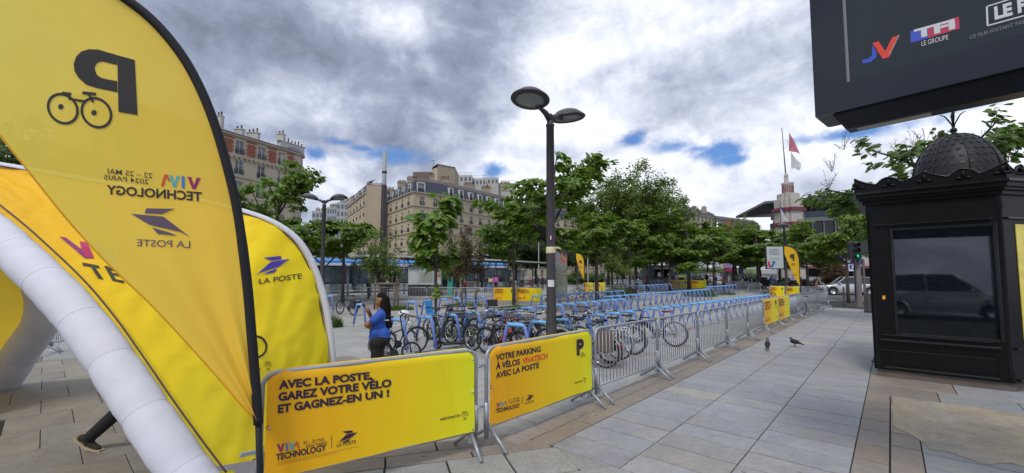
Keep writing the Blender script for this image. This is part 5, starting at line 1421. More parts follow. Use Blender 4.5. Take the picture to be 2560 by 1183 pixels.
def figure(label, loc, rz, hgt=1.72, skin=SKIN, hair=HAIR, top=(.05, .05, .06), legs=(.02, .02, .03), pose='stand', shoes=(.02, .02, .02), longhair=False, cap_=None, bag=None, voxel=.022, group=None, extra=None, coat=0):
    k = hgt / 1.72; mats = [skin, hair, cloth(top), cloth(legs), cloth(shoes), cloth(cap_ or (.5, .5, .5))]
    P = []
    def A(a, c, ra, rb, m): P.append((tuple(v * k for v in a), tuple(v * k for v in c), ra * k, rb * k, m))
    dz = 0; hip = .92; sit = pose == 'sit'
    if sit: dz = -.44
    z = lambda v: v + dz
    A((.0, 0, z(1.60)), (.0, 0, z(1.64)), .088, .092, 0); A((.035, 0, z(1.55)), (.05, 0, z(1.575)), .06, .06, 0)      # head, jaw
    A((.10, 0, z(1.595)), (.112, 0, z(1.575)), .014, .018, 0)                                                       # nose
    A((-.015, 0, z(1.64)), (-.02, 0, z(1.655)), .094, .095, 5 if cap_ else 1); A((-.04, 0, z(1.60)), (-.045, 0, z(1.58)), .085, .07, 1)
    if longhair: A((-.06, 0, z(1.58)), (-.11, 0, z(1.30)), .09, .07, 1)
    A((0, 0, z(1.44)), (.01, 0, z(1.54)), .055, .05, 0)
    A((0, -.12, z(1.36)), (0, .12, z(1.36)), .095, .095, 2); A((0, -.08, z(1.22)), (0, .08, z(1.22)), .115, .115, 2); A((0, -.07, z(1.06)), (0, .07, z(1.06)), .11, .11, 2)
    A((0, -.08, z(.96)), (0, .08, z(.96)), .115, .115, 2 if coat else 3)
    if coat: A((0, -.08, z(.85)), (0, .08, z(.85)), .125, .125, 2)
    sw = .17 if pose == 'walk' else .03
    for s in (-1, 1):
        ph = s * sw
        if sit:
            A((0, s * .09, z(.92)), (.42, s * .11, z(.92)), .085, .062, 3); A((.42, s * .11, z(.92)), (.42, s * .11, z(.52)), .058, .045, 3); A((.42, s * .11, z(.48)), (.56, s * .12, z(.46)), .042, .035, 4)
        else:
            kx = .5 * ph + (.05 if pose == 'walk' else 0)
            A((0, s * .09, .90), (kx, s * .095, .50), .088, .062, 3); A((kx, s * .095, .50), (ph * 1.6 if ph < 0 else ph, s * .095, .12), .06, .045, 3)
            fx = ph * 1.6 if ph < 0 else ph; A((fx - .02, s * .095, .05), (fx + .14, s * .10, .035), .045, .035, 4)
        # arms
        if pose == 'phone' or (extra == 'phone' and s > 0): e = (.10, s * .21, z(1.14)); h = (.27, s * .12, z(1.24))
        elif pose == 'walk': e = (-s * .10 - .02, s * .22, z(1.12)); h = (-s * .20 + .08, s * .20, z(.90))
        elif sit: e = (.06, s * .22, z(1.12)); h = (.28, s * .16, z(1.04))
        else: e = (-.01, s * .215, z(1.12)); h = (.06, s * .21, z(.88))
        A((0, s * .18, z(1.38)), e, .056, .045, 2); A(e, h, .042, .032, 2 if coat or top[0] < .2 else 0); A(h, (h[0] + .05, h[1], h[2] - .05), .034, .022, 0)
    if bag: mats.append(cloth(bag)); A((-.15, -.02, z(1.22)), (-.17, .02, z(1.12)), .11, .12, 6)
    t = thing('person', label, 'person', loc, rz, group)
    link('body', body_mesh(P, voxel, mats), t)
    return t
def at_px(px, Y, z=0): v = X(px, Y); return (v, Y, z)
GP_ = 'people waiting at the tram stop'
pz = .18
figure('standing man in a grey blue jacket and pale cap before the tram door', at_px(922, 31.8, pz), -2.0, top=(.035, .045, .06), legs=(.012, .015, .03), cap_=(.5, .38, .36), extra='phone', group=GP_, coat=0)
figure('person with a white backpack beside the wooden tree stakes', at_px(969, 32.5, pz), 1.7, top=(.03, .03, .035), bag=(.6, .6, .62), group=GP_)
figure('woman in a dusty pink top leaning at the glass shelter', at_px(993, 34, pz), -2.6, top=(.30, .19, .17), legs=(.25, .2, .19), longhair=True, group=GP_)
figure('person in a peach shirt left of the round wooden stakes', at_px(1152, 37, pz + .05), -2.9, top=(.62, .42, .30), legs=(.015, .015, .015), group=GP_)
figure('child in a red top next to the peach shirted person', at_px(1163, 37.5, pz + .05), -1.2, hgt=1.35, top=(.45, .03, .03), group=GP_)
figure('person in black behind the wooden stakes', at_px(1191, 38.5, pz + .05), 3.0, top=(.015, .015, .02), group=GP_)
figure('person in black standing by the blue roofed tram door', at_px(1214, 39.5, pz + .1), 1.8, top=(.02, .02, .025), legs=(.04, .07, .14), group=GP_)
figure('woman in a beige coat and jeans seen from behind', at_px(1227, 39.5, pz + .1), 1.5, top=(.42, .28, .22), legs=(.06, .13, .27), longhair=True, bag=(.6, .5, .2), group=GP_)
figure('person in a magenta patterned jacket next to the beige coat', at_px(1240, 40, pz + .1), 1.2, top=(.45, .08, .42), legs=(.015, .015, .02), group=GP_)
figure('dark person sitting under the right shelter, left one', at_px(1277, 44, pz + .25), -1.9, top=(.014, .014, .018), pose='sit', group=GP_)
figure('dark person sitting under the right shelter, second from left', at_px(1305, 47, pz + .25), -1.5, top=(.02, .02, .02), pose='sit', group=GP_)
figure('person in dark red sitting under the right shelter', at_px(1326, 48, pz + .25), -1.2, top=(.12, .03, .03), pose='sit', group=GP_)
figure('person standing under the right shelter in black', at_px(1344, 49, pz + .1), 2.4, top=(.02, .02, .022), group=GP_)
figure('person under the right shelter just left of the near lamp post', at_px(1356, 50, pz + .1), -.6, top=(.03, .03, .05), group=GP_, bag=(.25, .03, .02))
figure('person in black between the green column and the tram', at_px(1133, 38, pz + .05), .6, top=(.012, .012, .015), group=GP_)
figure('person in black left of the green column', at_px(1113, 38, pz + .05), 2.2, top=(.015, .015, .015), group=GP_)
GR = 'people walking beyond the racks'
figure('man in a dark open jacket and white shirt walking on the road', at_px(1788, 50.5, terr(0, 50.5)), -1.7, top=(.014, .018, .032), legs=(.10, .14, .2), pose='walk', group=GR)
figure('bearded person in navy beside the parked light cars', at_px(1766, 60, terr(0, 60)), 1.2, top=(.02, .03, .08), legs=(.02, .02, .04), group=GR)
figure('child in a pale yellow top behind the yellow banner', at_px(1762, 52, terr(0, 52)), 2.6, hgt=1.35, top=(.62, .52, .28), group=GR)
figure('person in a red and dark jacket near the road barrier', at_px(1808, 47, terr(0, 47)), 2.0, hgt=1.5, top=(.35, .03, .04), legs=(.015, .015, .03), group=GR)
figure('dark clad person walking under the trees beyond the racks', at_px(1556, 62, terr(0, 62)), .2, top=(.015, .015, .015), pose='walk', group=GR)
figure('person in red behind the barriers left of the food stall', at_px(1613, 52, terr(0, 52)), -2.2, hgt=1.5, top=(.5, .05, .05), group=GR)
figure('person in a brown jacket on a bicycle beside the white car', at_px(2040, 35, .28), -.3, top=(.22, .12, .07), pose='sit', legs=(.02, .02, .02), group=GR)
figure('worker in a yellow safety vest beyond the white car', at_px(2112, 62, terr(0, 62)), 1.4, top=(.55, .75, .08), group=GR)
figure('person in pink cap beyond the white car', at_px(2083, 60, terr(0, 60)), 1.4, top=(.2, .2, .25), cap_=(.6, .2, .2), group=GR)
figure('person in a violet top standing by the parked bicycles', at_px(1929, 50, terr(0, 50)), 1.2, hgt=1.6, top=(.09, .09, .32), legs=(.28, .28, .3), group=GR)

# the woman in the blue T-shirt, seen in profile
WY = 6.8
def w_(px, py, dy=0.0): p = D(px, py, WY + dy); return (p.x, p.y, p.z)
SHIRT = cloth((.022, .085, .42)); TROU = cloth((.008, .008, .010)); PH = mat('phone_black', (.01, .01, .012), .2, 0, 0)
mats = [SKIND, HAIR, SHIRT, TROU, cloth((.02, .02, .02))]
P = []
def A(a, c, ra, rb, m): P.append((a, c, ra, rb, m))
A(w_(953, 754), w_(955, 750), .088, .092, 0); A(w_(947, 762), w_(946, 766), .050, .042, 0)           # skull, jaw
A(w_(942.5, 757), w_(940.5, 760.5), .012, .017, 0); A(w_(943, 765.5), w_(942.0, 765.5), .012, .012, 0); A(w_(943, 769.5), w_(943, 769.5), .018, .018, 0)
A(w_(944.5, 753), w_(943.8, 752), .020, .018, 0)
A(w_(951, 772), w_(951, 780), .052, .055, 0)                                                        # neck
for s in (-1, 1):
    A(w_(952, 784, s * .13), w_(953, 790, s * .13), .072, .075, 2)
A(w_(953, 784, -.1), w_(953, 784, .1), .075, .075, 2)
A(w_(950, 796, -.07), w_(950, 796, .07), .115, .115, 2); A(w_(944, 799, -.07), w_(944, 799, .07), .095, .095, 2)
A(w_(947, 815, -.06), w_(947, 815, .06), .125, .125, 2)
A(w_(945, 830, -.06), w_(947, 830, .06), .140, .140, 2); A(w_(957, 834, -.07), w_(957, 834, .07), .120, .12, 2)
A(w_(939, 842, -.06), w_(939, 842, .06), .110, .11, 2); A(w_(958, 843, -.07), w_(958, 843, .07), .120, .12, 2)
A(w_(946, 856, -.08), w_(946, 856, .08), .135, .13, 3); A(w_(957, 850, -.08), w_(957, 850, .08), .125, .12, 3)
A(w_(946, 862, -.09), w_(936, 930, -.09), .115, .075, 3); A(w_(946, 862, .09), w_(944, 930, .09), .115, .075, 3)
zk = w_(936, 930)[2]
for s, xx in ((-.09, 936), (.09, 944)):
    q = w_(xx, 930, s); A(q, (q[0] + .02, q[1], .11), .072, .055, 3); A((q[0] + .03, q[1], .05), (q[0] - .12, q[1], .035), .05, .036, 4)
# near arm: sleeve, forearm across the body
A(w_(951, 788, -.17), w_(934, 801, -.22), .066, .066, 2); A(w_(938, 798, -.21), w_(917, 812, -.22), .046, .042, 0); A(w_(917, 813, -.22), w_(930, 820, -.10), .042, .034, 0); A(w_(930, 820, -.10), w_(938, 818, -.06), .03, .028, 0)
# far arm raised with the phone
A(w_(950, 790, .16), w_(938, 806, .16), .06, .05, 2); A(w_(938, 806, .16), w_(934, 808, .12), .044, .042, 0); A(w_(934, 806, .12), w_(923, 782, .02), .040, .030, 0)
hp = w_(920.5, 777, .0); A(w_(923, 781, .01), hp, .030, .036, 0)
# fingers curl round the phone, thumb on the near side
for j in range(4):
    zf = -.012 + .020 * j; a0 = (hp[0] - .012, hp[1] - .030, hp[2] + zf - .01); a1 = (hp[0] - .040, hp[1] - .036, hp[2] + zf + .006); a2 = (hp[0] - .052, hp[1] - .018, hp[2] + zf + .012)
    A(a0, a1, .0105, .009, 0); A(a1, a2, .009, .0075, 0)
A((hp[0] + .01, hp[1] + .01, hp[2] + .03), (hp[0] - .015, hp[1] + .014, hp[2] + .062), .013, .010, 0)
wom = thing('person', 'woman with long dark hair in a blue T-shirt looking at her phone', 'person', (w_(945, 890)[0], WY, 0))
me = body_mesh(P, .0085, mats, 3)
for v in me.vertices: v.co -= wom.location
link('body', me, wom)
# long hair as its own mass with strands
Hp = []
hp_ = lambda a, c, ra, rb: Hp.append((a, c, ra, rb, 0))
hp_(w_(958, 748), w_(955, 743), .093, .082); hp_(w_(961, 752), w_(964, 768), .092, .088); hp_(w_(965, 768), w_(968, 797), .086, .062); hp_(w_(968, 797), w_(971, 820), .058, .028)
hp_(w_(951.5, 741, -.02), w_(948.5, 746, -.03), .045, .03); hp_(w_(957, 757, -.075), w_(960, 775, -.09), .04, .045); hp_(w_(962, 775, -.08), w_(967, 803, -.06), .05, .035); hp_(w_(957, 757, .075), w_(960, 775, .09), .04, .045); hp_(w_(970, 790, .03), w_(977, 816, .03), .05, .025); hp_(w_(966, 800, -.05), w_(970, 822, -.04), .04, .015)
me = body_mesh(Hp, .009, [mat('long_hair', (.008, .0045, .004), .75, 0, .5, 45, .5, 60, spec=.15)], 2)
for v in me.vertices: v.co -= wom.location
link('hair', me, wom)
m_ = MB(); c_ = Vector(hp) + Vector((-.055, 0, .05)); M_ = Matrix.Translation(c_) @ Matrix.Rotation(math.radians(-28), 4, 'Y'); m_.bbox((-.006, -.038, -.08), (.004, .038, .075), .003, M_)
ph = thing('phone', 'dark phone held up in the hand of the woman in blue', 'phone', tuple(c_)); part('case', m_, PH, ph, True)
m_ = MB(); q0 = w_(966, 800.5, -.13); 
for k in range(6): m_.box((q0[0] - .03 + k * .013, q0[1] - .012, q0[2] - .008), (q0[0] - .021 + k * .013, q0[1] - .006, q0[2] + .008))
o = part('shirt_print', m_, WHITE, wom, True)
# walking person whose rear shoe shows under the tent's white leg
FYw = 4.75
def q_(px, py, dy=0): p = D(px, py, FYw + dy); return (p.x, p.y, p.z)
P = []; mats = [SKIN, HAIR, cloth((.012, .012, .016)), cloth((.010, .010, .013)), cloth((.022, .015, .012))]
def A(a, c, ra, rb, m): P.append((a, c, ra, rb, m))
ank = q_(226, 1092); knee = q_(312, 1015); hip_ = (knee[0] + .12, knee[1], .95)
A(knee, ank, .082, .062, 3); A((hip_[0], hip_[1], .92), knee, .095, .082, 3)
A(q_(218, 1100), q_(205, 1095), .045, .040, 4); A(q_(222, 1108), q_(245, 1121), .045, .032, 4)
A((hip_[0], FYw + .2, .92), (hip_[0] + .14, FYw + .2, .50), .095, .07, 3); A((hip_[0] + .14, FYw + .2, .5), (hip_[0] + .3, FYw + .2, .12), .065, .05, 3); A((hip_[0] + .3, FYw + .2, .05), (hip_[0] + .46, FYw + .2, .04), .045, .035, 4)
hx_ = hip_[0]
for zz_, r_ in ((.98, .12), (1.12, .115), (1.25, .125)): A((hx_ + .02, FYw, zz_), (hx_ + .02, FYw + .2, zz_), r_, r_, 2)
A((hx_ + .03, FYw - .06, 1.38), (hx_ + .03, FYw + .26, 1.38), .08, .08, 2); A((hx_ + .04, FYw + .1, 1.45), (hx_ + .06, FYw + .1, 1.56), .05, .05, 0); A((hx_ + .07, FYw + .1, 1.63), (hx_ + .07, FYw + .1, 1.66), .09, .095, 0); A((hx_ + .05, FYw + .1, 1.67), (hx_ + .05, FYw + .1, 1.68), .097, .097, 1)
for s in (-1, 1): A((hx_ + .03, FYw + .1 + s * .19, 1.38), (hx_ - s * .12, FYw + .1 + s * .22, 1.13), .055, .045, 2); A((hx_ - s * .12, FYw + .1 + s * .22, 1.13), (hx_ - s * .16 + .1, FYw + .1 + s * .2, .92), .042, .03, 0)
wk = thing('person', 'walking person in black trousers, only one lifted shoe visible', 'person', (hx_, FYw, 0))
me = body_mesh(P, .011, mats, 3)
for v in me.vertices: v.co -= wk.location
link('body', me, wk)
# sole of the lifted shoe
m_ = MB(); a_, b_ = Vector(q_(190, 1093)), Vector(q_(256, 1128)); 
m_.grid(lambda a, c: a_.lerp(b_, a) + Vector((0, (c - .5) * (.07 + .03 * math.sin(a * PI)), -.012 * math.sin(a * PI) * 3 + .0)), 12, 6)
m_.grid(lambda a, c: a_.lerp(b_, a) + Vector((0, (.5 - c) * (.07 + .03 * math.sin(a * PI)), -.012 * math.sin(a * PI) * 3 + .028 * (1 - .5 * a))), 12, 6)
m_.grid(lambda a, c: a_.lerp(b_, a) + Vector((0, -.5 * (.07 + .03 * math.sin(a * PI)) - .001, -.012 * math.sin(a * PI) * 3 + .028 * (1 - .5 * a) * c)), 12, 2)
part('sole', m_, mat('pale_sole', (.42, .33, .20), .7, 0, .1), wk, True)

# ================================================================ pigeons
PG = [mat('pigeon_dark', (.010, .011, .017), .7, 0, .2, 30), mat('pigeon_neck', (.02, .035, .04), .3, .2, 0), mat('pigeon_leg', (.2, .05, .04), .6, 0, 0)]
def pigeon(label, px, py, rz, dark=0, up=0.0):
    g = G(px, py)
    P = [((-.03, 0, .135), (.045, 0, .15 + up * .3), .058, .062, 0), ((.045, 0, .16), (.085, 0, .215 + up), .05, .028, 1), ((.088, 0, .225 + up), (.092, 0, .228 + up), .024, .024, 0), ((.11, 0, .222 + up), (.127, 0, .216 + up), .008, .004, 0),
         ((-.05, 0, .13), (-.15, 0, .095), .045, .018, 0), ((-.12, -.012, .10), (-.19, -.015, .078), .018, .010, 0), ((-.12, .012, .10), (-.19, .015, .078), .018, .010, 0),
         ((.0, -.02, .10), (.01, -.022, .02), .016, .007, 2), ((.0, .02, .10), (-.01, .022, .02), .016, .007, 2), ((.01, -.022, .01), (.045, -.025, .006), .008, .006, 2), ((-.01, .022, .01), (.03, .025, .006), .008, .006, 2)]
    t = thing('pigeon', label, 'pigeon', (g.x, g.y, 0), rz); t.scale = (1.05,) * 3
    link('body', body_mesh(P, .006, PG, 2), t)
pigeon('dark pigeon with raised head, left of the two on the slabs', 1919, 877, .95, up=.05)
pigeon('dark pigeon bending forward, right of the two on the slabs', 1988, 868, 2.4)
pigeon('far pigeon on the plaza before the tram stop', 1037, 741, 0.2)
pigeon('pigeon near the rack posts at the left', 1050, 772, 2.8)
# ================================================================ trees
def leafm(name, c, rnd=.35, trans=.4, c2=None):
    m = bpy.data.materials.new(name); m.use_nodes = True; t = m.node_tree; q = NB(t); bs = t.nodes['Principled BSDF']; out = t.nodes['Material Output']
    isl = q.n('ShaderNodeNewGeometry').outputs['Random Per Island']; ob = q.n('ShaderNodeObjectInfo').outputs['Random']
    r = q.m('FRACT', q.m('ADD', isl, q.m('MULTIPLY', ob, 7.3)))
    f = q.m('ADD', 1.0, q.m('MULTIPLY', q.m('SUBTRACT', r, .5), rnd * 2))
    r2 = q.m('FRACT', q.m('MULTIPLY', r, 7.77))
    c2 = c2 or (c[0] * 1.7, c[1] * 1.25, c[2] * .9)
    col = q.vm('SCALE', q.mixc(r2, c + (1,), c2 + (1,)), sc=f)
    t.links.new(col, bs.inputs['Base Color']); bs.inputs['Roughness'].default_value = .45; bs.inputs['Specular IOR Level'].default_value = .45
    tr = q.n('ShaderNodeBsdfTranslucent'); t.links.new(q.vm('MULTIPLY', col, (1.3, 1.5, .6)), tr.inputs[0]); mx = q.n('ShaderNodeMixShader'); mx.inputs[0].default_value = trans
    t.links.new(bs.outputs[0], mx.inputs[1]); t.links.new(tr.outputs[0], mx.inputs[2]); t.links.new(mx.outputs[0], out.inputs[0])
    return m
LF_CAT = leafm('catalpa_leaf', (.100, .190, .034)); LF_DARK = leafm('dark_leaf', (.040, .074, .018)); LF_MID = leafm('mid_leaf', (.092, .165, .032)); LF_OLIVE = leafm('olive_leaf', (.05, .075, .02)); LF_RED = leafm('reddish_leaf', (.06, .065, .022), c2=(.12, .05, .025))
LF_SHRUB = leafm('shrub_leaf', (.06, .13, .025))
BARK = mat('bark', (.075, .06, .048), .95, 0, .3, 12, .6, 30); BARKD = mat('bark_dark', (.035, .03, .027), .95, 0, .3, 12, .6, 30)
LEAFV = [Vector((0, 0, 0)), Vector((-.42, .28, -.10)), Vector((-.30, .72, -.14)), Vector((0, 1.05, -.20)), Vector((.30, .72, -.14)), Vector((.42, .28, -.10)), Vector((0, .45, .03))]
LEAFF = [(0, 6, 1), (1, 6, 2), (2, 6, 3), (3, 6, 4), (4, 6, 5), (5, 6, 0)]
def rv(r): 
    while True:
        v = Vector((r.uniform(-1, 1), r.uniform(-1, 1), r.uniform(-1, 1)))
        if .05 < v.length < 1: return v
def tree_parts(seed, H, th, R, leaf, nlimb, per, droop=.5, layers=False, narrow=0.0, tr=.12, spread=.35, sub=5, lean=(0, 0), low=0.0):
    r = random.Random(seed); wood = MB(); anchors = []
    top = Vector((lean[0], lean[1], th))
    mid_ = Vector((lean[0] * .4 + r.uniform(-.05, .05), lean[1] * .4, th * .5))
    wood.tube([(0, 0, 0), tuple(mid_), tuple(top)], [tr * 1.15, tr * .9, tr * .75], 9)
    zc_ = (th + H) / 2
    for i in range(nlimb):
        az = 2 * PI * (i + r.uniform(-.3, .3)) / nlimb * (1 if nlimb > 2 else 1) + (i * 1.3)
        k = (i + .5) / nlimb; el = r.uniform(0, 1)
        zt_ = th + (H - th) * (.12 + .86 * r.random() ** .8) if not layers else th + (H - th) * ((i % 4) + .4 + .5 * r.random()) / 4.2
        if i == 0: zt_ = H - leaf * .6
        rel = (zt_ - th) / (H - th); ell = math.sqrt(max(.06, 1 - (abs(rel - .42) / .62) ** 2)) * (1 - narrow * rel)
        rad = R * ell * r.uniform(.72, 1.0) * (.25 if i == 0 else 1)
        st = top.lerp(Vector((top.x, top.y, H * .8)), r.uniform(0, .25) if not layers else max(0, rel - .25))
        tip = Vector((top.x + rad * math.cos(az), top.y + rad * math.sin(az), zt_))
        m1 = st.lerp(tip, .5) + Vector((0, 0, .10 * rad - .1)) + rv(r) * .12 * rad
        pts = catmull([st, m1, tip], 5)
        if (st - top).length > .05: pts = [top] + pts
        wood.tube(pts, [tr * .5 * (1 - .85 * j / (len(pts) - 1)) + .008 for j in range(len(pts))], 6)
        for j in range(sub):
            f = .35 + .62 * (j + r.random()) / sub; b0 = pts[min(len(pts) - 1, int(f * (len(pts) - 1)))]
            dv = (rv(r) + Vector((math.cos(az), math.sin(az), .25)) * .5).normalized(); 
            if layers: dv.z *= .35
            ln = R * r.uniform(.22, .42); e = b0 + dv * ln
            wood.tube([b0, b0.lerp(e, .5) + rv(r) * .06, e], [.018, .012, .006], 4)
            for q_ in (.45, .75, 1.0): anchors.append((b0.lerp(e, q_), spread * (.6 + .5 * r.random())))
        anchors.append((tip, spread))
    leaves = []
    for a, sp_ in anchors:
        for _ in range(per):
            o = rv(r) * sp_; 
            if layers: o.z *= .5
            p = a + o
            if p.z < low: continue
            leaves.append((p, o))
    out = []
    for p, o in leaves:
        outw = Vector((p.x - lean[0], p.y - lean[1], 0)); outw = outw.normalized() if outw.length > .01 else Vector((1, 0, 0))
        nrm = (Vector((0, 0, 1)) + rv(r) * .75 + outw * .35).normalized()
        tipd = (outw * .8 + rv(r) * .8 + Vector((0, 0, -droop))).normalized(); yv = (tipd - nrm * tipd.dot(nrm)).normalized(); xv = yv.cross(nrm)
        s = leaf * r.uniform(.6, 1.15)
        out.append((p, xv * s, yv * s, nrm * s))
    return wood, out
def leaf_mesh(ls):
    m_ = MB()
    for p, x, y, n in ls: 
        o = len(m_.v); m_.v += [tuple(p + x * v.x + y * v.y + n * v.z) for v in LEAFV]; m_.f += [tuple(i + o for i in f) for f in LEAFF]
    m_.sm = [False] * len(m_.f)
    return m_
PROTO = {}
def proto(key, lm=LF_CAT, bark=BARK, **kw):
    if key not in PROTO:
        wd, ls = tree_parts(**kw); PROTO[key] = (wd.mesh('trunk', bark), leaf_mesh(ls).mesh('crown', lm), kw['H'], kw['R'])
    return PROTO[key]
def plant_tree(label, px, Y, key, H, R, rz=None, group=None, z=None, name='tree', cat='tree'):
    tm, cm, H0, R0 = PROTO[key]
    p = at_px(px, Y, terr(0, Y) if z is None else z)
    t = thing(name, label, cat, p, random.uniform(0, 6.28) if rz is None else rz, group)
    t.scale = (R / R0, R / R0, H / H0)
    link('trunk', tm, t); link('crown', cm, t)
    return t
proto('catA', H=8.5, th=3.1, R=3.3, leaf=.30, nlimb=17, per=15, seed=11, layers=True, tr=.15, spread=.42, sub=6, droop=.8)
proto('catB', H=7.5, th=2.9, R=3.2, leaf=.26, nlimb=18, per=22, seed=12, layers=True, tr=.14, spread=.42, sub=6, droop=.8)
proto('catC', H=8.5, th=3.0, R=3.4, leaf=.25, nlimb=22, per=23, seed=13, layers=True, tr=.15, spread=.48, sub=6, droop=.7)
proto('catL', H=6.2, th=3.4, R=2.6, leaf=.28, nlimb=20, per=16, seed=19, layers=True, tr=.12, spread=.36, sub=6, droop=.6)
proto('round', H=14, th=4.0, R=4.6, leaf=.26, nlimb=28, per=38, seed=14, tr=.2, spread=.75, sub=7, lm=LF_MID)
proto('dark', H=11, th=3.2, R=4.6, leaf=.34, nlimb=22, per=15, seed=15, tr=.2, spread=.75, sub=6, lm=LF_DARK, bark=BARKD)
proto('small', H=4.8, th=1.3, R=2.0, leaf=.13, nlimb=18, per=15, seed=16, tr=.08, spread=.3, sub=6, lm=LF_MID)
proto('reddish', H=4.6, th=1.5, R=1.5, leaf=.14, nlimb=14, per=12, seed=17, tr=.06, spread=.28, sub=5, lm=LF_RED)
proto('flame', H=3.4, th=.4, R=1.1, leaf=.12, nlimb=22, per=14, seed=18, tr=.06, spread=.22, sub=5, narrow=.7, lm=LF_RED)
GC = 'catalpa trees on the plaza'
def TH(py, Y): return D(1280, py, Y).z - terr(0, Y)
# the tree behind the near lamp: forked limbs, open crown
wd, ls = tree_parts(seed=31, H=TH(372, 22), th=3.4, R=3.3, leaf=.32, nlimb=17, per=12, layers=True, tr=.15, spread=.36, sub=7, droop=.9)
def own_tree(label, px, Y, wd, ls, lm, bark=BARK, rz=0, group=None, indiv=0, z=None):
    t = thing('tree', label, 'tree', at_px(px, Y, terr(0, Y) if z is None else z), rz, group)
    part('trunk', wd, bark, t)
    if indiv:
        base = MB(); base.v = [tuple(v) for v in LEAFV]; base.f = list(LEAFF); base.sm = [False] * len(LEAFF); me = base.mesh('leaf', lm)
        c, s = math.cos(rz), math.sin(rz)
        ls = sorted(ls, key=lambda l: (l[0].x * s + l[0].y * c))
        for p, x, y, n in ls[:indiv]:
            o = link('leaf', me, t); o.matrix_local = Matrix((x, y, n)).transposed().to_4x4(); o.location = p
        ls = ls[indiv:]
    if ls:
        o = part('crown', leaf_mesh(ls), lm, t)
    return t
own_tree('large leaved catalpa with forked limbs right behind the near street lamp', 1383, 22, wd, ls, LF_CAT, BARKD, rz=.6, group=GC, indiv=300)
plant_tree('catalpa on a thin trunk left of the near street lamp', 1284, 28, 'catB', TH(470, 28), 2.35, rz=1.2, group=GC)
plant_tree('low catalpa crown right of the near street lamp', 1492, 31, 'catL', TH(528, 31), 3.0, rz=2.2, group=GC)
# young catalpa with huge leaves
wd, ls = tree_parts(seed=41, H=TH(468, 16), th=2.2, R=.92, leaf=.43, nlimb=14, per=4, layers=True, tr=.055, spread=.26, sub=3, droop=1.1)
rr_ = random.Random(5)
for zz_ in (1.35, 1.5, 1.62, 1.2):
    for k in range(3):
        a = rr_.uniform(0, 6.28); y = Vector((math.cos(a), math.sin(a), -.5)).normalized(); n = Vector((0, 0, 1)); n = (n - y * n.dot(y)).normalized(); x = y.cross(n); s = .27
        ls.append((Vector((.03 * math.cos(a), .03 * math.sin(a), zz_)), x * s, y * s, n * s))
own_tree('young catalpa sapling with very large bright leaves on a slim stem', 1091, 16, wd, ls, LF_CAT, BARK, rz=.3, group=GC, indiv=300)
# catalpa overhanging the kiosk
wd, ls = tree_parts(seed=52, H=7.9, th=3.6, R=4.2, leaf=.28, nlimb=18, per=9, layers=True, tr=.16, spread=.36, sub=6, droop=.9)
own_tree('sparse catalpa with seed sprays reaching out behind the kiosk dome', 2345, 16.5, wd, ls, leafm('catalpa_leaf_kiosk', (.065, .13, .03)), BARKD, rz=.2, group=GC, indiv=300)
# bare seed sprays above it
m_ = MB(); r_ = random.Random(8)
for px, py in ((2110, 330), (2080, 385), (2070, 430), (2290, 330), (2310, 318), (2250, 345), (2545, 335), (2520, 360), (2150, 345), (2345, 330), (2460, 320), (2190, 350)):
    b0 = D(px, py + 45, 15.5)
    for _ in range(7):
        e = b0 + Vector((r_.uniform(-.3, .3), r_.uniform(-.3, .3), r_.uniform(.25, .8))); m_.tube([b0, b0.lerp(e, .5) + rv(r_) * .06, e], .006, 3, cap=False)
        for _ in range(6): q = b0.lerp(e, r_.uniform(.3, 1)); m_.tube([q, q + rv(r_) * .13], .005, 3, cap=False)
o = thing('seed_sprays', 'bare twiggy seed sprays sticking out above the kiosk tree', 'twigs', at_px(2345, 15.4)); o2 = part('twig', m_, mat('twig', (.12, .09, .07), .9, 0, .1), o, True); o2['kind'] = 'stuff'
GT_ = 'trees beyond the plaza'
for a in [('catalpa with reaching limbs before the brick and stone building', 690, 24, 'catA', TH(398, 24), 2.9, .5), ('low catalpa left of the double street lamp by the tram', 775, 31, 'catL', TH(545, 31), 2.9, 1.0),
          ('bushy catalpa right of the double street lamp by the tram', 858, 30, 'catL', TH(548, 30), 2.6, 2.0), ('leafy catalpa at the left edge of the tram shelter', 640, 30, 'catL', TH(505, 30), 3.0, 4.0)]:
    plant_tree(*a[:6], rz=a[6], group=GC)
plant_tree('dense dark small leaved tree in front of the tram and pole', 948, 27, 'small', TH(572, 27), 1.55, group='small trees at the tram stop')
plant_tree('small reddish green tree held by wooden stakes', 1165, 30, 'reddish', TH(560, 30), 1.5, group='small trees at the tram stop')
plant_tree('small green tree between sapling and reddish tree', 1140, 33, 'small', TH(590, 33), 1.6, group='small trees at the tram stop')
plant_tree('dark green tree before the windows, left of the near lamp', 1262, 64, 'dark', TH(560, 64), 4.6, group=GT_)
plant_tree('dark green tree before the windows, just behind the near lamp', 1340, 68, 'dark', TH(575, 68), 4.6, group=GT_)
plant_tree('tall open crowned tree right of the near lamp', 1590, 50, 'round', TH(418, 50), 4.7, group=GT_)
plant_tree('tall tree half behind the lamp catalpa', 1520, 56, 'round', TH(470, 56), 5.0, group=GT_)
plant_tree('catalpa above the distant lamp among the racks', 1530, 43, 'catC', TH(560, 43), 3.2, 1.1, GT_)
plant_tree('small dense tree rising from the rack rows', 1543, 41, 'small', TH(610, 41), 1.7, .4, GT_)
plant_tree('catalpa above the grey food stall', 1618, 47, 'catB', TH(575, 47), 4.0, 3.0, GT_)
plant_tree('catalpa with bare forked limb above the violet parasol', 1722, 45, 'catA', TH(520, 45), 4.3, 2.9, GT_)
plant_tree('catalpa with leaning trunk beside the food stall', 1674, 44, 'catC', TH(585, 44), 3.3, 5.0, GT_)
plant_tree('broad catalpa left of the exhibition poster', 1835, 55, 'catC', TH(572, 55), 5.0, .2, GT_)
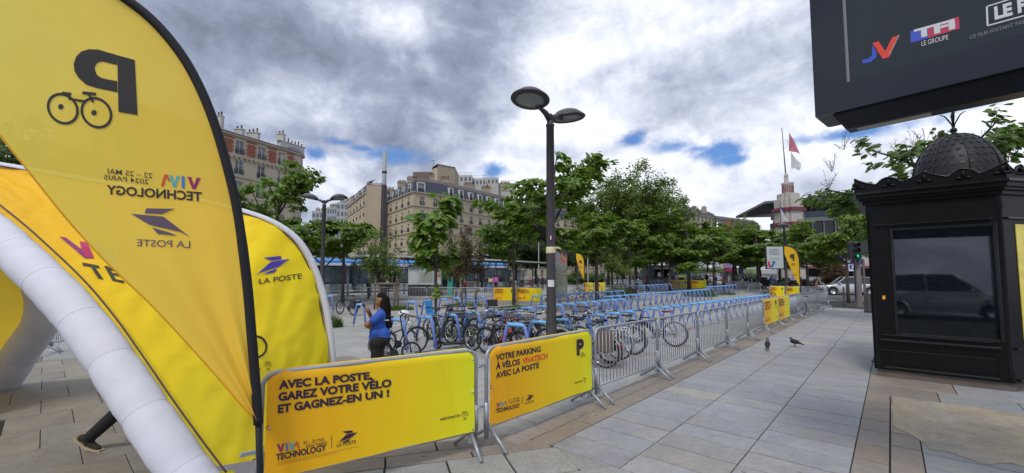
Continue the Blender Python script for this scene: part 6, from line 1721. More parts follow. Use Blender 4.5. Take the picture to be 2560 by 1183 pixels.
plant_tree('dense tree just left of the art deco tower', 1895, 50, 'catB', TH(560, 50), 4.4, 1.9, GT_)
plant_tree('bright green tree right of the art deco tower', 2018, 40, 'catC', TH(545, 40), 3.2, 2.5, GT_)
plant_tree('bright green tree left of the kiosk beside the traffic light', 2118, 30, 'catB', TH(500, 30), 2.4, .9, GT_)
plant_tree('tall tree filling the gap right of the tallest crown', 1655, 62, 'round', TH(480, 62), 5.2, 2.2, GT_)
plant_tree('dense catalpa between the forked one and the tower', 1785, 52, 'catB', TH(548, 52), 4.2, 4.4, GT_)
plant_tree('small brownish conical tree behind the white car', 2082, 44, 'flame', TH(628, 44), 1.5, 0, GT_)
plant_tree('tall dark tree behind the tent at the left edge', 10, 34, 'round', TH(300, 34), 5.5, 1.0, GT_)
plant_tree('dark tree left of the brick and stone building', -120, 30, 'dark', TH(320, 30), 5.5, 2.0, GT_)
for i, (px, Y, py) in enumerate(((1400, 95, 590), (1440, 90, 585), (1490, 96, 590), (1560, 100, 580), (1640, 105, 590), (1700, 100, 585), (1770, 108, 590), (1840, 95, 590), (1900, 90, 600), (1385, 75, 600), (1000, 75, 640), (900, 70, 635), (2060, 80, 600), (1950, 85, 600), (1290, 85, 600))):
    plant_tree('dark street tree before the far buildings, ' + ('left of the lamp' if px < 1377 else 'right of the lamp') + ', ' + ordn(i).replace('nearest', 'first') + ' planted', px, Y, 'dark', TH(py, Y), 6.0, group='dark street trees before the far buildings')
plant_tree('thin tree crown standing above the distant roofs', 1868, 120, 'round', TH(545, 120), 4.0, group='trees on the far roofs')
plant_tree('smaller tree crown above the distant roofs at left', 1832, 118, 'round', TH(556, 118), 3.5, group='trees on the far roofs')
# weeds and grass round trunks
def tuft(label, px, py, r, h, n=260, seed=0, kind_='weeds', Y=None, lean=1.0):
    r_ = random.Random(seed + int(px)); g = GT(px, py) if Y is None else Vector(at_px(px, Y, terr(0, Y))); m_ = MB()
    for _ in range(n):
        a = r_.uniform(0, 6.28); d_ = r * math.sqrt(r_.random()); x, y = d_ * math.cos(a), d_ * math.sin(a) * .8; hh_ = h * r_.uniform(.35, 1) * (1.15 - .6 * d_ / r)
        lx, ly = r_.uniform(-.3, .3) * hh_ * lean, r_.uniform(-.3, .3) * hh_ * lean; w_ = .010 + .008 * r_.random(); ca, sa = math.cos(a * 3) * w_, math.sin(a * 3) * w_
        m_.add([(x - ca, y - sa, 0), (x + ca, y + sa, 0), (x + lx * .4 + ca * .8, y + ly * .4 + sa * .8, hh_ * .55), (x + lx * .4 - ca * .8, y + ly * .4 - sa * .8, hh_ * .55), (x + lx, y + ly, hh_)], [(0, 1, 2, 3), (3, 2, 4)])
        if r_.random() < .6:
            for _k in range(3):
                s = r_.uniform(.03, .07); pz_ = hh_ * r_.uniform(.3, .95); b_ = r_.uniform(0, 6.28); f = pz_ / hh_; q = Vector((x + lx * f, y + ly * f, pz_)); dx = Vector((math.cos(b_), math.sin(b_), .3)) * s; sx = Vector((-math.sin(b_), math.cos(b_), 0)) * s * .35
                m_.add([q, q + dx * .5 + sx, q + dx, q + dx * .5 - sx], [(0, 1, 2, 3)])
    t = thing('weeds', label, 'weeds', tuple(g)); o = part('blades', m_, LF_SHRUB, t); o['kind'] = 'stuff'
tuft('long grass growing round the foot of the near street lamp rack', 1400, 808, .75, .42, 520)
tuft('grass and weeds at the foot of the large leaved sapling', 1135, 838, .75, .30, 500)
tuft('tall bushy weeds among the rack rows', 1545, 745, 1.1, 1.5, 620)
tuft('bushy weeds behind the second rack row', 1750, 741, 1.5, 1.0, 600)
tuft('weeds round the thin trunk beside the yellow banners', 1290, 772, .9, .35, 380)
tuft('grass patch under the left rack row', 1170, 765, 1.5, .30, 500)
tuft('weeds behind the woman at the left rack row', 1000, 775, .8, .45, 350)
tuft('weeds beside the white tent leg', 833, 818, .35, .7, 220)
tuft('weeds before the road at the right racks', 1815, 737, .9, .5, 250)
tuft('weeds behind the rack rows at the leaning trunk', 1665, 735, 1.0, .4, 250)
# shrubs by the far kerb
r_ = random.Random(3)
for i, px in enumerate((1428, 1446, 1466, 1486, 1503)):
    proto('shrub', H=1.6, th=.1, R=1.2, leaf=.14, nlimb=12, per=14, seed=61, tr=.03, spread=.3, sub=4, lm=LF_SHRUB) if 'shrub' not in PROTO else None
    plant_tree(ordn(i).replace('nearest', 'first') + ' green shrub from left at the far kerb beyond the painted slab', px, 66 + i, 'shrub', 1.9, 1.5, group='shrubs at the far kerb', name='shrub', cat='shrub')
g_ = MB(); 
for (a, c) in (((1700, 682), (1880, 684)),):
    p = [GT(1690, 691.5), GT(1900, 692.5)]
gm = MB(); gm.add([(at_px(1600, 84)[0], 84, terr(0, 84) + .02), (at_px(1890, 84)[0], 84, terr(0, 84) + .02), (at_px(1890, 120)[0], 120, terr(0, 120) + 2.6), (at_px(1600, 120)[0], 120, terr(0, 120) + 2.6)], [(0, 1, 2, 3)])
struct('grass_bank', gm, mat('lawn', (.10, .15, .035), .95, 0, .25, 3, .5, 20))

# ================================================================ buildings
STONE = mat('limestone', (.40, .335, .235), .9, 0, .14, .8, .25, 8, dirt=.25); STONE2 = mat('pale_limestone', (.42, .36, .275), .9, 0, .14, .8, .25, 8, dirt=.25); TRIM = mat('stone_trim', (.33, .28, .21), .9, 0, .2, 1.2, .2, 8, dirt=.3)
def brickm():
    m = bpy.data.materials.new('red_brickwork'); m.use_nodes = True; t = m.node_tree; q = NB(t); bs = t.nodes['Principled BSDF']
    co = q.n('ShaderNodeTexCoord').outputs['Object']; sp = q.n('ShaderNodeSeparateXYZ'); t.links.new(co, sp.inputs[0]); cb_ = q.n('ShaderNodeCombineXYZ'); t.links.new(sp.outputs[0], cb_.inputs[0]); t.links.new(sp.outputs[2], cb_.inputs[1])
    br = q.n('ShaderNodeTexBrick'); t.links.new(cb_.outputs[0], br.inputs['Vector']); br.inputs['Scale'].default_value = 4.5; br.inputs['Color1'].default_value = (.22, .055, .035, 1); br.inputs['Color2'].default_value = (.28, .075, .045, 1); br.inputs['Mortar'].default_value = (.26, .17, .12, 1); br.inputs['Mortar Size'].default_value = .02
    t.links.new(br.outputs[0], bs.inputs['Base Color']); bs.inputs['Roughness'].default_value = .9
    return m
BRICK = brickm(); ZINC = mat('zinc_roof', (.10, .11, .13), .55, .3, .15, 1); SLATE = mat('slate_roof', (.035, .045, .065), .6, 0, .2, 3, .3, 8); ROOFB = mat('brown_roof', (.085, .062, .06), .85, 0, .2, 2); CHIM = mat('chimney_render', (.30, .25, .19), .9, 0, .2, 1, dirt=.3); POT = mat('chimney_pot_clay', (.16, .075, .05), .9, 0, .2)
PAN = [mat('window_glass', (.02, .027, .035), .08, 0, 0, spec=.9), mat('window_glass_curtain', (.16, .17, .18), .25, 0, .3, 3), mat('window_glass_blue', (.05, .07, .095), .1, 0, 0, spec=.9)]
FRW = mat('window_frame_white', (.55, .54, .52), .6, 0, .1); RAIL = mat('balcony_iron', (.02, .02, .024), .6, 0, 0)
_wm = {}
def win_meshes(w, h, th=.07):
    k = (round(w, 2), round(h, 2))
    if k in _wm: return _wm[k]
    f = MB()
    for a, c in (((-w / 2, 0, 0), (-w / 2 + th, .06, h)), ((w / 2 - th, 0, 0), (w / 2, .06, h)), ((-.04, -.01, 0), (.04, .05, h)), ((-w / 2 + th, 0, h - th), (-.04, .06, h)), ((.04, 0, h - th), (w / 2 - th, .06, h)), ((-w / 2 + th, 0, 0), (-.04, .06, th)), ((.04, 0, 0), (w / 2 - th, .06, th)), ((-w / 2 + th, .01, h * .68), (-.04, .05, h * .68 + .04)), ((.04, .01, h * .68), (w / 2 - th, .05, h * .68 + .04))): f.box(a, c)
    pn = [MB().box((-w / 2, .065, 0), (w / 2, .085, h)).mesh('pane', m) for m in PAN]
    r = MB()
    for z in (.12, .5, .95): r.box((-w / 2 - .06, -.34, z), (w / 2 + .06, -.31, z + .035))
    for kx in range(13): x = -w / 2 - .05 + kx * (w + .1) / 12; r.box((x - .01, -.335, .12), (x + .01, -.315, .95))
    for s in (-1, 1): r.box((s * (w / 2 + .06) - .015, -.31, .12), (s * (w / 2 + .06) + .015, -.02, .95))
    _wm[k] = (f.mesh('window', FRW), pn, r.mesh('railing', RAIL)); return _wm[k]
def facade(b, P0, P1, zb_, floors, cols, wallm, fh=3.05, ww=1.05, wh=1.95, sill=.35, rnd=None, string=(2, 4), rails=True, depth=.28, fz0=0, brickf=None, margin=.5, skip_below=0, glassk=None):
    """a wall of real openings between two ground points (left to right as seen); windows are parts with panes and railings"""
    rnd = rnd or random.Random(1); off = b.location
    P0 = Vector((P0[0], P0[1], 0)); P1 = Vector((P1[0], P1[1], 0)); L_ = (P1 - P0).length; u = (P1 - P0).normalized(); n = Vector((u.y, -u.x, 0))
    if n.dot(-P0) < 0: n = -n
    rz = math.atan2(u.y, u.x); T = lambda x, y, z: P0 + u * x - n * y + Vector((0, 0, z))       # y goes into the wall
    wallmb = MB(); bay = (L_ - 2 * margin) / cols
    def q4(x0, x1, z0, z1): 
        if x1 - x0 > 1e-4 and z1 - z0 > 1e-4: wallmb.add([T(x0, 0, z0), T(x1, 0, z0), T(x1, 0, z1), T(x0, 0, z1)], [(0, 1, 2, 3)])
    zt_ = zb_ + floors * fh
    q4(0, margin, zb_, zt_); q4(L_ - margin, L_, zb_, zt_)
    fm, pn, rl_ = win_meshes(ww, wh)
    for f in range(floors):
        z0 = zb_ + f * fh
        for c in range(cols):
            x0 = margin + c * bay; xc = x0 + bay / 2; a, e = xc - ww / 2, xc + ww / 2; s0, s1 = z0 + sill, z0 + sill + wh
            q4(x0, a, z0, z0 + fh); q4(e, x0 + bay, z0, z0 + fh); q4(a, e, z0, s0); q4(a, e, s1, z0 + fh)
            d_ = depth
            wallmb.add([T(a, 0, s0), T(a, d_, s0), T(a, d_, s1), T(a, 0, s1)], [(0, 1, 2, 3)]); wallmb.add([T(e, 0, s0), T(e, d_, s0), T(e, d_, s1), T(e, 0, s1)], [(0, 1, 2, 3)])
            wallmb.add([T(a, 0, s0), T(e, 0, s0), T(e, d_, s0), T(a, d_, s0)], [(0, 1, 2, 3)]); wallmb.add([T(a, 0, s1), T(e, 0, s1), T(e, d_, s1), T(a, d_, s1)], [(0, 1, 2, 3)])
            if f < skip_below: 
                wallmb.add([T(a, d_, s0), T(e, d_, s0), T(e, d_, s1), T(a, d_, s1)], [(0, 1, 2, 3)]); continue
            w = link('window', fm, b, T(xc, d_ - .1, s0) - off, rz); w.scale = (1, -1 if (n.dot(Vector((-u.y, u.x, 0))) > 0) else 1, 1)
            k = rnd.choice((0, 0, 2, 1, 1)) if glassk is None else glassk
            link('pane', pn[k], w)
            if rails and f > 0: r = link('railing', rl_, w); r.location = (0, .05, -.05)
    part('wall', wallmb, wallm, b, True)
    m_ = MB()
    def band(z, h, pr): 
        a = T(-.0, -pr, z); m_.prism([T(0, -pr, z), T(L_, -pr, z), T(L_, .0, z), T(0, .0, z)], (0, 0, h))
    for f in range(1, floors + 1):
        if f in string or f == floors: band(zb_ + f * fh - .12, .30 if f == floors else .18, .38 if f == floors else .22)
        else: band(zb_ + f * fh - .06, .10, .06)
    part('string_course', m_, TRIM, b, True)
    return T, L_, zt_, bay, margin
def chimney(b, c, u, w, h, z, pots=6, m=CHIM):
    c = Vector(c); u = Vector(u).normalized(); v = Vector((-u.y, u.x, 0)); m_ = MB(); d_ = .35
    m_.prism([c + u * -w / 2 - v * d_ + Vector((0, 0, z)), c + u * w / 2 - v * d_ + Vector((0, 0, z)), c + u * w / 2 + v * d_ + Vector((0, 0, z)), c - u * w / 2 + v * d_ + Vector((0, 0, z))], (0, 0, h))
    k = 1.12; z1 = z + h + .002
    m_.prism([c + u * -w / 2 * k - v * d_ * 1.3 + Vector((0, 0, z1)), c + u * w / 2 * k - v * d_ * 1.3 + Vector((0, 0, z1)), c + u * w / 2 * k + v * d_ * 1.3 + Vector((0, 0, z1)), c - u * w / 2 * k + v * d_ * 1.3 + Vector((0, 0, z1))], (0, 0, .14))
    o = part('chimney', m_, m, b, True)
    for i in range(pots):
        p = c + u * (w * ((i + .5) / pots - .5)); hh_ = .55 + .25 * ((i * 7) % 3) / 2
        q = MB(); q.lathe([(.14, 0), (.11, hh_ * .8), (.14, hh_ * .82), (.14, hh_)], 8, Matrix.Translation(p + Vector((0, 0, z1 + .14)))); part('chimney_pot', q, POT, o, True)
rb = random.Random(4)
# --- left building: stone with a brick top storey and a rounded corner
LA0 = D(560, 322, 66); LA1 = D(738, 376, 77.5)
ub = (Vector((LA1.x, LA1.y, 0)) - Vector((LA0.x, LA0.y, 0))).normalized(); Pl = Vector((LA0.x, LA0.y, 0)) - ub * 15; Pr = Vector((LA1.x, LA1.y, 0))
lb = thing('apartment_building', 'stone apartment building with red brick top storey and rounded corner', 'building', (Pl.x, Pl.y, 0))
Hl = LA0.z - .6; FH = 3.35; nf = 7; zb_ = Hl - nf * FH; colsL = 7
Tl, Ll, ztl, bayl, mgl = facade(lb, Pl, Pr, zb_, nf, colsL, STONE2, FH, 1.35, 2.25, .45, rb, (6, 5, 2), margin=.7)
m_ = MB()
for c in range(colsL + 1):
    xa = mgl + c * bayl + bayl / 2 + .67 + .30 - bayl if c else 0.05
    xa = mgl + (c - .5) * bayl + .98 if c else .1; xb = mgl + (c + .5) * bayl - .98 if c < colsL else Ll - .1
    if xb - xa < .3: continue
    z0 = ztl - FH + .42; z1 = ztl - .75
    pnl = MB(); pnl.prism([Tl(xa, -.03, z0), Tl(xb, -.03, z0), Tl(xb, 0, z0), Tl(xa, 0, z0)], (0, 0, z1 - z0)); part('brick_panel', pnl, BRICK, lb, True)
    pnl = MB(); pnl.prism([Tl(xa, -.03, z1 + .16), Tl(xb, -.03, z1 + .16), Tl(xb, 0, z1 + .16), Tl(xa, 0, z1 + .16)], (0, 0, .3)); part('brick_panel', pnl, BRICK, lb, True)
    for k in range(7):                                   # toothed stone quoins at the panel edges
        if k % 2 == 0:
            for xx, s in ((xa, 1), (xb, -1)):
                m_.prism([Tl(xx, -.045, z0 + k * (z1 - z0) / 7), Tl(xx + s * .22, -.045, z0 + k * (z1 - z0) / 7), Tl(xx + s * .22, -.031, z0 + k * (z1 - z0) / 7), Tl(xx, -.031, z0 + k * (z1 - z0) / 7)], (0, 0, (z1 - z0) / 7))
part('quoins', m_, STONE2, lb, True)['kind'] = 'stuff'
m_ = MB()
for k in range(34): x = .6 + k * (Ll - 1) / 33; m_.prism([Tl(x, -.34, ztl - FH - .5), Tl(x + .35, -.34, ztl - FH - .5), Tl(x + .35, 0, ztl - FH - .5), Tl(x, 0, ztl - FH - .5)], (0, 0, .36))
part('corbels', m_, TRIM, lb, True)['kind'] = 'stuff'
m_ = MB(); m_.prism([Tl(-.2, -.45, ztl + .19), Tl(Ll + .1, -.45, ztl + .19), Tl(Ll + .1, 0, ztl + .19), Tl(-.2, 0, ztl + .19)], (0, 0, .12))
m_.add([Tl(-.2, -.42, ztl + .32), Tl(Ll, -.42, ztl + .32), Tl(Ll, 2.2, ztl + 1.25), Tl(-.2, 2.2, ztl + 1.25), Tl(Ll, 12, ztl + 1.4), Tl(-.2, 12, ztl + 1.4)], [(0, 1, 2, 3), (3, 2, 4, 5)])
part('roof', m_, ZINC, lb, True)
# the body behind, and the round corner bay
cw_ = Tl(Ll + .55, 2.0, 0); Rr = 2.05
m_ = MB(); pr = []
for f in range(nf): pr += [(Rr, zb_ + f * FH), (Rr, zb_ + (f + 1) * FH - .2), (Rr + (.45 if f in (4, 5, 6) else .12), zb_ + (f + 1) * FH - .15), (Rr + (.45 if f in (4, 5, 6) else .12), zb_ + (f + 1) * FH + .02), (Rr, zb_ + (f + 1) * FH + .06)]
for k in range(6): pr.append((Rr, ztl - FH + .5 + k * .42)); pr.append((Rr + .04, ztl - FH + .54 + k * .42)); pr.append((Rr + .04, ztl - FH + .74 + k * .42)); pr.append((Rr, ztl - FH + .78 + k * .42))
pr = sorted(pr, key=lambda p: p[1])
m_.lathe(pr, 28, Matrix.Translation((cw_.x, cw_.y, 0)), smooth=False); part('corner_bay', m_, STONE2, lb, True)
m_ = MB(); m_.lathe([(Rr + .35, ztl + .1), (Rr + .35, ztl + .3), (Rr * .98, ztl + .45), (Rr * .85, ztl + 1.0), (Rr * .5, ztl + 1.35), (.05, ztl + 1.45)], 28, Matrix.Translation((cw_.x, cw_.y, 0))); part('corner_cupola', m_, ZINC, lb, True)
fm, pn, rl_ = win_meshes(1.1, 2.1)
for f in range(1, nf):
    for an in (-1.85, -.75, .3):
        dx, dy = math.cos(an + .35), math.sin(an + .35)
        w = link('window', fm, lb, Vector((cw_.x + dx * (Rr + .03), cw_.y + dy * (Rr + .03), zb_ + f * FH + .45)) - lb.location, an + .35 + PI / 2); link('pane', pn[0], w); r = link('railing', rl_, w); r.location = (0, .15, -.05)
m_ = MB(); m_.prism([Tl(0, 2, zb_), Tl(Ll, .05, zb_), Tl(Ll + .6, 3, zb_), Tl(Ll + .6, 14, zb_), Tl(0, 14, zb_)], (0, 0, nf * FH)); part('rear_wing', m_, STONE2, lb, True)
for px, w, n_, hh_, sx in ((548, .9, 2, 1.6, 0), (598, 1.4, 2, .5, 0), (633, 2.0, 3, .7, 0), (703, 1.2, 2, 2.0, 0), (730, 5.0, 7, .7, 0)):
    Yc = 66 + (px - 560) * 11.5 / 178; c = D(px, 340, Yc + 1.2); chimney(lb, (c.x, c.y, 0), ub if w > 3 else (1, 0, 0), w, hh_ + .9, ztl + .25, n_, mat('chimney_pale', (.42, .41, .39), .9, 0, .15))
# --- middle building: corner block with slate mansard
c1 = D(1033, 480, 100); c2 = D(1111, 490, 105); ez = c1.z
l0 = D(957, 480, 118); r0 = D(1312, 480, 133)
mb_ = thing('mansard_building', 'cream stone corner building with dark slate mansard roof and white dormers', 'building', (c1.x, c1.y, 0))
fhm = 3.25; nfm = 6; zbm = ez - nfm * fhm
fa_ = []
for (a, c, cols) in ((l0, c1, 5), (c1, c2, 2), (c2, r0, 9)):
    fa_.append(facade(mb_, (a.x, a.y), (c.x, c.y), zbm, nfm, cols, STONE, fhm, 1.1, 2.0, .3, rb, (3, 4, 5), margin=.6, skip_below=1) + (cols,))
def mansard(b, segs, z0, h, inset, back):
    pts = [segs[0][0], segs[0][1]] + [s[1] for s in segs[1:]]
    cen = sum((Vector((p[0], p[1], 0)) for p in pts), Vector()) / len(pts); m_ = MB(); lo = [Vector((p[0], p[1], z0)) for p in pts]; 
    mid_ = []
    for i, p in enumerate(lo):
        ns = []
        for s in ([i - 1] if i > 0 else []) + ([i] if i < len(lo) - 1 else []):
            u = (lo[s + 1] - lo[s]).normalized(); n = Vector((u.y, -u.x, 0)); n = n if n.dot(-lo[s]) > 0 else -n; ns.append(n)
        nn_ = sum(ns, Vector()).normalized(); mid_.append(p - nn_ * inset + Vector((0, 0, h)))
    for i in range(len(lo) - 1): m_.add([lo[i], lo[i + 1], mid_[i + 1], mid_[i]], [(0, 1, 2, 3)])
    m_.add([lo[0], mid_[0], mid_[0] + Vector((0, 8, 0)), lo[0] + Vector((0, 8, 0))], [(0, 1, 2, 3)])
    part('mansard_roof', m_, SLATE, b, True)
    m_ = MB(); top = [p + Vector((0, 0, .002)) for p in mid_]; bk = [p + Vector((0, back, 1.9)) for p in mid_]
    for i in range(len(top) - 1): m_.add([top[i], top[i + 1], bk[i + 1], bk[i]], [(0, 1, 2, 3)])
    part('upper_roof', m_, ROOFB, b, True)
    return lo, mid_
segs = [((l0.x, l0.y), (c1.x, c1.y)), ((c1.x, c1.y), (c2.x, c2.y)), ((c2.x, c2.y), (r0.x, r0.y))]
mansard(mb_, segs, ez + .18, 2.9, .9, 6)
def dormer(b, T, x, z, w=1.2, h=2.0, shut=False):
    o = MB(); t_ = .22
    for (a, c) in (((x - w / 2 - t_, .05, z), (x - w / 2, .85, z + h + .2)), ((x + w / 2, .05, z), (x + w / 2 + t_, .85, z + h + .2)), ((x - w / 2 - t_, .05, z + h), (x + w / 2 + t_, 1.1, z + h + .24)), ((x - w / 2, .3, z), (x + w / 2, .35, z + h))):
        P = [T(a[0], a[1], a[2]), T(c[0], a[1], a[2]), T(c[0], c[1], a[2]), T(a[0], c[1], a[2])]; o.prism(P, (0, 0, c[2] - a[2]))
    d_ = part('dormer', o, FRW, b, True); g = MB(); g.prism([T(x - w / 2 + .06, .26, z + .06), T(x - .04, .26, z + .06), T(x - .04, .29, z + .06), T(x - w / 2 + .06, .29, z + .06)], (0, 0, h - .12)); g.prism([T(x + .04, .26, z + .06), T(x + w / 2 - .06, .26, z + .06), T(x + w / 2 - .06, .29, z + .06), T(x + .04, .29, z + .06)], (0, 0, h - .12)); part('pane', g, PAN[1 if shut else rb.choice((0, 1))], d_, True)
    r = MB()
    for k in range(9): xx = x - w / 2 + k * w / 8; r.prism([T(xx - .02, .02, z + .05), T(xx + .02, .02, z + .05), T(xx + .02, .05, z + .05), T(xx - .02, .05, z + .05)], (0, 0, .8))
    r.prism([T(x - w / 2, .0, z + .85), T(x + w / 2, .0, z + .85), T(x + w / 2, .05, z + .85), T(x - w / 2, .05, z + .85)], (0, 0, .06)); part('railing', r, RAIL, d_, True)
for (T, L_, z_, bay, mg, cols) in fa_:
    if cols == 2: dormer(mb_, T, L_ * .25, z_ + .25, 1.7, 2.15, True); continue
    for c in range(cols): dormer(mb_, T, mg + (c + .5) * bay, z_ + .25)
for px, py, Y, w, n_ in ((975, 478, 124, 2.2, 6), (1005, 462, 116, 2.4, 8), (1030, 452, 112, 2.6, 8), (1080, 444, 116, 1.4, 4), (1112, 452, 116, 2.4, 6), (1171, 466, 124, 2.6, 8), (1215, 474, 132, 2.8, 8), (1263, 462, 140, 3.2, 9)):
    c = D(px, py, Y); chimney(mb_, (c.x, c.y, 0), (1, .2, 0), w, 2.6, c.z - 2.2, n_)
# big rear blocks above the roof
bx = thing('rear_block', 'blank beige block rising behind the mansard building', 'building', (D(1117, 440, 128).x, 128, 0))
a = D(1094, 411, 126); c = D(1137, 411, 130); m_ = MB(); m_.prism([(a.x, 126, 0), (c.x, 130, 0), (c.x, 140, 0), (a.x + 1, 140, 0)], (0, 0, a.z)); part('wall', m_, mat('beige_render', (.33, .285, .21), .9, 0, .1, .5, dirt=.2), bx, True)
a2 = D(1079, 420, 127); m_ = MB(); m_.prism([(a2.x, 128, 0), (a.x - .02, 126.2, 0), (a.x + .5, 140, 0), (a2.x, 140, 0)], (0, 0, a2.z)); part('side_wall', m_, STONE2, bx, True)
m_ = MB(); m_.prism([(a2.x - .1, 127.6, a2.z + .01), (a.x, 125.8, a.z - .0), (c.x + .1, 129.8, a.z + .01), (c.x, 140, a.z + .01), (a2.x, 140, a2.z + .01)], (0, 0, .12)); part('roof', m_, ZINC, bx, True)
a = D(1036, 424, 132); m_ = MB(); m_.prism([(a.x, 130, 0), (a2.x - .1, 130, 0), (a2.x - .1, 138, 0), (a.x, 138, 0)], (0, 0, D(1036, 430, 130).z)); part('low_wing', m_, mat('brown_render', (.16, .12, .095), .9, 0, .1), bx, True)
an = thing('rooftop_aerial', 'television aerial on the beige rear block', 'aerial', (D(1083, 405, 128).x, 128, D(1083, 420, 128).z)); h_ = D(1083, 400, 128).z - D(1083, 420, 128).z
part('mast', MB().tube([(0, 0, 0), (0, 0, h_)], .06, 5), RAIL, an); m_ = MB(); m_.tube([(-1.2, 0, h_ * .8), (.6, 0, h_ * .95)], .04, 4)
for k in range(5): m_.tube([(-1.1 + k * .4, -.3, h_ * .81 + k * .03), (-1.1 + k * .4, .3, h_ * .81 + k * .03)], .03, 4)
part('rods', m_, RAIL, an)
# terraces of pale flats further right behind the roof
pf = thing('pale_terraced_flats', 'pale terraced flats with roof rails behind the mansard roof', 'building', (D(1200, 450, 150).x, 150, 0))
steps = [((1138, 438), (1180, 436), 148), ((1180, 446), (1215, 447), 150), ((1208, 444), (1246, 447), 156), ((1246, 458), (1290, 466), 158)]
for (a, c, Y) in steps:
    p, q = D(*a, Y), D(*c, Y); m_ = MB(); m_.box((p.x, Y, 0), (q.x, Y + 14, p.z)); part('wall', m_, mat('pale_render', (.40, .40, .37), .9, 0, .1, .5), pf, True)
    r = MB()
    for k in range(12): x = p.x + (q.x - p.x) * k / 11; r.tube([(x, Y, p.z), (x, Y, p.z + 1.0)], .04, 4)
    r.tube([(p.x, Y, p.z + 1.0), (q.x, Y, p.z + 1.0)], .04, 4); part('roof_rail', r, mat('rail_grey', (.3, .32, .34), .5, .3, 0), pf, True)
    g = MB()
    for k in range(4): x = p.x + (q.x - p.x) * (k + .25) / 4; g.box((x, Y - .02, p.z - 2.2), (x + (q.x - p.x) / 8, Y, p.z - .8))
    part('window_strip', g, PAN[2], pf, True)['kind'] = 'stuff'
# --- building with the blank party wall
w0 = D(917, 462, 112); w1 = D(959, 470, 113.5); s0 = D(868, 480, 138)
pb = thing('party_wall_building', 'stone building with tall blank end wall left of the mansard building', 'building', (w0.x, w0.y, 0))
ez2 = D(915, 482, 112).z; 
m_ = MB(); m_.add([(w0.x, w0.y, -2), (w1.x, w1.y, -2), (w1.x, w1.y, D(959, 478, 113.5).z), (w1.x - .4, w1.y, D(955, 470, 113.5).z), (w0.x + .3, w0.y, w0.z), (w0.x, w0.y, ez2)], [(0, 1, 2, 3, 4, 5)]); m_.box((w0.x, w0.y + .01, -2), (w1.x, w0.y + 22, w0.z - .3)); part('end_wall', m_, mat('end_wall_render', (.36, .295, .215), .9, 0, .12, .6, .2, 6, dirt=.2), pb, True)
Tp = facade(pb, (s0.x, s0.y), (w0.x, w0.y), ez2 - 6 * 3.2, 6, 6, STONE, 3.2, 1.1, 2.0, .3, rb, (3, 5), margin=.5, skip_below=2)
mansard(pb, [((s0.x, s0.y), (w0.x, w0.y))], ez2 + .18, 3.0, .9, 5)
for c in range(5): dormer(pb, Tp[0], Tp[4] + (c + .6) * Tp[3], Tp[2] + .3, 1.1, 1.9)
for px, py, Y, w, n_ in ((938, 466, 114, 3.8, 9), (905, 484, 122, 2.2, 6), (886, 496, 130, 2.2, 6), (922, 462, 113, 1.0, 3)):
    c = D(px, py, Y); chimney(pb, (c.x, c.y, 0), (1, 0, 0), w, 2.0, c.z - 1.9, n_)
g = MB(); g.tube([Vector((w0.x - .3, w0.y - .2, 0)), Vector((w0.x - .3, w0.y - .2, ez2))], .09, 6); part('downpipe', g, TRIM, pb, True)
# far hazy blocks in the gap at left
fb_ = thing('distant_flats', 'distant grey flats seen in the gap between the buildings', 'building', (D(840, 560, 170).x, 170, 0))
for i, (x0, x1, y0, Y) in enumerate(((818, 842, 518, 175), (842, 880, 506, 172), (780, 818, 528, 178), (860, 900, 503, 176))):
    p = D(x0, y0, Y); q = D(x1, y0, Y); m_ = MB(); m_.box((p.x, Y, 0), (q.x, Y + 8, p.z)); part('wall', m_, mat('grey_render', (.30, .32, .34), .9, 0, .15, .5), fb_, True)
    r = MB()
    for f in range(5):
        for k in range(4): x = p.x + (q.x - p.x) * (k + .2) / 4; r.box((x, Y - .05, p.z - 2.6 - 3 * f), (x + (q.x - p.x) * .14, Y - .01, p.z - 1.0 - 3 * f))
    part('window_rows', r, PAN[2], fb_, True)['kind'] = 'stuff'
    for k in range(3): c = Vector((p.x + (q.x - p.x) * (k + .5) / 3, Y + 3, 0)); chimney(fb_, c, (1, 0, 0), 1.6, 1.2, p.z, 4)
# --- right-hand terrace behind the trees
rt = thing('street_front', 'long pale stone street front behind the dark street trees', 'building', (D(1390, 600, 128).x, 128, 0))
a = D(1300, 560, 126); c = D(1560, 560, 150)
Tr = facade(rt, (a.x, a.y), (c.x, c.y), terr(0, 130) - .5, 6, 14, STONE, 3.2, 1.2, 2.1, .3, rb, (1, 3, 5), margin=.5)
mansard(rt, [((a.x, a.y), (c.x, c.y))], Tr[2] + .18, 2.6, .9, 5)
for k in range(4): p = Tr[0](6 + k * 9, 4, 0); chimney(rt, (p.x, p.y, 0), (1, .5, 0), 2.4, 3.4, Tr[2] + 2, 7)
rt2 = thing('street_front', 'lower pale stone street front behind the food stall', 'building', (D(1560, 600, 150).x, 150, 0))
a = D(1562, 560, 150.5); c = D(1690, 560, 175); Tr2 = facade(rt2, (a.x, a.y), (c.x, c.y), terr(0, 150) - .5, 6, 8, STONE2, 3.2, 1.2, 2.1, .3, rb, (1, 3, 5), margin=.5)
mansard(rt2, [((a.x, a.y), (c.x, c.y))], Tr2[2] + .18, 2.4, .9, 5)
rt3 = thing('white_gabled_house', 'tall white rendered house with chimneys above the catalpas', 'building', (D(1700, 560, 165).x, 165, 0))
p0 = D(1684, 526, 165); p1 = D(1716, 524, 165); p2 = D(1790, 528, 185)
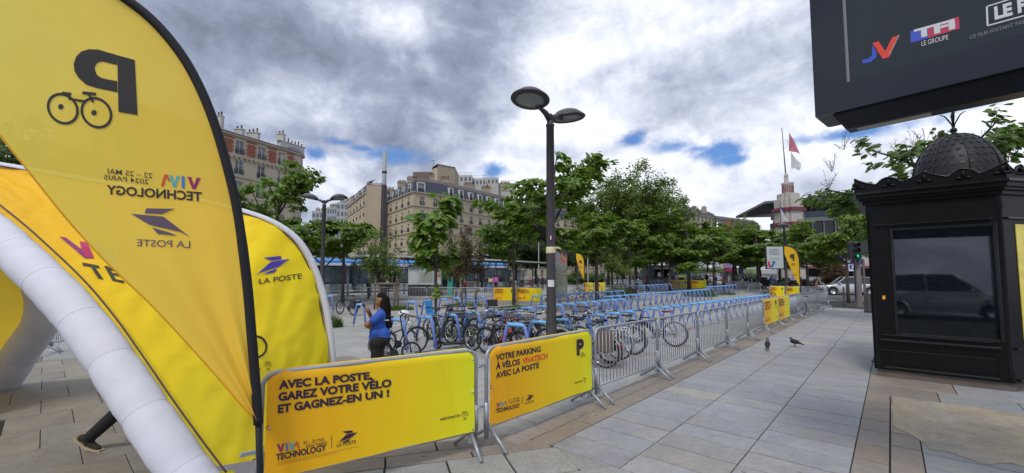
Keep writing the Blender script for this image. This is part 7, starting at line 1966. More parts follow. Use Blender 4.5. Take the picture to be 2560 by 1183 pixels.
m_ = MB(); m_.add([(p0.x, 165, -1), (p1.x, 165, -1), (p1.x, 165, p1.z - 1), (p1.x - 2, 165, p1.z + 1.2), (p0.x + 1.4, 165, p0.z + 1.0), (p0.x, 165, p0.z - 1.4)], [(0, 1, 2, 3, 4, 5)]); m_.box((p0.x, 165.01, -1), (p1.x, 180, p0.z - 1.5)); part('gable_wall', m_, mat('white_render', (.55, .53, .48), .9, 0, .06, .5), rt3, True)
Tg = facade(rt3, (p1.x, 165), (p2.x, 185), p1.z - 1 - 6 * 3.1, 6, 7, STONE2, 3.1, 1.2, 2.0, .4, rb, (2, 4), margin=.5)
mansard(rt3, [((p1.x, 165), (p2.x, 185))], Tg[2] + .1, 2.0, .8, 5)
for px in (1698, 1712, 1735, 1760): c = D(px, 520, 168); chimney(rt3, (c.x, 168, 0), (1, 0, 0), 1.8, 2.2, D(px, 527, 168).z - 1.0, 4)
rt4 = thing('brown_flats', 'low brown and grey roofs left of the art deco tower', 'building', (D(1830, 570, 180).x, 180, 0))
p0 = D(1795, 556, 182); p1 = D(1900, 566, 200); Tg = facade(rt4, (p0.x, 182), (p1.x, 200), p0.z - 18.6, 6, 12, mat('grey_stone', (.3, .28, .26), .9, 0, .1, .5), 3.1, 1.3, 2.0, .4, rb, (2, 4), margin=.5)
mansard(rt4, [((p0.x, 182), (p1.x, 200))], Tg[2] + .1, 2.0, .8, 5); m_ = MB(); q = D(1812, 553, 184); q2 = D(1832, 553, 184); m_.box((q.x, 184, 10), (q2.x, 190, q.z)); part('brick_block', m_, BRICK, rt4, True)

# ================================================================ art deco tower and exhibition hall
TY = 112
tc_ = D(1975, 600, TY); tw = thing('art_deco_tower', 'beige stepped art deco tower with red bands and flagpole', 'tower', (tc_.x, TY, 0))
CON = mat('pale_concrete', (.40, .375, .345), .85, 0, .1, .6, .15, 6, dirt=.15); REDB = mat('dark_red_band', (.15, .035, .045), .7, 0, .1)
zy = lambda py: D(1975, py, TY).z
hw = lambda px: px * TY / FPX / 2 * .87
def stack(w, z0, z1, m, name, ch=.28, dy=0):
    # cross-shaped plan: a core and four projecting faces
    mm = MB(); a = w; s = w * (1 - ch)
    mm.box((tc_.x - s, TY - s + dy, z0), (tc_.x + s, TY + s + dy, z1)); e = a
    mm.box((tc_.x - s * .62, TY - e + dy, z0 + .0), (tc_.x + s * .62, TY + e + dy, z1 - .01)); mm.box((tc_.x - e, TY - s * .62 + dy, z0), (tc_.x + e, TY + s * .62 + dy, z1 - .02))
    part(name, mm, m, tw, True)
stack(hw(66), -1, zy(612), CON, 'shaft'); stack(hw(73), zy(612), zy(603), REDB, 'red_band'); stack(hw(66), zy(603) + .0, zy(566), CON, 'shaft'); stack(hw(73), zy(566), zy(558), REDB, 'red_band'); stack(hw(66), zy(558), zy(530), CON, 'shaft'); stack(hw(78), zy(530), zy(522), REDB, 'red_band')
stack(hw(66), zy(522), zy(500), CON, 'shaft'); stack(hw(52), zy(500), zy(486), CON, 'shaft')
part('drum', MB().lathe([(hw(34), zy(486)), (hw(34), zy(484)), (hw(29), zy(484)), (hw(29), zy(462)), (hw(32), zy(462)), (hw(32), zy(458)), (hw(12), zy(456))], 20, Matrix.Translation((tc_.x, TY, 0)), False), CON, tw, True)
for k in range(20):
    an = 2 * PI * k / 20; 
    if math.sin(an) > .5: continue
    m_ = MB(); r0_ = hw(29) + .02; m_.box((-.12, -.03, zy(483)), (.12, .03, zy(465)), Matrix.Translation((tc_.x + r0_ * math.cos(an), TY + r0_ * math.sin(an), 0)) @ Matrix.Rotation(an + PI / 2, 4, 'Z')); part('red_opening', m_, REDB, tw, True)
part('spire', MB().lathe([(hw(11), zy(458)), (hw(10), zy(442)), (hw(12), zy(441)), (hw(9), zy(436)), (hw(5), zy(433))], 10, Matrix.Translation((tc_.x - .3, TY, 0)), False), CON, tw, True)
part('flagpole', MB().tube([(tc_.x - .4, TY, zy(436)), (tc_.x - .9, TY, zy(320))], [.16, .09], 6), mat('pole_grey', (.12, .15, .14), .5, .2, 0), tw, True)
def bigflag(label, pts, m, Y=TY):
    o = thing('flag', label, 'flag', tuple(D(pts[0][0], pts[0][1], Y))); mm = MB(); P = [D(x, y, Y + .3 * math.sin(i * 1.7)) for i, (x, y) in enumerate(pts)]
    n = len(P); c = sum(P, Vector()) / n + Vector((0, .4, 0))
    mm.add(P + [c], [(i, (i + 1) % n, n) for i in range(n)]); part('cloth', mm, m, o, True)
FR_ = mat('flag_pink', (.48, .16, .20), .7, 0, .4, .25, trans=.3)
bigflag('red and pale flag hanging from the tower mast', [(1973, 331), (1985, 352), (2000, 385), (1990, 381), (1972, 378)], FR_)
bigflag('plain white flag below the red one on the tower mast', [(1977, 379), (1990, 398), (2003, 410), (2002, 420), (1997, 427), (1988, 421), (1978, 422)], mat('flag_white', (.6, .6, .6), .8, 0, .1, trans=.3))
fr = thing('tricolour_flag', 'blue white and red flag before the art deco tower', 'flag', tuple(D(1951, 510, 100)))
part('pole', MB().tube([D(1951, 504, 100), D(1953, 600, 100)], .07, 5), RAIL, fr, True)
for pts, c in (([(1951, 519), (1954, 517), (1961, 532), (1953, 528)], (.03, .05, .3)), ([(1951, 521), (1956, 528), (1965, 545), (1953, 537)], (.6, .6, .6)), ([(1953, 537), (1965, 545), (1968, 556), (1955, 549)], (.6, .03, .02))):
    mm = MB(); mm.add([D(x, y, 99.5 + .1 * i) for i, (x, y) in enumerate(pts)], [(0, 1, 2, 3)]); part('cloth', mm, mat('tricolour_%g' % c[0], c, .8, 0, 0, trans=.2), fr, True)
# exhibition hall
hl = thing('exhibition_hall', 'modern exhibition hall with a huge dark overhanging roof', 'hall', (D(2060, 600, 118).x, 118, 0))
m_ = MB(); A_ = D(1912, 509, 126); B1 = D(2160, 487, 114); C1 = D(1940, 530, 132); 
rp = [Vector((A_.x, 126, A_.z)), Vector((B1.x + 14, 110, B1.z + .6)), Vector((B1.x + 30, 165, B1.z + 1.5)), Vector((A_.x + 12, 165, A_.z + 1))]
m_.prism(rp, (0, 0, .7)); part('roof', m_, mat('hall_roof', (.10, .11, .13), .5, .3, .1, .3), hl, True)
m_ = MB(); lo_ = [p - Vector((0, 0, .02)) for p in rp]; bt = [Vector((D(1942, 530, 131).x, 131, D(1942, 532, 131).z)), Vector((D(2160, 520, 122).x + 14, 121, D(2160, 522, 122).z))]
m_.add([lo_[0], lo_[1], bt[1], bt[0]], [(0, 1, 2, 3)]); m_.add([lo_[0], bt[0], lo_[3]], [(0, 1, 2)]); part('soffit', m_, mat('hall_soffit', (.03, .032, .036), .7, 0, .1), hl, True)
for k in range(6): 
    a = lo_[0].lerp(lo_[1], (k + 1) / 7) - Vector((0, 0, .1)); c = bt[0].lerp(bt[1], (k + 1) / 7) - Vector((0, .3, -.2)); part('roof_rib', MB().tube([a, c], .18, 5), mat('rib', (.08, .085, .09), .6, .2, 0), hl, True)
x0, x1 = D(1946, 600, 132).x, D(2180, 600, 118).x + 12
def hband(py0, py1, Y0, m, name, x0=x0, x1=x1, Y1=None):
    z0 = D(1975, py1, Y0).z; z1 = D(1975, py0, Y0).z; mm = MB(); mm.prism([(x0, Y0, z0), (x1, (Y1 or Y0 - 12), z0), (x1, (Y1 or Y0 - 12) + 4, z0), (x0, Y0 + 4, z0)], (0, 0, z1 - z0)); part(name, mm, m, hl, True)
hband(530, 547, 131.5, mat('hall_glass_band', (.07, .12, .15), .15, 0, .1, .4), 'glass_band'); hband(547, 556, 130.5, mat('hall_ledge', (.36, .37, .38), .7, 0, .1), 'ledge'); hband(556, 640, 132, mat('hall_dark_glass', (.025, .03, .035), .12, 0, .3, .3), 'dark_glass_front'); hband(640, 668, 124, CON, 'canopy_wall'); hband(666, 672, 122, REDB, 'red_awning'); hband(672, 700, 128, mat('shop_dark', (.03, .026, .025), .7, 0, .2), 'ground_floor')
mm = MB()
for k in range(12): x = x0 + (x1 - x0) * k / 11; Yk = 131.6 - 12 * k / 11; mm.box((x - .09, Yk - .5, D(1975, 640, 131).z), (x + .09, Yk - .3, D(1975, 556, 131).z))
part('mullions', mm, mat('mullion_pale', (.4, .42, .44), .5, .2, 0), hl, True)['kind'] = 'stuff'
o = thing('event_poster', 'violet event poster hanging on the hall front', 'poster', (D(2096, 640, 100).x, 100, D(2096, 655, 100).z)); a = D(2080, 652, 100); c = D(2108, 615, 100)
part('print', MB().box((a.x, 100, a.z), (c.x, 100.1, c.z)), mat('violet_print', (.10, .06, .40), .5, 0, .5, .5), o, True)
o = thing('shop_sign', 'dark blue shop sign with white letters on the hall front', 'sign', (D(2110, 655, 96).x, 96, D(2110, 660, 96).z)); a = D(2030, 662, 96); c = D(2160, 648, 96)
part('board', MB().box((a.x, 96, a.z), (c.x, 96.15, c.z)), mat('sign_navy', (.02, .025, .08), .5, 0, 0), o, True)
zz0_ = D(2100, 656, 96).z; letters(o, 'Mar', lambda x, y: Vector((D(2108, 655, 96).x - o.location.x + x, -.02, zz0_ - o.location.z + y)), 0, 0, .75, WHITE, .05)
# ================================================================ tram stop
TBLUE = mat('tram_blue', (.08, .30, .75), .35, 0, .06, 2); TWHITE = mat('tram_white', (.62, .64, .64), .35, 0, .06, 2); TGLASS = mat('tram_glass', (.010, .024, .028), .15, 0, .3, .8, spec=.3); TGREY = mat('tram_grey', (.32, .34, .35), .5, .1, .1, 2); BEL = mat('bellows', (.03, .03, .032), .8, 0, .2, 5)
e0 = Vector((D(790, 689, 40).x, 40, 0)); e1 = Vector((D(1286, 689, 57).x, 57, 0)); tu = (e1 - e0).normalized()
st0 = e0 - tu * 16; tram = thing('tram', 'long white tram with bright blue roof edge standing at the stop', 'tram', (st0.x, st0.y, .15), math.atan2(tu.y, tu.x))
TL = (e1 - st0).length
def tcar(x0, x1, nose=False):
    c = link('carriage', None, tram)
    m_ = MB(); m_.bbox((x0, 0, .95), (x1 - (1.1 if nose else 0), 2.5, 2.75), .06); part('glass_side', m_, TGLASS, c)
    part('lower_side', MB().bbox((x0, .0 - .02, .30), (x1 - (.9 if nose else 0), 2.52, .94), .05), TGREY, c)
    part('white_edge', MB().bbox((x0, -.03, 2.755), (x1 - (1.2 if nose else 0), 2.53, 2.98), .03), TWHITE, c)
    part('blue_roof', MB().bbox((x0, -.01, 2.985), (x1 - (1.5 if nose else 0), 2.51, 3.42), .16), TBLUE, c)
    n = max(2, int((x1 - x0) / 1.35))
    for k in range(n):
        xa = x0 + .25 + k * (x1 - x0 - .5) / n; xb = xa + (x1 - x0 - .5) / n - .14
        if nose and xb > x1 - 1.3: continue
        if k % 4 == 2:
            for q in (xa, (xa + xb) / 2 + .01): part('door_leaf', MB().box((q, -.035, .36), (q + (xb - xa) / 2 - .03, -.02, 2.62)), TGLASS, c)
            part('door_bar', MB().tube([((xa + xb) / 2 - .06, -.06, 1.1), ((xa + xb) / 2 - .06, -.06, 2.3)], .018, 5), TWHITE, c); part('door_bar', MB().tube([((xa + xb) / 2 + .08, -.06, 1.1), ((xa + xb) / 2 + .08, -.06, 2.3)], .018, 5), TWHITE, c)
        else: part('window_pane', MB().box((xa, -.012, 1.1), (xb, -.002, 2.6)), PAN[0] if k % 3 else PAN[2], c)
    if nose:
        m_ = MB(); pr = [(0, .35), (.55, .40), (.9, .9), (.95, 1.1), (.62, 2.3), (.2, 3.0), (-.3, 3.35), (-.5, 3.38)]
        def nf_(a, cc): 
            k = cc * (len(pr) - 1); i = min(int(k), len(pr) - 2); x = pr[i][0] + (pr[i + 1][0] - pr[i][0]) * (k - i); z = pr[i][1] + (pr[i + 1][1] - pr[i][1]) * (k - i)
            y = 1.25 + 1.27 * math.sin((a - .5) * PI); return Vector((x1 - 1.0 + max(-.4, x * math.cos((a - .5) * PI) ** .5), y, z))
        m_.grid(nf_, 14, 20); part('nose', m_, TWHITE, c)
        m_ = MB(); pr2 = pr; m_.grid(lambda a, cc: nf_(.12 + a * .76, .42 + cc * .36) + Vector((.02, 0, 0)), 10, 8); part('windscreen', m_, TGLASS, c)
        part('side_cab_glass', MB().box((x1 - 1.25, -.028, 1.1), (x1 - .55, -.018, 2.6)), TGLASS, c)
x = TL; lens = [5.2, 7.6, 7.6, 7.6, 7.6, 6]
for i, l in enumerate(lens):
    x0 = max(.3, x - l); tcar(x0, x, i == 0)
    part('bellows', MB().box((x0 - .52, .12, .5), (x0 - .02, 2.4, 3.1)), BEL, tram); x = x0 - .54
    if x < 1: break
part('destination_sign', MB().box((24.2, -.10, 2.42), (27.2, -.05, 2.76)), mat('sign_midnight', (.008, .01, .035), .4, 0, 0), tram)
letters(tram, 'Porte de Versailles', lambda x, y: Vector((24.5 + x, -.11, 2.52 + y)), 0, 0, .13, mat('sign_lilac', (.35, .35, .5), .6, 0, 0), .01, w=2.2)
# pantograph
m_ = MB(); xp = TL - 14
for y in (.5, 2.0): m_.tube([(xp, y, 3.45), (xp + 1.6, y, 4.6), (xp + .2, y, 6.0)], .05, 5)
m_.tube([(xp + .2, .3, 6.0), (xp + .2, 2.2, 6.0)], .06, 5); m_.tube([(xp - .1, .3, 6.05), (xp - .1, 2.2, 6.05)], .06, 5); part('pantograph', m_, RAIL, tram)
# overhead wires
m_ = MB()
for yy, z0, z1 in ((1.0, 6.2, 6.2), (1.6, 7.2, 7.0), (-2.4, 6.2, 6.2)):
    for k in range(1): m_.tube([st0 + tu * t + Vector((-tu.y, tu.x, 0)) * yy + Vector((0, 0, z0 - .25 * math.sin(PI * ((t / 18) % 1)))) for t in range(0, 54, 3)], .022, 4)
o = thing('overhead_wires', 'thin tram power wires crossing before the mansard building', 'wires', (e0.x, e0.y, 6)); part('wires', m_, RAIL, o, True)
# platform
m_ = MB(); pl_ = [(-30, 31.2), (-16, 31.2), (-6.5, 33.5), (0, 38.5), (5.2, 47), (8, 56), (6, 60), (1, 56.6)] + [tuple((e0 + tu * 16 + Vector((tu.y, -tu.x, 0)) * .35)[:2]), tuple((e0 - tu * 16 + Vector((tu.y, -tu.x, 0)) * .35)[:2])]
m_.prism([(a, c, -.02) for a, c in pl_], (0, 0, .20)); struct('tram_platform', m_, slab_mat('platform_slabs', (.30, .30, .30), 0, .15))
# shelters: thin roofs on Y posts
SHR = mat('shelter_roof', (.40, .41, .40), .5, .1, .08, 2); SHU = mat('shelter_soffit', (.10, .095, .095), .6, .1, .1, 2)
def shelter(label, a, c, zr, wd=2.6, ny=3, glass=True, thick=.16):
    a = Vector((a[0], a[1], 0)); c = Vector((c[0], c[1], 0)); u = (c - a).normalized(); L_ = (c - a).length
    t = thing('tram_shelter', label, 'shelter', (a.x, a.y, .18), math.atan2(u.y, u.x), 'shelter roofs of the tram stop'); zr -= .18
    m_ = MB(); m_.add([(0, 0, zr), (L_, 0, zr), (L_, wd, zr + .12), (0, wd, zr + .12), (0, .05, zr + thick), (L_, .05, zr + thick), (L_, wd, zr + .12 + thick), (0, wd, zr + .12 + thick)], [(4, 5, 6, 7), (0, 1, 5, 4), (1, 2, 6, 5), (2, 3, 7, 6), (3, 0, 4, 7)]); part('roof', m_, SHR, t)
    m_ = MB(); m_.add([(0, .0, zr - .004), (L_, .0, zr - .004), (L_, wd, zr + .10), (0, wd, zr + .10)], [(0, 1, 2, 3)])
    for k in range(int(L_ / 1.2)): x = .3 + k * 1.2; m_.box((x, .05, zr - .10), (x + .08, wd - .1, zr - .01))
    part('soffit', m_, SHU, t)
    for k in range(ny):
        x = L_ * (k + .5) / ny; m_ = MB(); m_.tube([(x, wd * .5, 0), (x, wd * .5, zr - .85)], .08, 8)
        for s in (-1, 1): m_.tube([(x, wd * .5, zr - .9), (x + s * .75, wd * .5, zr - .05)], .06, 7)
        part('y_post', m_, GALV if k % 2 else mat('shelter_post', (.16, .165, .17), .5, .3, .1), t)
        if glass and k < ny - 1:
            part('glass_screen', MB().box((x + .5, wd * .8, .25), (x + L_ / ny * .75, wd * .8 + .03, zr - .9)), mat('shelter_glass', (.12, .2, .2), .1, 0, 0, spec=.6, alpha=.45), t)
            part('bench', MB().bbox((x + .6, wd * .62, .40), (x + L_ / ny * .6, wd * .62 + .35, .46), .02), TGREY, t)
    return t
zr_ = 3.5
shelter('shelter roof at the left, in front of the first tram carriage', (D(780, 689, 32.5).x, 32.5), (D(962, 689, 35).x, 35), 3.45)
shelter('middle shelter roof, behind the young catalpa sapling', (D(1016, 689, 36.5).x, 36.5), (D(1262, 689, 46).x, 46), 3.5, ny=4)
shelter('right shelter roof reaching behind the near lamp post', (D(1272, 689, 46.5).x, 46.5), (D(1368, 689, 55).x, 55), 3.5)
shelter('small raised roof above the right end of the tram', (D(1196, 689, 43).x, 43.5), (D(1282, 689, 48).x, 48.5), 4.05, ny=2, glass=False, thick=.1)
shelter('small raised roof peeking out left of the sapling', (D(1000, 689, 38).x, 38.5), (D(1060, 689, 39).x, 39.5), 4.2, ny=2, glass=False, thick=.1)
shelter('small raised roof behind the dark small leaved tree', (D(895, 689, 36).x, 37.5), (D(938, 689, 37).x, 37.8), 4.2, ny=2, glass=False, thick=.1)
# information cabinet
a = D(1018, 735, 36); c = D(1104, 735, 36.6)
ic = thing('information_cabinet', 'white three sided information cabinet with a map panel', 'cabinet', (a.x, 36, .18)); W_ = c.x - a.x; zt_ = D(1050, 665, 36).z - .18
part('base', MB().box((.05, .05, 0), (W_ - .05, 1.4, .95)), BEL, ic)
for x0, x1, y0 in ((0, .95, .25), (1.0, 2.25, 0), (2.3, W_, .2)): part('panel', MB().bbox((x0, y0, .96), (x1, y0 + .25, zt_), .04), mat('cabinet_white', (.46, .49, .50), .5, 0, .05), ic)
part('map', MB().box((1.1, -.012, 1.15), (2.15, 0, zt_ - .5)), mat('map_grey', (.30, .32, .29), .5, 0, .3, 9), ic); part('header', MB().box((1.1, -.012, zt_ - .42), (2.15, 0, zt_ - .12)), mat('header_green', (.06, .28, .2), .5, 0, 0), ic)
part('header_label', MB().box((1.35, -.016, zt_ - .38), (1.9, -.012, zt_ - .16)), mat('label_grey', (.45, .47, .45), .5, 0, .1), ic)
part('roof', MB().box((-.05, -.05, zt_ + .002), (W_ + .05, 1.45, zt_ + .08)), BEL, ic)
part('orange_sticker', MB().box((2.5, .19, zt_ - 1.0), (2.75, .2, zt_ - .7)), mat('orange_st', (.7, .2, .05), .5, 0, 0), ic)
o = thing('ticket_column', 'slim teal green column standing on the tram platform', 'column', at_px(1126, 36.5, .18)); part('casing', MB().bbox((-.22, -.15, 0), (.22, .15, D(1126, 681, 36.5).z - .18), .03), mat('teal', (.03, .27, .21), .4, 0, .05), o); part('slot', MB().box((-.12, -.16, 1.2), (.12, -.151, 1.5)), BLACKM, o)
# catenary pole
pp_ = at_px(956, 31); o = thing('tram_pole', 'very tall two tone round tram mast, pale above dark', 'mast', pp_); zm = D(956, 463, 31).z; zt_ = D(956, 380, 31).z
part('lower_shaft', MB().lathe([(.26, 0), (.24, 2), (.20, zm)], 14), DARKM, o); part('upper_shaft', MB().lathe([(.155, zm - .002), (.15, zt_), (.001, zt_ + .01)], 14), mat('mast_pale', (.27, .30, .30), .6, .1, .1), o)
part('clamp', MB().lathe([(.17, zm + .9), (.19, zm + .9), (.19, zm + 1.05), (.17, zm + 1.05)], 12), DARKM, o); part('number_plate', MB().box((-.08, -.26, 2.4), (.08, -.245, 2.62)), mat('plate', (.4, .4, .4), .5, 0, 0), o)
# wooden stakes round two trees
WOOD = mat('weathered_wood', (.17, .135, .10), .9, 0, .25, 10, .3, 40)
for px, Y, s, lab in ((967, 24.5, .9, 'square frame of wooden stakes right behind the woman'), (1172, 29.5, .8, 'wooden tree stakes with a flat top ring before the tram')):
    o = thing('tree_stakes', lab, 'tree guard', at_px(px, Y, 0)); zz_ = D(px, 706 if px > 1000 else 710, Y).z
    for dx, dy in ((-.62, -.4), (.62, -.4), (-.62, .5), (.62, .5)): part('stake', MB().tube([(dx * s, dy * s, -.05), (dx * s, dy * s, zz_)], .06, 8), WOOD, o)
    for (a, c) in (((-.75, -.4), (.75, -.4)), ((-.75, .5), (.75, .5)), ((-.62, -.5), (-.62, .6)), ((.62, -.5), (.62, .6))): part('rail', MB().tube([(a[0] * s, a[1] * s, zz_ + .01), (c[0] * s, c[1] * s, zz_ + .01)], .055, 8), WOOD, o)
# stone benches between racks
o = thing('stone_bench', 'grey stone slab bench among the left racks behind the mountain bicycle', 'bench', at_px(1235, 15.2)); part('slab', MB().bbox((-1.5, -.3, .42), (1.5, .3, .60), .02), mat('bench_stone', (.13, .13, .135), .85, 0, .2, 4), o); 
for x in (-1.0, 1.0): part('leg', MB().box((x - .15, -.22, 0), (x + .15, .22, .418)), mat('bench_leg', (.03, .03, .035), .8, 0, .1), o)
o = thing('dark_box', 'small dark power box at the foot of a barrier before the tram stop', 'box', at_px(1229, 26.5)); part('casing', MB().bbox((-.38, -.2, .0), (.38, .2, .42), .03), BLACKM, o)
# the painted wall slab
mu = thing('painted_slab', 'tall concrete slab covered with orange blue and mottled graffiti', 'monument', at_px(1402, 32)); x0 = D(1386, 689, 32).x - mu.location.x; x1 = D(1418, 689, 32).x - mu.location.x; zt_ = D(1402, 622, 32).z
def muralm():
    m = bpy.data.materials.new('graffiti'); m.use_nodes = True; t = m.node_tree; q = NB(t); bs = t.nodes['Principled BSDF']
    co = q.n('ShaderNodeTexCoord').outputs['Object']; sp = q.n('ShaderNodeSeparateXYZ'); t.links.new(co, sp.inputs[0])
    n1 = q.noise(co, 2.2, 5, .7, 1.5); n2 = q.noise(co, 9, 4, .8, .5)
    r = q.n('ShaderNodeValToRGB'); t.links.new(n2, r.inputs[0]); r.color_ramp.elements[0].position = .35; r.color_ramp.elements[0].color = (.05, .06, .05, 1); r.color_ramp.elements[1].position = .7; r.color_ramp.elements[1].color = (.34, .33, .20, 1)
    for p, c in ((.47, (.20, .22, .14, 1)), (.55, (.30, .30, .26, 1)), (.6, (.12, .17, .2, 1))): e = r.color_ramp.elements.new(p); e.color = c
    up = q.mixc(q.ramp(n1, .45, .55), (.42, .15, .08, 1), (.20, .28, .36, 1))
    t.links.new(q.mixc(q.ramp(q.m('ADD', sp.outputs[2], q.m('MULTIPLY', n1, 1.2)), 2.9, 3.5), r.outputs[0], up), bs.inputs['Base Color']); bs.inputs['Roughness'].default_value = .8
    return m
part('slab', MB().bbox((x0, -.15, .22), (x1, .2, zt_), .04), muralm(), mu); part('foot', MB().bbox((x0 - .7, -.9, 0), (x1 + 1.0, .9, .22), .03), mat('foot_stone', (.26, .24, .21), .9, 0, .15), mu)

# ================================================================ cars, motorbikes
def make_car(label, p, rz, col, L_=4.5, H_=1.55, W_=1.85, suv=False, name='parked_car', group='parked cars', back=True):
    t = thing(name, label, 'car', p, rz, group); k = L_ / 4.5; cm = mat('car_%s' % ('%.2f_%.2f_%.2f' % col).replace('.', ''), col, .25, .4, .03, 2, coat=.4)
    gr = .22 if not suv else .27; belt = H_ * .60; hood = H_ * .56
    prof = [(-2.22, gr + .12), (-2.25, .62), (-2.20, belt - .02), (-2.12, belt + .02), (1.10, belt), (1.35, hood), (2.05, hood - .12), (2.22, hood - .28), (2.25, .5), (2.18, gr + .02)]
    # body with wheel arches
    def arch(cx): return [(cx + .42 * math.cos(a) , .33 + .42 * math.sin(a)) for a in [PI * i / 8 for i in range(9)]]
    low = [(2.18, gr)] + arch(1.38) + arch(-1.36) + [(-2.2, gr)]
    P2 = [(x * k, z) for x, z in prof] ; lowp = [(x * k, max(z, gr)) for x, z in low]
    m_ = MB(); w = W_ / 2
    topl = [(x, z) for x, z in P2]
    side = topl[1:-1]; 
    # side panels as strips from belt line to sill following the arches
    def tz(x):
        xs = sorted(topl, key=lambda q: q[0]); 
        for i in range(len(xs) - 1):
            if xs[i][0] <= x <= xs[i + 1][0] and xs[i + 1][0] - xs[i][0] > 1e-6: return max(xs[i][1], xs[i + 1][1]) if abs(xs[i + 1][0] - xs[i][0]) < .06 else xs[i][1] + (xs[i + 1][1] - xs[i][1]) * (x - xs[i][0]) / (xs[i + 1][0] - xs[i][0])
        return belt
    def bz(x):
        for cx in (1.38 * k, -1.36 * k):
            if abs(x - cx) < .42: return .33 + math.sqrt(.42 ** 2 - (x - cx) ** 2)
        return gr
    N_ = 60; xs_c = [-2.24 * k + (4.48 * k) * i / N_ for i in range(N_ + 1)]
    for s in (-1, 1):
        vs = []
        for x in xs_c:
            b_, t_ = bz(x), max(tz(x), bz(x) + .02); bul = .0
            end = 1 - max(0, (abs(x) / (2.25 * k) - .82) / .18) ** 2 * .16
            for j, (f, wy) in enumerate(((0, .97), (.35, 1.0), (.75, .985), (1, .93))): vs.append((x, s * w * wy * end, b_ + (t_ - b_) * f))
        fs = []
        for i in range(N_):
            for j in range(3): fs.append((i * 4 + j, (i + 1) * 4 + j, (i + 1) * 4 + j + 1, i * 4 + j + 1))
        m_.add(vs, fs, True)
    # hood, deck and ends
    vs = []; 
    for x in xs_c: end = 1 - max(0, (abs(x) / (2.25 * k) - .82) / .18) ** 2 * .16; t_ = max(tz(x), bz(x) + .02); vs += [(x, -w * .93 * end, t_), (x, 0, t_ + .03), (x, w * .93 * end, t_)]
    m_.add(vs, [(i * 3 + j, (i + 1) * 3 + j, (i + 1) * 3 + j + 1, i * 3 + j + 1) for i in range(N_) for j in range(2)], True)
    for i in (0, N_): x = xs_c[i]; m_.add([(x, -w * .82, gr), (x, w * .82, gr), (x, w * .80, tz(x)), (x, -w * .80, tz(x))], [(0, 1, 2, 3)])
    part('body', m_, cm, t)
    rf, rr_ = (.35, -1.75) if suv else (.15, -1.35); rb_ = -2.12 if suv else -1.95
    cab = [(1.12 * k, belt), (rf * k, H_ - .04), (-.6 * k, H_), (rr_ * k, H_ - .10), (rb_ * k, belt)]
    m_ = MB(); a_ = [(x, -w * .90 if z < belt + .01 else -w * .70, z) for x, z in cab]; b_ = [(x, -y, z) for x, y, z in a_]; n = len(cab)
    m_.add(a_ + b_, [tuple(range(n)), tuple(range(2 * n - 1, n - 1, -1))] + [(i, i + 1, n + i + 1, n + i) for i in range(n - 1)]); part('windows', m_, GLASS, t)
    m_ = MB(); rp_ = [(x, z) for x, z in cab[1:-1]]; m_.add([(x, s * w * .715, z + .012) for s in (-1, 1) for x, z in rp_], [(0, 1, 4, 3), (1, 2, 5, 4)], True)
    for s in (-1, 1):
        for i in (0, 3): m_.tube([(cab[i][0], s * w * (.90 if i == 0 else .71), cab[i][1]), (cab[i + 1][0], s * w * (.71 if i == 0 else .90), cab[i + 1][1])], .035, 5)
        m_.tube([(-.45 * k, s * w * .905, belt), (-.5 * k, s * w * .715, H_)], .03, 5); m_.tube([(cab[i][0], s * w * .715, cab[i][1]) for i in (1, 2, 3)], .03, 5)
    part('roof', m_, cm if not suv else mat('suv_roof', (.55, .56, .58), .25, .2, 0), t)
    for cx in (1.38 * k, -1.36 * k):
        for s in (-1, 1):
            wl = link('wheel', None, t, (cx, s * (w - .12), .33)); part('tyre', MB().tube([(0, -.11, 0), (0, .11, 0)], .33, 20), RUB, wl); part('rim', MB().lathe([(.001, .0), (.2, .01), (.22, .03)], 12, Matrix.Translation((0, s * .115, 0)) @ Matrix.Rotation(-s * PI / 2, 4, 'X')), CHROME, wl)
    for s in (-1, 1):
        part('headlight', MB().bbox((2.05 * k, s * w * .55 - .18, hood - .30), (2.235 * k, s * w * .55 + .18, hood - .17), .02), mat('lamp_clear', (.7, .7, .7), .2, 0, 0), t)
        part('tail_light', MB().bbox((-2.27 * k, s * w * .6 - .2, belt - .22), (-2.1 * k, s * w * .6 + .2, belt - .08), .02), mat('lamp_red', (.35, .01, .01), .25, 0, 0), t)
        part('door_mirror', MB().ell((.85 * k, s * (w + .06), belt + .06), (.10, .12, .08), 8, 6), cm, t)
        m_ = MB()
        for x in (-.5, .45): m_.box((x * k - .006, s * w * .998 - .008, gr + .15), (x * k + .006, s * w * .998 + .008, belt - .05))
        part('door_seam', m_, BLACKM, t)
    part('number_plate', MB().box((-2.275 * k, -.25, .62), (-2.262 * k, .25, .73)), WHITE, t)
    return t
gsuv = GT(2105, 741); make_car('silver white sport utility car on the road left of the kiosk', at_px(2118, 39.5, terr(0, 39.5) + .02), math.radians(180 - 22), (.52, .53, .55), 4.6, 1.66, 1.95, True, name='car', group='cars on the road')
make_car('white car passing behind the traffic light', at_px(2205, 41, .2), math.radians(160), (.6, .6, .6), 4.3, 1.5, name='car', group='cars on the road')
make_car('white hatchback parked under the trees left of the food stall', at_px(1592, 112, terr(0, 112)), .2, (.65, .66, .67), 4.0, 1.5)
make_car('black car parked behind the white hatchback', at_px(1604, 116, terr(0, 116)), .2, (.02, .02, .025), 4.2, 1.5)
make_car('light silver car parked right of the violet parasol', at_px(1755, 72, terr(0, 72)), 2.3, (.55, .57, .60), 4.3, 1.5)
make_car('pale blue grey car behind the bearded person', at_px(1777, 78, terr(0, 78)), 2.2, (.35, .42, .48), 4.3, 1.55)
make_car('black car parked right of the man in the open jacket', at_px(1800, 88, terr(0, 88)), 2.4, (.015, .015, .02), 4.3, 1.45)
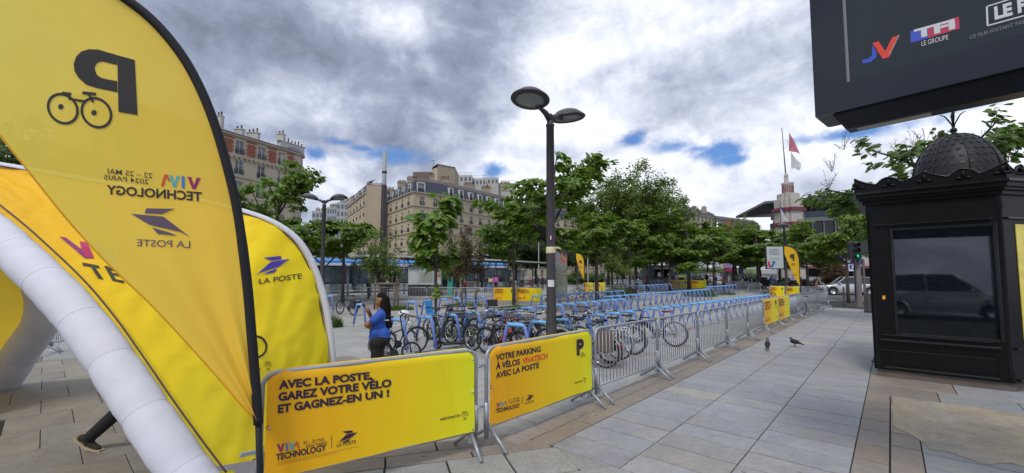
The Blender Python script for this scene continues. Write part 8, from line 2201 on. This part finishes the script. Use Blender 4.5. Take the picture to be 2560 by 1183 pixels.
make_car('dark red car parked behind the yellow banner', at_px(1741, 66, terr(0, 66)), 2.1, (.06, .02, .02), 4.1, 1.4)
make_car('white car with lit front on the far slope, left', at_px(1765, 128, 3.2), -1.2, (.6, .6, .62), 4.3, 1.5)
make_car('white car on the far slope, right', at_px(1795, 132, 3.3), -1.2, (.6, .6, .6), 4.3, 1.5)
make_car('dark car parked at the left edge of the food stall', at_px(1605, 85, terr(0, 85)), .1, (.03, .035, .045), 4.3, 1.5)
def make_moto(label, p, rz, col, group='parked motorbikes and scooters'):
    t = thing('motor_scooter', label, 'motorbike', p, rz, group); cm = mat('moto_%s' % ('%.2f_%.2f_%.2f' % col).replace('.', ''), col, .3, .1, .03)
    for cx in (-.65, .65): w = link('wheel', None, t, (cx, 0, .29)); part('tyre', MB().tube([(.23 * math.cos(2 * PI * k / 20), 0, .23 * math.sin(2 * PI * k / 20)) for k in range(20)], .06, 7, closed=True), RUB, w); part('rim', MB().tube([(0, -.03, 0), (0, .03, 0)], .17, 12), CHROME, w)
    m_ = MB(); m_.ell((-.35, 0, .62), (.48, .17, .22), 12, 8); m_.ell((.05, 0, .38), (.45, .16, .12), 10, 6); m_.prism([(.30, -.17, .35), (.55, -.17, .45), (.48, -.17, 1.0), (.36, -.17, .98)], (0, .34, 0)); m_.ell((.62, 0, .60), (.2, .09, .1), 10, 6); part('bodywork', m_, cm, t)
    part('seat', MB().bbox((-.75, -.15, .78), (.12, .15, .92), .05), RUB, t)
    m_ = MB(); m_.tube([(.65, 0, .29), (.48, 0, .95)], .035, 7); m_.tube([(.36, -.34, 1.08), (.46, 0, 1.02), (.36, .34, 1.08)], .022, 6); part('steering', m_, BLACKM, t)
    part('windshield', MB().grid(lambda a, c: Vector((.56 - .14 * c - .1 * abs(a - .5), (a - .5) * .42, 1.0 + .42 * c)), 6, 4), mat('tinted_screen', (.1, .12, .13), .1, 0, 0, alpha=.6), t)
    part('top_case', MB().bbox((-1.05, -.2, .9), (-.68, .2, 1.2), .06), BLACKM, t); part('headlight', MB().ell((.56, 0, .88), (.06, .09, .07), 8, 6), mat('lamp_clear', (.7, .7, .7), .2, 0, 0), t)
    for s in (-1, 1): part('mirror', MB().tube([(.4, s * .28, 1.08), (.42, s * .34, 1.25)], .012, 5).ell((.42, s * .35, 1.28), (.02, .07, .05), 8, 5), BLACKM, t)
    return t
mc = [(.012, .012, .014), (.012, .012, .014), (.45, .46, .47), (.02, .02, .03), (.01, .01, .012), (.10, .015, .02), (.012, .014, .02), (.03, .03, .035)]
fleet = [make_moto('motor scooter in the row parked along the far pavement', (0, 0, -50), 0, c) for c in mc]
pts_ = [(1842, 62), (1852, 60), (1862, 58), (1874, 57.5), (1886, 56), (1897, 55), (1908, 54), (1917, 53), (1928, 53.5), (1940, 52), (1950, 51.5), (1978, 50), (1990, 50), (2015, 47), (2025, 46), (2034, 45.5), (1830, 66), (1822, 70), (1816, 74)]
desc = ['dark', 'black', 'silver grey', 'blue black', 'black', 'dark red', 'navy', 'charcoal']
r_ = random.Random(9)
for i, (px, Y) in enumerate(pts_):
    f = fleet[i % 8]; p = at_px(px, Y, terr(0, Y) + .12); rz = 2.3 + r_.uniform(-.25, .25) + (PI if r_.random() < .3 else 0)
    lab = '%s motor scooter, %s from left in the row parked along the far pavement' % (desc[i % 8], ordn(sorted(q[0] for q in pts_).index(px)).replace('nearest', 'first'))
    if i < 8: f.location = p; f.rotation_euler[2] = rz; f['label'] = lab
    else: clone(f, p, rz, lab)
# rental bicycles by the poster
for i, px in enumerate((1932, 1943, 1954)): make_bike('pale bicycle parked among the motor scooters, %s of three' % ('leftmost', 'middle', 'rightmost')[i], (X(px, 51), 51), (X(px, 51) + .5, 51.9), SKYB if i else SILV, style='city', tw=.03, group='bicycles among the scooters')

# ================================================================ food stall, parasol, poster, signs
fs1 = at_px(1622, 66, terr(0, 66)); st = thing('food_stall', 'grey container food stall with open serving hatch', 'stall', fs1, math.radians(8)); wS = X(1700, 66) - fs1[0]; hS = D(1660, 663, 66).z - fs1[2]
SG = mat('stall_grey', (.105, .115, .13), .6, .2, .1, 2); zh0, zh1 = hS * .38, hS * .80
for a, c in (((0, 0, 0), (wS, .12, zh0)), ((0, 0, zh0), (wS * .2, .12, zh1)), ((wS * .72, 0, zh0), (wS, .12, zh1)), ((0, 0, zh1), (wS, .12, hS)), ((0, .13, 0), (.12, 2.4, hS)), ((wS - .12, .13, 0), (wS, 2.4, hS)), ((0, 2.41, 0), (wS, 2.5, hS)), ((.13, .13, hS - .1), (wS - .13, 2.4, hS))): part('wall_panel', MB().box(a, c), SG, st)
part('counter', MB().box((wS * .18, -.35, zh0), (wS * .74, .0, zh0 + .07)), DARKM, st); part('awning_bar', MB().box((wS * .17, -.5, zh1), (wS * .78, -.02, zh1 + .07)), WHITE, st)
part('price_board', MB().box((wS * .64, -.02, zh0 + .25), (wS * .72, -.004, zh0 + .6)), WHITE, st); part('menu_stand', MB().box((wS * .86, -.3, .1), (wS * .95, -.25, 1.4)), mat('menu', (.5, .3, .28), .6, 0, .5, 6), st); part('coffee_machine', MB().bbox((wS * .35, .5, zh0 + .08), (wS * .5, .9, zh0 + .7), .04), CHROME, st); part('picture', MB().box((wS * .25, -.015, .15), (wS * .4, -.004, zh0 - .25)), mat('pict', (.2, .2, .22), .6, 0, .6, 4), st)
o = thing('barrel_table', 'round dark bin at the left corner of the food stall', 'bin', at_px(1616, 62, terr(0, 62))); part('drum', MB().lathe([(.42, 0), (.45, .5), (.42, 1.1), (.38, 1.12), (.001, 1.12)], 16), DARKM, o)
u_ = at_px(1717, 64, terr(0, 64)); o = thing('parasol', 'violet blue parasol over a small counter', 'parasol', u_); hz_ = D(1717, 683, 64).z - u_[2]; tz_ = D(1717, 670, 64).z - u_[2]; R_ = X(1733, 64) - u_[0]
part('canopy', MB().lathe([(.03, tz_), (R_ * .5, hz_ + (tz_ - hz_) * .5), (R_, hz_), (R_ * 1.0, hz_ - .18)], 8, smooth=False), mat('violet_cloth', (.10, .10, .42), .8, 0, .1), o); part('pole', MB().tube([(0, 0, 0), (0, 0, tz_)], .04, 6), GALV, o)
o = thing('parasol_counter', 'small dark counter with white sign under the violet parasol', 'counter', at_px(1718, 63, terr(0, 63))); part('body', MB().bbox((-1.2, -.3, 0), (1.2, .4, 1.1), .04), mat('counter_navy', (.02, .02, .04), .6, 0, .1), o); part('sign', MB().box((-.6, -.32, .65), (.6, -.302, 1.05)), mat('sign_pale', (.35, .36, .4), .6, 0, .4, 6), o)
# exhibition poster on the lamp
a = D(1914, 617, 33.5); c = D(1957, 671, 33.5); o = thing('exhibition_poster', 'white exhibition poster KOREA EXPO 2024 in a dark frame by the lamp', 'poster', (a.x, 33.4, c.z)); W_ = c.x - a.x; H_ = a.z - c.z
part('frame', MB().bbox((-.07, 0, -.07), (W_ + .07, .15, H_ + .07), .02), BLACKM, o); part('sheet', MB().box((0, -.012, 0), (W_, -.002, H_)), mat('poster_sheet', (.46, .52, .54), .5, 0, .03), o)
f = lambda x, y: Vector((x, -.02, y)); KI = mat('poster_ink', (.12, .12, .16), .6, 0, 0)
letters(o, 'KOREA', f, W_ * .17, H_ * .83, .10, KI, .02, w=W_ * .56); letters(o, 'EXPO', f, W_ * .17, H_ * .73, .10, KI, .02, w=W_ * .58); letters(o, '2024', f, W_ * .17, H_ * .63, .10, KI, .02, w=W_ * .58)
letters(o, '24 au 26 Mai', f, W_ * .22, H_ * .42, .06, KI, .02, w=W_ * .5)
shape(o, [[(W_ * .02, H_ * .30), (W_ * .14, H_ * .34), (W_ * .22, H_ * .05), (W_ * .10, H_ * .03)], [(W_ * .02, H_ * .16), (W_ * .05, H_ * .2), (W_ * .05, 0.02), (W_ * .02, 0.02)]], f, mat('poster_pink', (.5, .04, .12), .6, 0, .2), 'artwork'); shape(o, [[(W_ * .24, H_ * .3), (W_ * .48, H_ * .34), (W_ * .52, H_ * .29), (W_ * .32, H_ * .04), (W_ * .16, H_ * .03), (W_ * .36, H_ * .27)]], lambda x, y: Vector((x, -.022, y)), mat('poster_blue', (.03, .12, .42), .6, 0, .2), 'artwork')
part('bracket', MB().box((W_ * .9, .16, H_ * .4), (W_ + .5, .22, H_ * .5)), BLACKM, o)
# traffic light by the kiosk
def post(label, px, Y, topy, r, m=DARKM, name='post', cat='post', z=None):
    z = terr(0, Y) if z is None else z; o = thing(name, label, cat, at_px(px, Y, z)); h = D(px, topy, Y).z - z; part('shaft', MB().lathe([(r * 1.5, 0), (r * 1.5, .12), (r, .16), (r, h), (.001, h + r * .4)], 12), m, o); return o, h
o, h = post('traffic light on a dark post, green lit, left of the kiosk', 2146, 25, 640, .13, mat('grey_brown_post', (.11, .095, .09), .6, 0, .1), 'traffic_light', 'traffic light')
a = D(2126, 648, 24.7); c = D(2152, 604, 24.7); q = o.location
part('signal_box', MB().bbox((a.x - q.x, -.35, a.z - q.z), (c.x - q.x, -.05, c.z - q.z), .05), BLACKM, o)
for i in range(3):
    zz_ = (a.z - q.z) + (c.z - a.z) * (.18 + .32 * i); cx = (a.x + c.x) / 2 - q.x
    part('visor', MB().tube([(cx, -.55, zz_), (cx, -.36, zz_)], .13, 12, cap=False), BLACKM, o)
    part('lens', MB().tube([(cx, -.37, zz_), (cx, -.355, zz_)], .11, 12), mat('green_lit', (.0, .4, .25), .4, 0, 0, emit=(.0, .75, .42, 1.1)) if i == 0 else mat('lens_dark', (.02, .015, .012), .3, 0, 0), o)
o, h = post('dark post beside the traffic light', 2160, 24, 652, .06, name='bollard', cat='bollard')
o, h = post('grey bollard in front of the white car', 2107, 26.5, 718, .05, name='bollard', cat='bollard')
o, h = post('dark bollard by the last barrier', 2067, 27.5, 716, .04, name='bollard', cat='bollard')
o, h = post('dark litter post at the kiosk edge', 2168, 22, 735, .14, name='litter_bin', cat='bin')
# parking sign
o, h = post('blue and white parking sign P behind the traffic light', 2136, 36, 660, .05, GALV, 'parking_sign', 'sign'); q = o.location
a = D(2122, 678, 35.9); c = D(2142, 661, 35.9); part('plate', MB().box((a.x - q.x, -.12, a.z - q.z), (c.x - q.x, -.09, c.z - q.z)), WHITE, o); part('blue_field', MB().box((a.x - q.x + .06, -.124, a.z - q.z + .14), (c.x - q.x - .04, -.1205, c.z - q.z - .04)), mat('sign_blue', (.01, .04, .3), .5, 0, 0), o)
letters(o, 'P', lambda x, y: Vector((x, -.128, y)), (a.x + c.x) / 2 - q.x, a.z - q.z + .2, .26, WHITE, .05, align='c')
o, h = post('small blue pedestrian sign before the motor scooters', 1852, 56, 668, .05, GALV, 'blue_sign', 'sign'); part('plate', MB().box((-.32, -.1, h - .9), (.32, -.06, h - .1)), mat('sign_blue', (.01, .04, .3), .5, 0, 0), o)
o, h = post('white and red sign on a post beside an advertising column', 1812, 60, 660, .06, BLACKM, 'direction_sign', 'sign'); part('plate', MB().box((-.7, -.1, h - .5), (.1, -.06, h)), WHITE, o); part('red_half', MB().box((-.2, -.105, h - .42), (.06, -.101, h - .08)), RED, o)
o, h = post('pale direction board on two posts among the scooters', 1868, 62, 660, .06, BLACKM, 'direction_sign', 'sign'); part('plate', MB().box((-.2, -.1, h - .8), (1.4, -.06, h - .35)), mat('board_grey', (.35, .38, .38), .5, 0, .1), o)
o, h = post('white double direction board above the food stall', 1655, 80, 652, .06, BLACKM, 'direction_sign', 'sign'); part('plate', MB().box((-.6, -.1, h - .5), (.6, -.06, h)), WHITE, o); part('plate', MB().box((-.6, -.1, h - 1.1), (.6, -.06, h - .6)), WHITE, o)
co_ = thing('advertising_column', 'dark round advertising column with violet and red bands', 'column', at_px(1822, 66, terr(0, 66))); hc_ = D(1822, 645, 66).z - terr(0, 66)
part('drum', MB().lathe([(.85, 0), (.85, .5), (.7, .6), (.7, hc_ - .5), (.85, hc_ - .45), (.85, hc_ - .3), (.4, hc_), (.001, hc_ + .1)], 16), BLACKM, co_); part('print', MB().lathe([(.72, hc_ * .62), (.72, hc_ * .82)], 16), mat('col_violet', (.2, .2, .38), .6, 0, .3, 3), co_); part('print', MB().lathe([(.72, hc_ * .48), (.72, hc_ * .61)], 16), mat('col_red', (.28, .02, .06), .6, 0, .3, 3), co_)
o, h = post('distant traffic light showing green above the food stall', 1690, 84, 648, .06, BLACKM, 'traffic_light', 'traffic light'); part('signal_box', MB().bbox((-.3, -.3, h - 1.2), (.3, 0, h), .05), BLACKM, o); part('lens', MB().tube([(0, -.34, h - .95), (0, -.31, h - .95)], .14, 10), mat('green_lit', (.0, .4, .25), .4, 0, 0, emit=(.0, .75, .42, 1.1)), o)
for px, Y, ty in ((1347, 60, 590), (1512, 44, 608), (1876, 90, 585), (1470, 52, 600)):
    post({1347: 'thin grey pole just left of the near lamp post', 1512: 'thin pole with bright top among the rack trees', 1876: 'thin pale pole left of the art deco tower', 1470: 'thin grey pole right of the teardrop flag'}[px], px, Y, ty, .07, mat('thin_pole', (.25, .27, .26), .6, .2, .1), 'thin_pole', 'pole')[0]['group'] = 'thin poles among the trees'

# white van behind the camera, seen only in the kiosk glass
vp = W(-6.5, -1.7); make_car('white van standing behind the viewer, mirrored in the kiosk glass', (vp.x, vp.y, 0), math.radians(-42), (.62, .63, .65), 4.9, 2.0, 2.0, True, name='van', group='cars on the road')
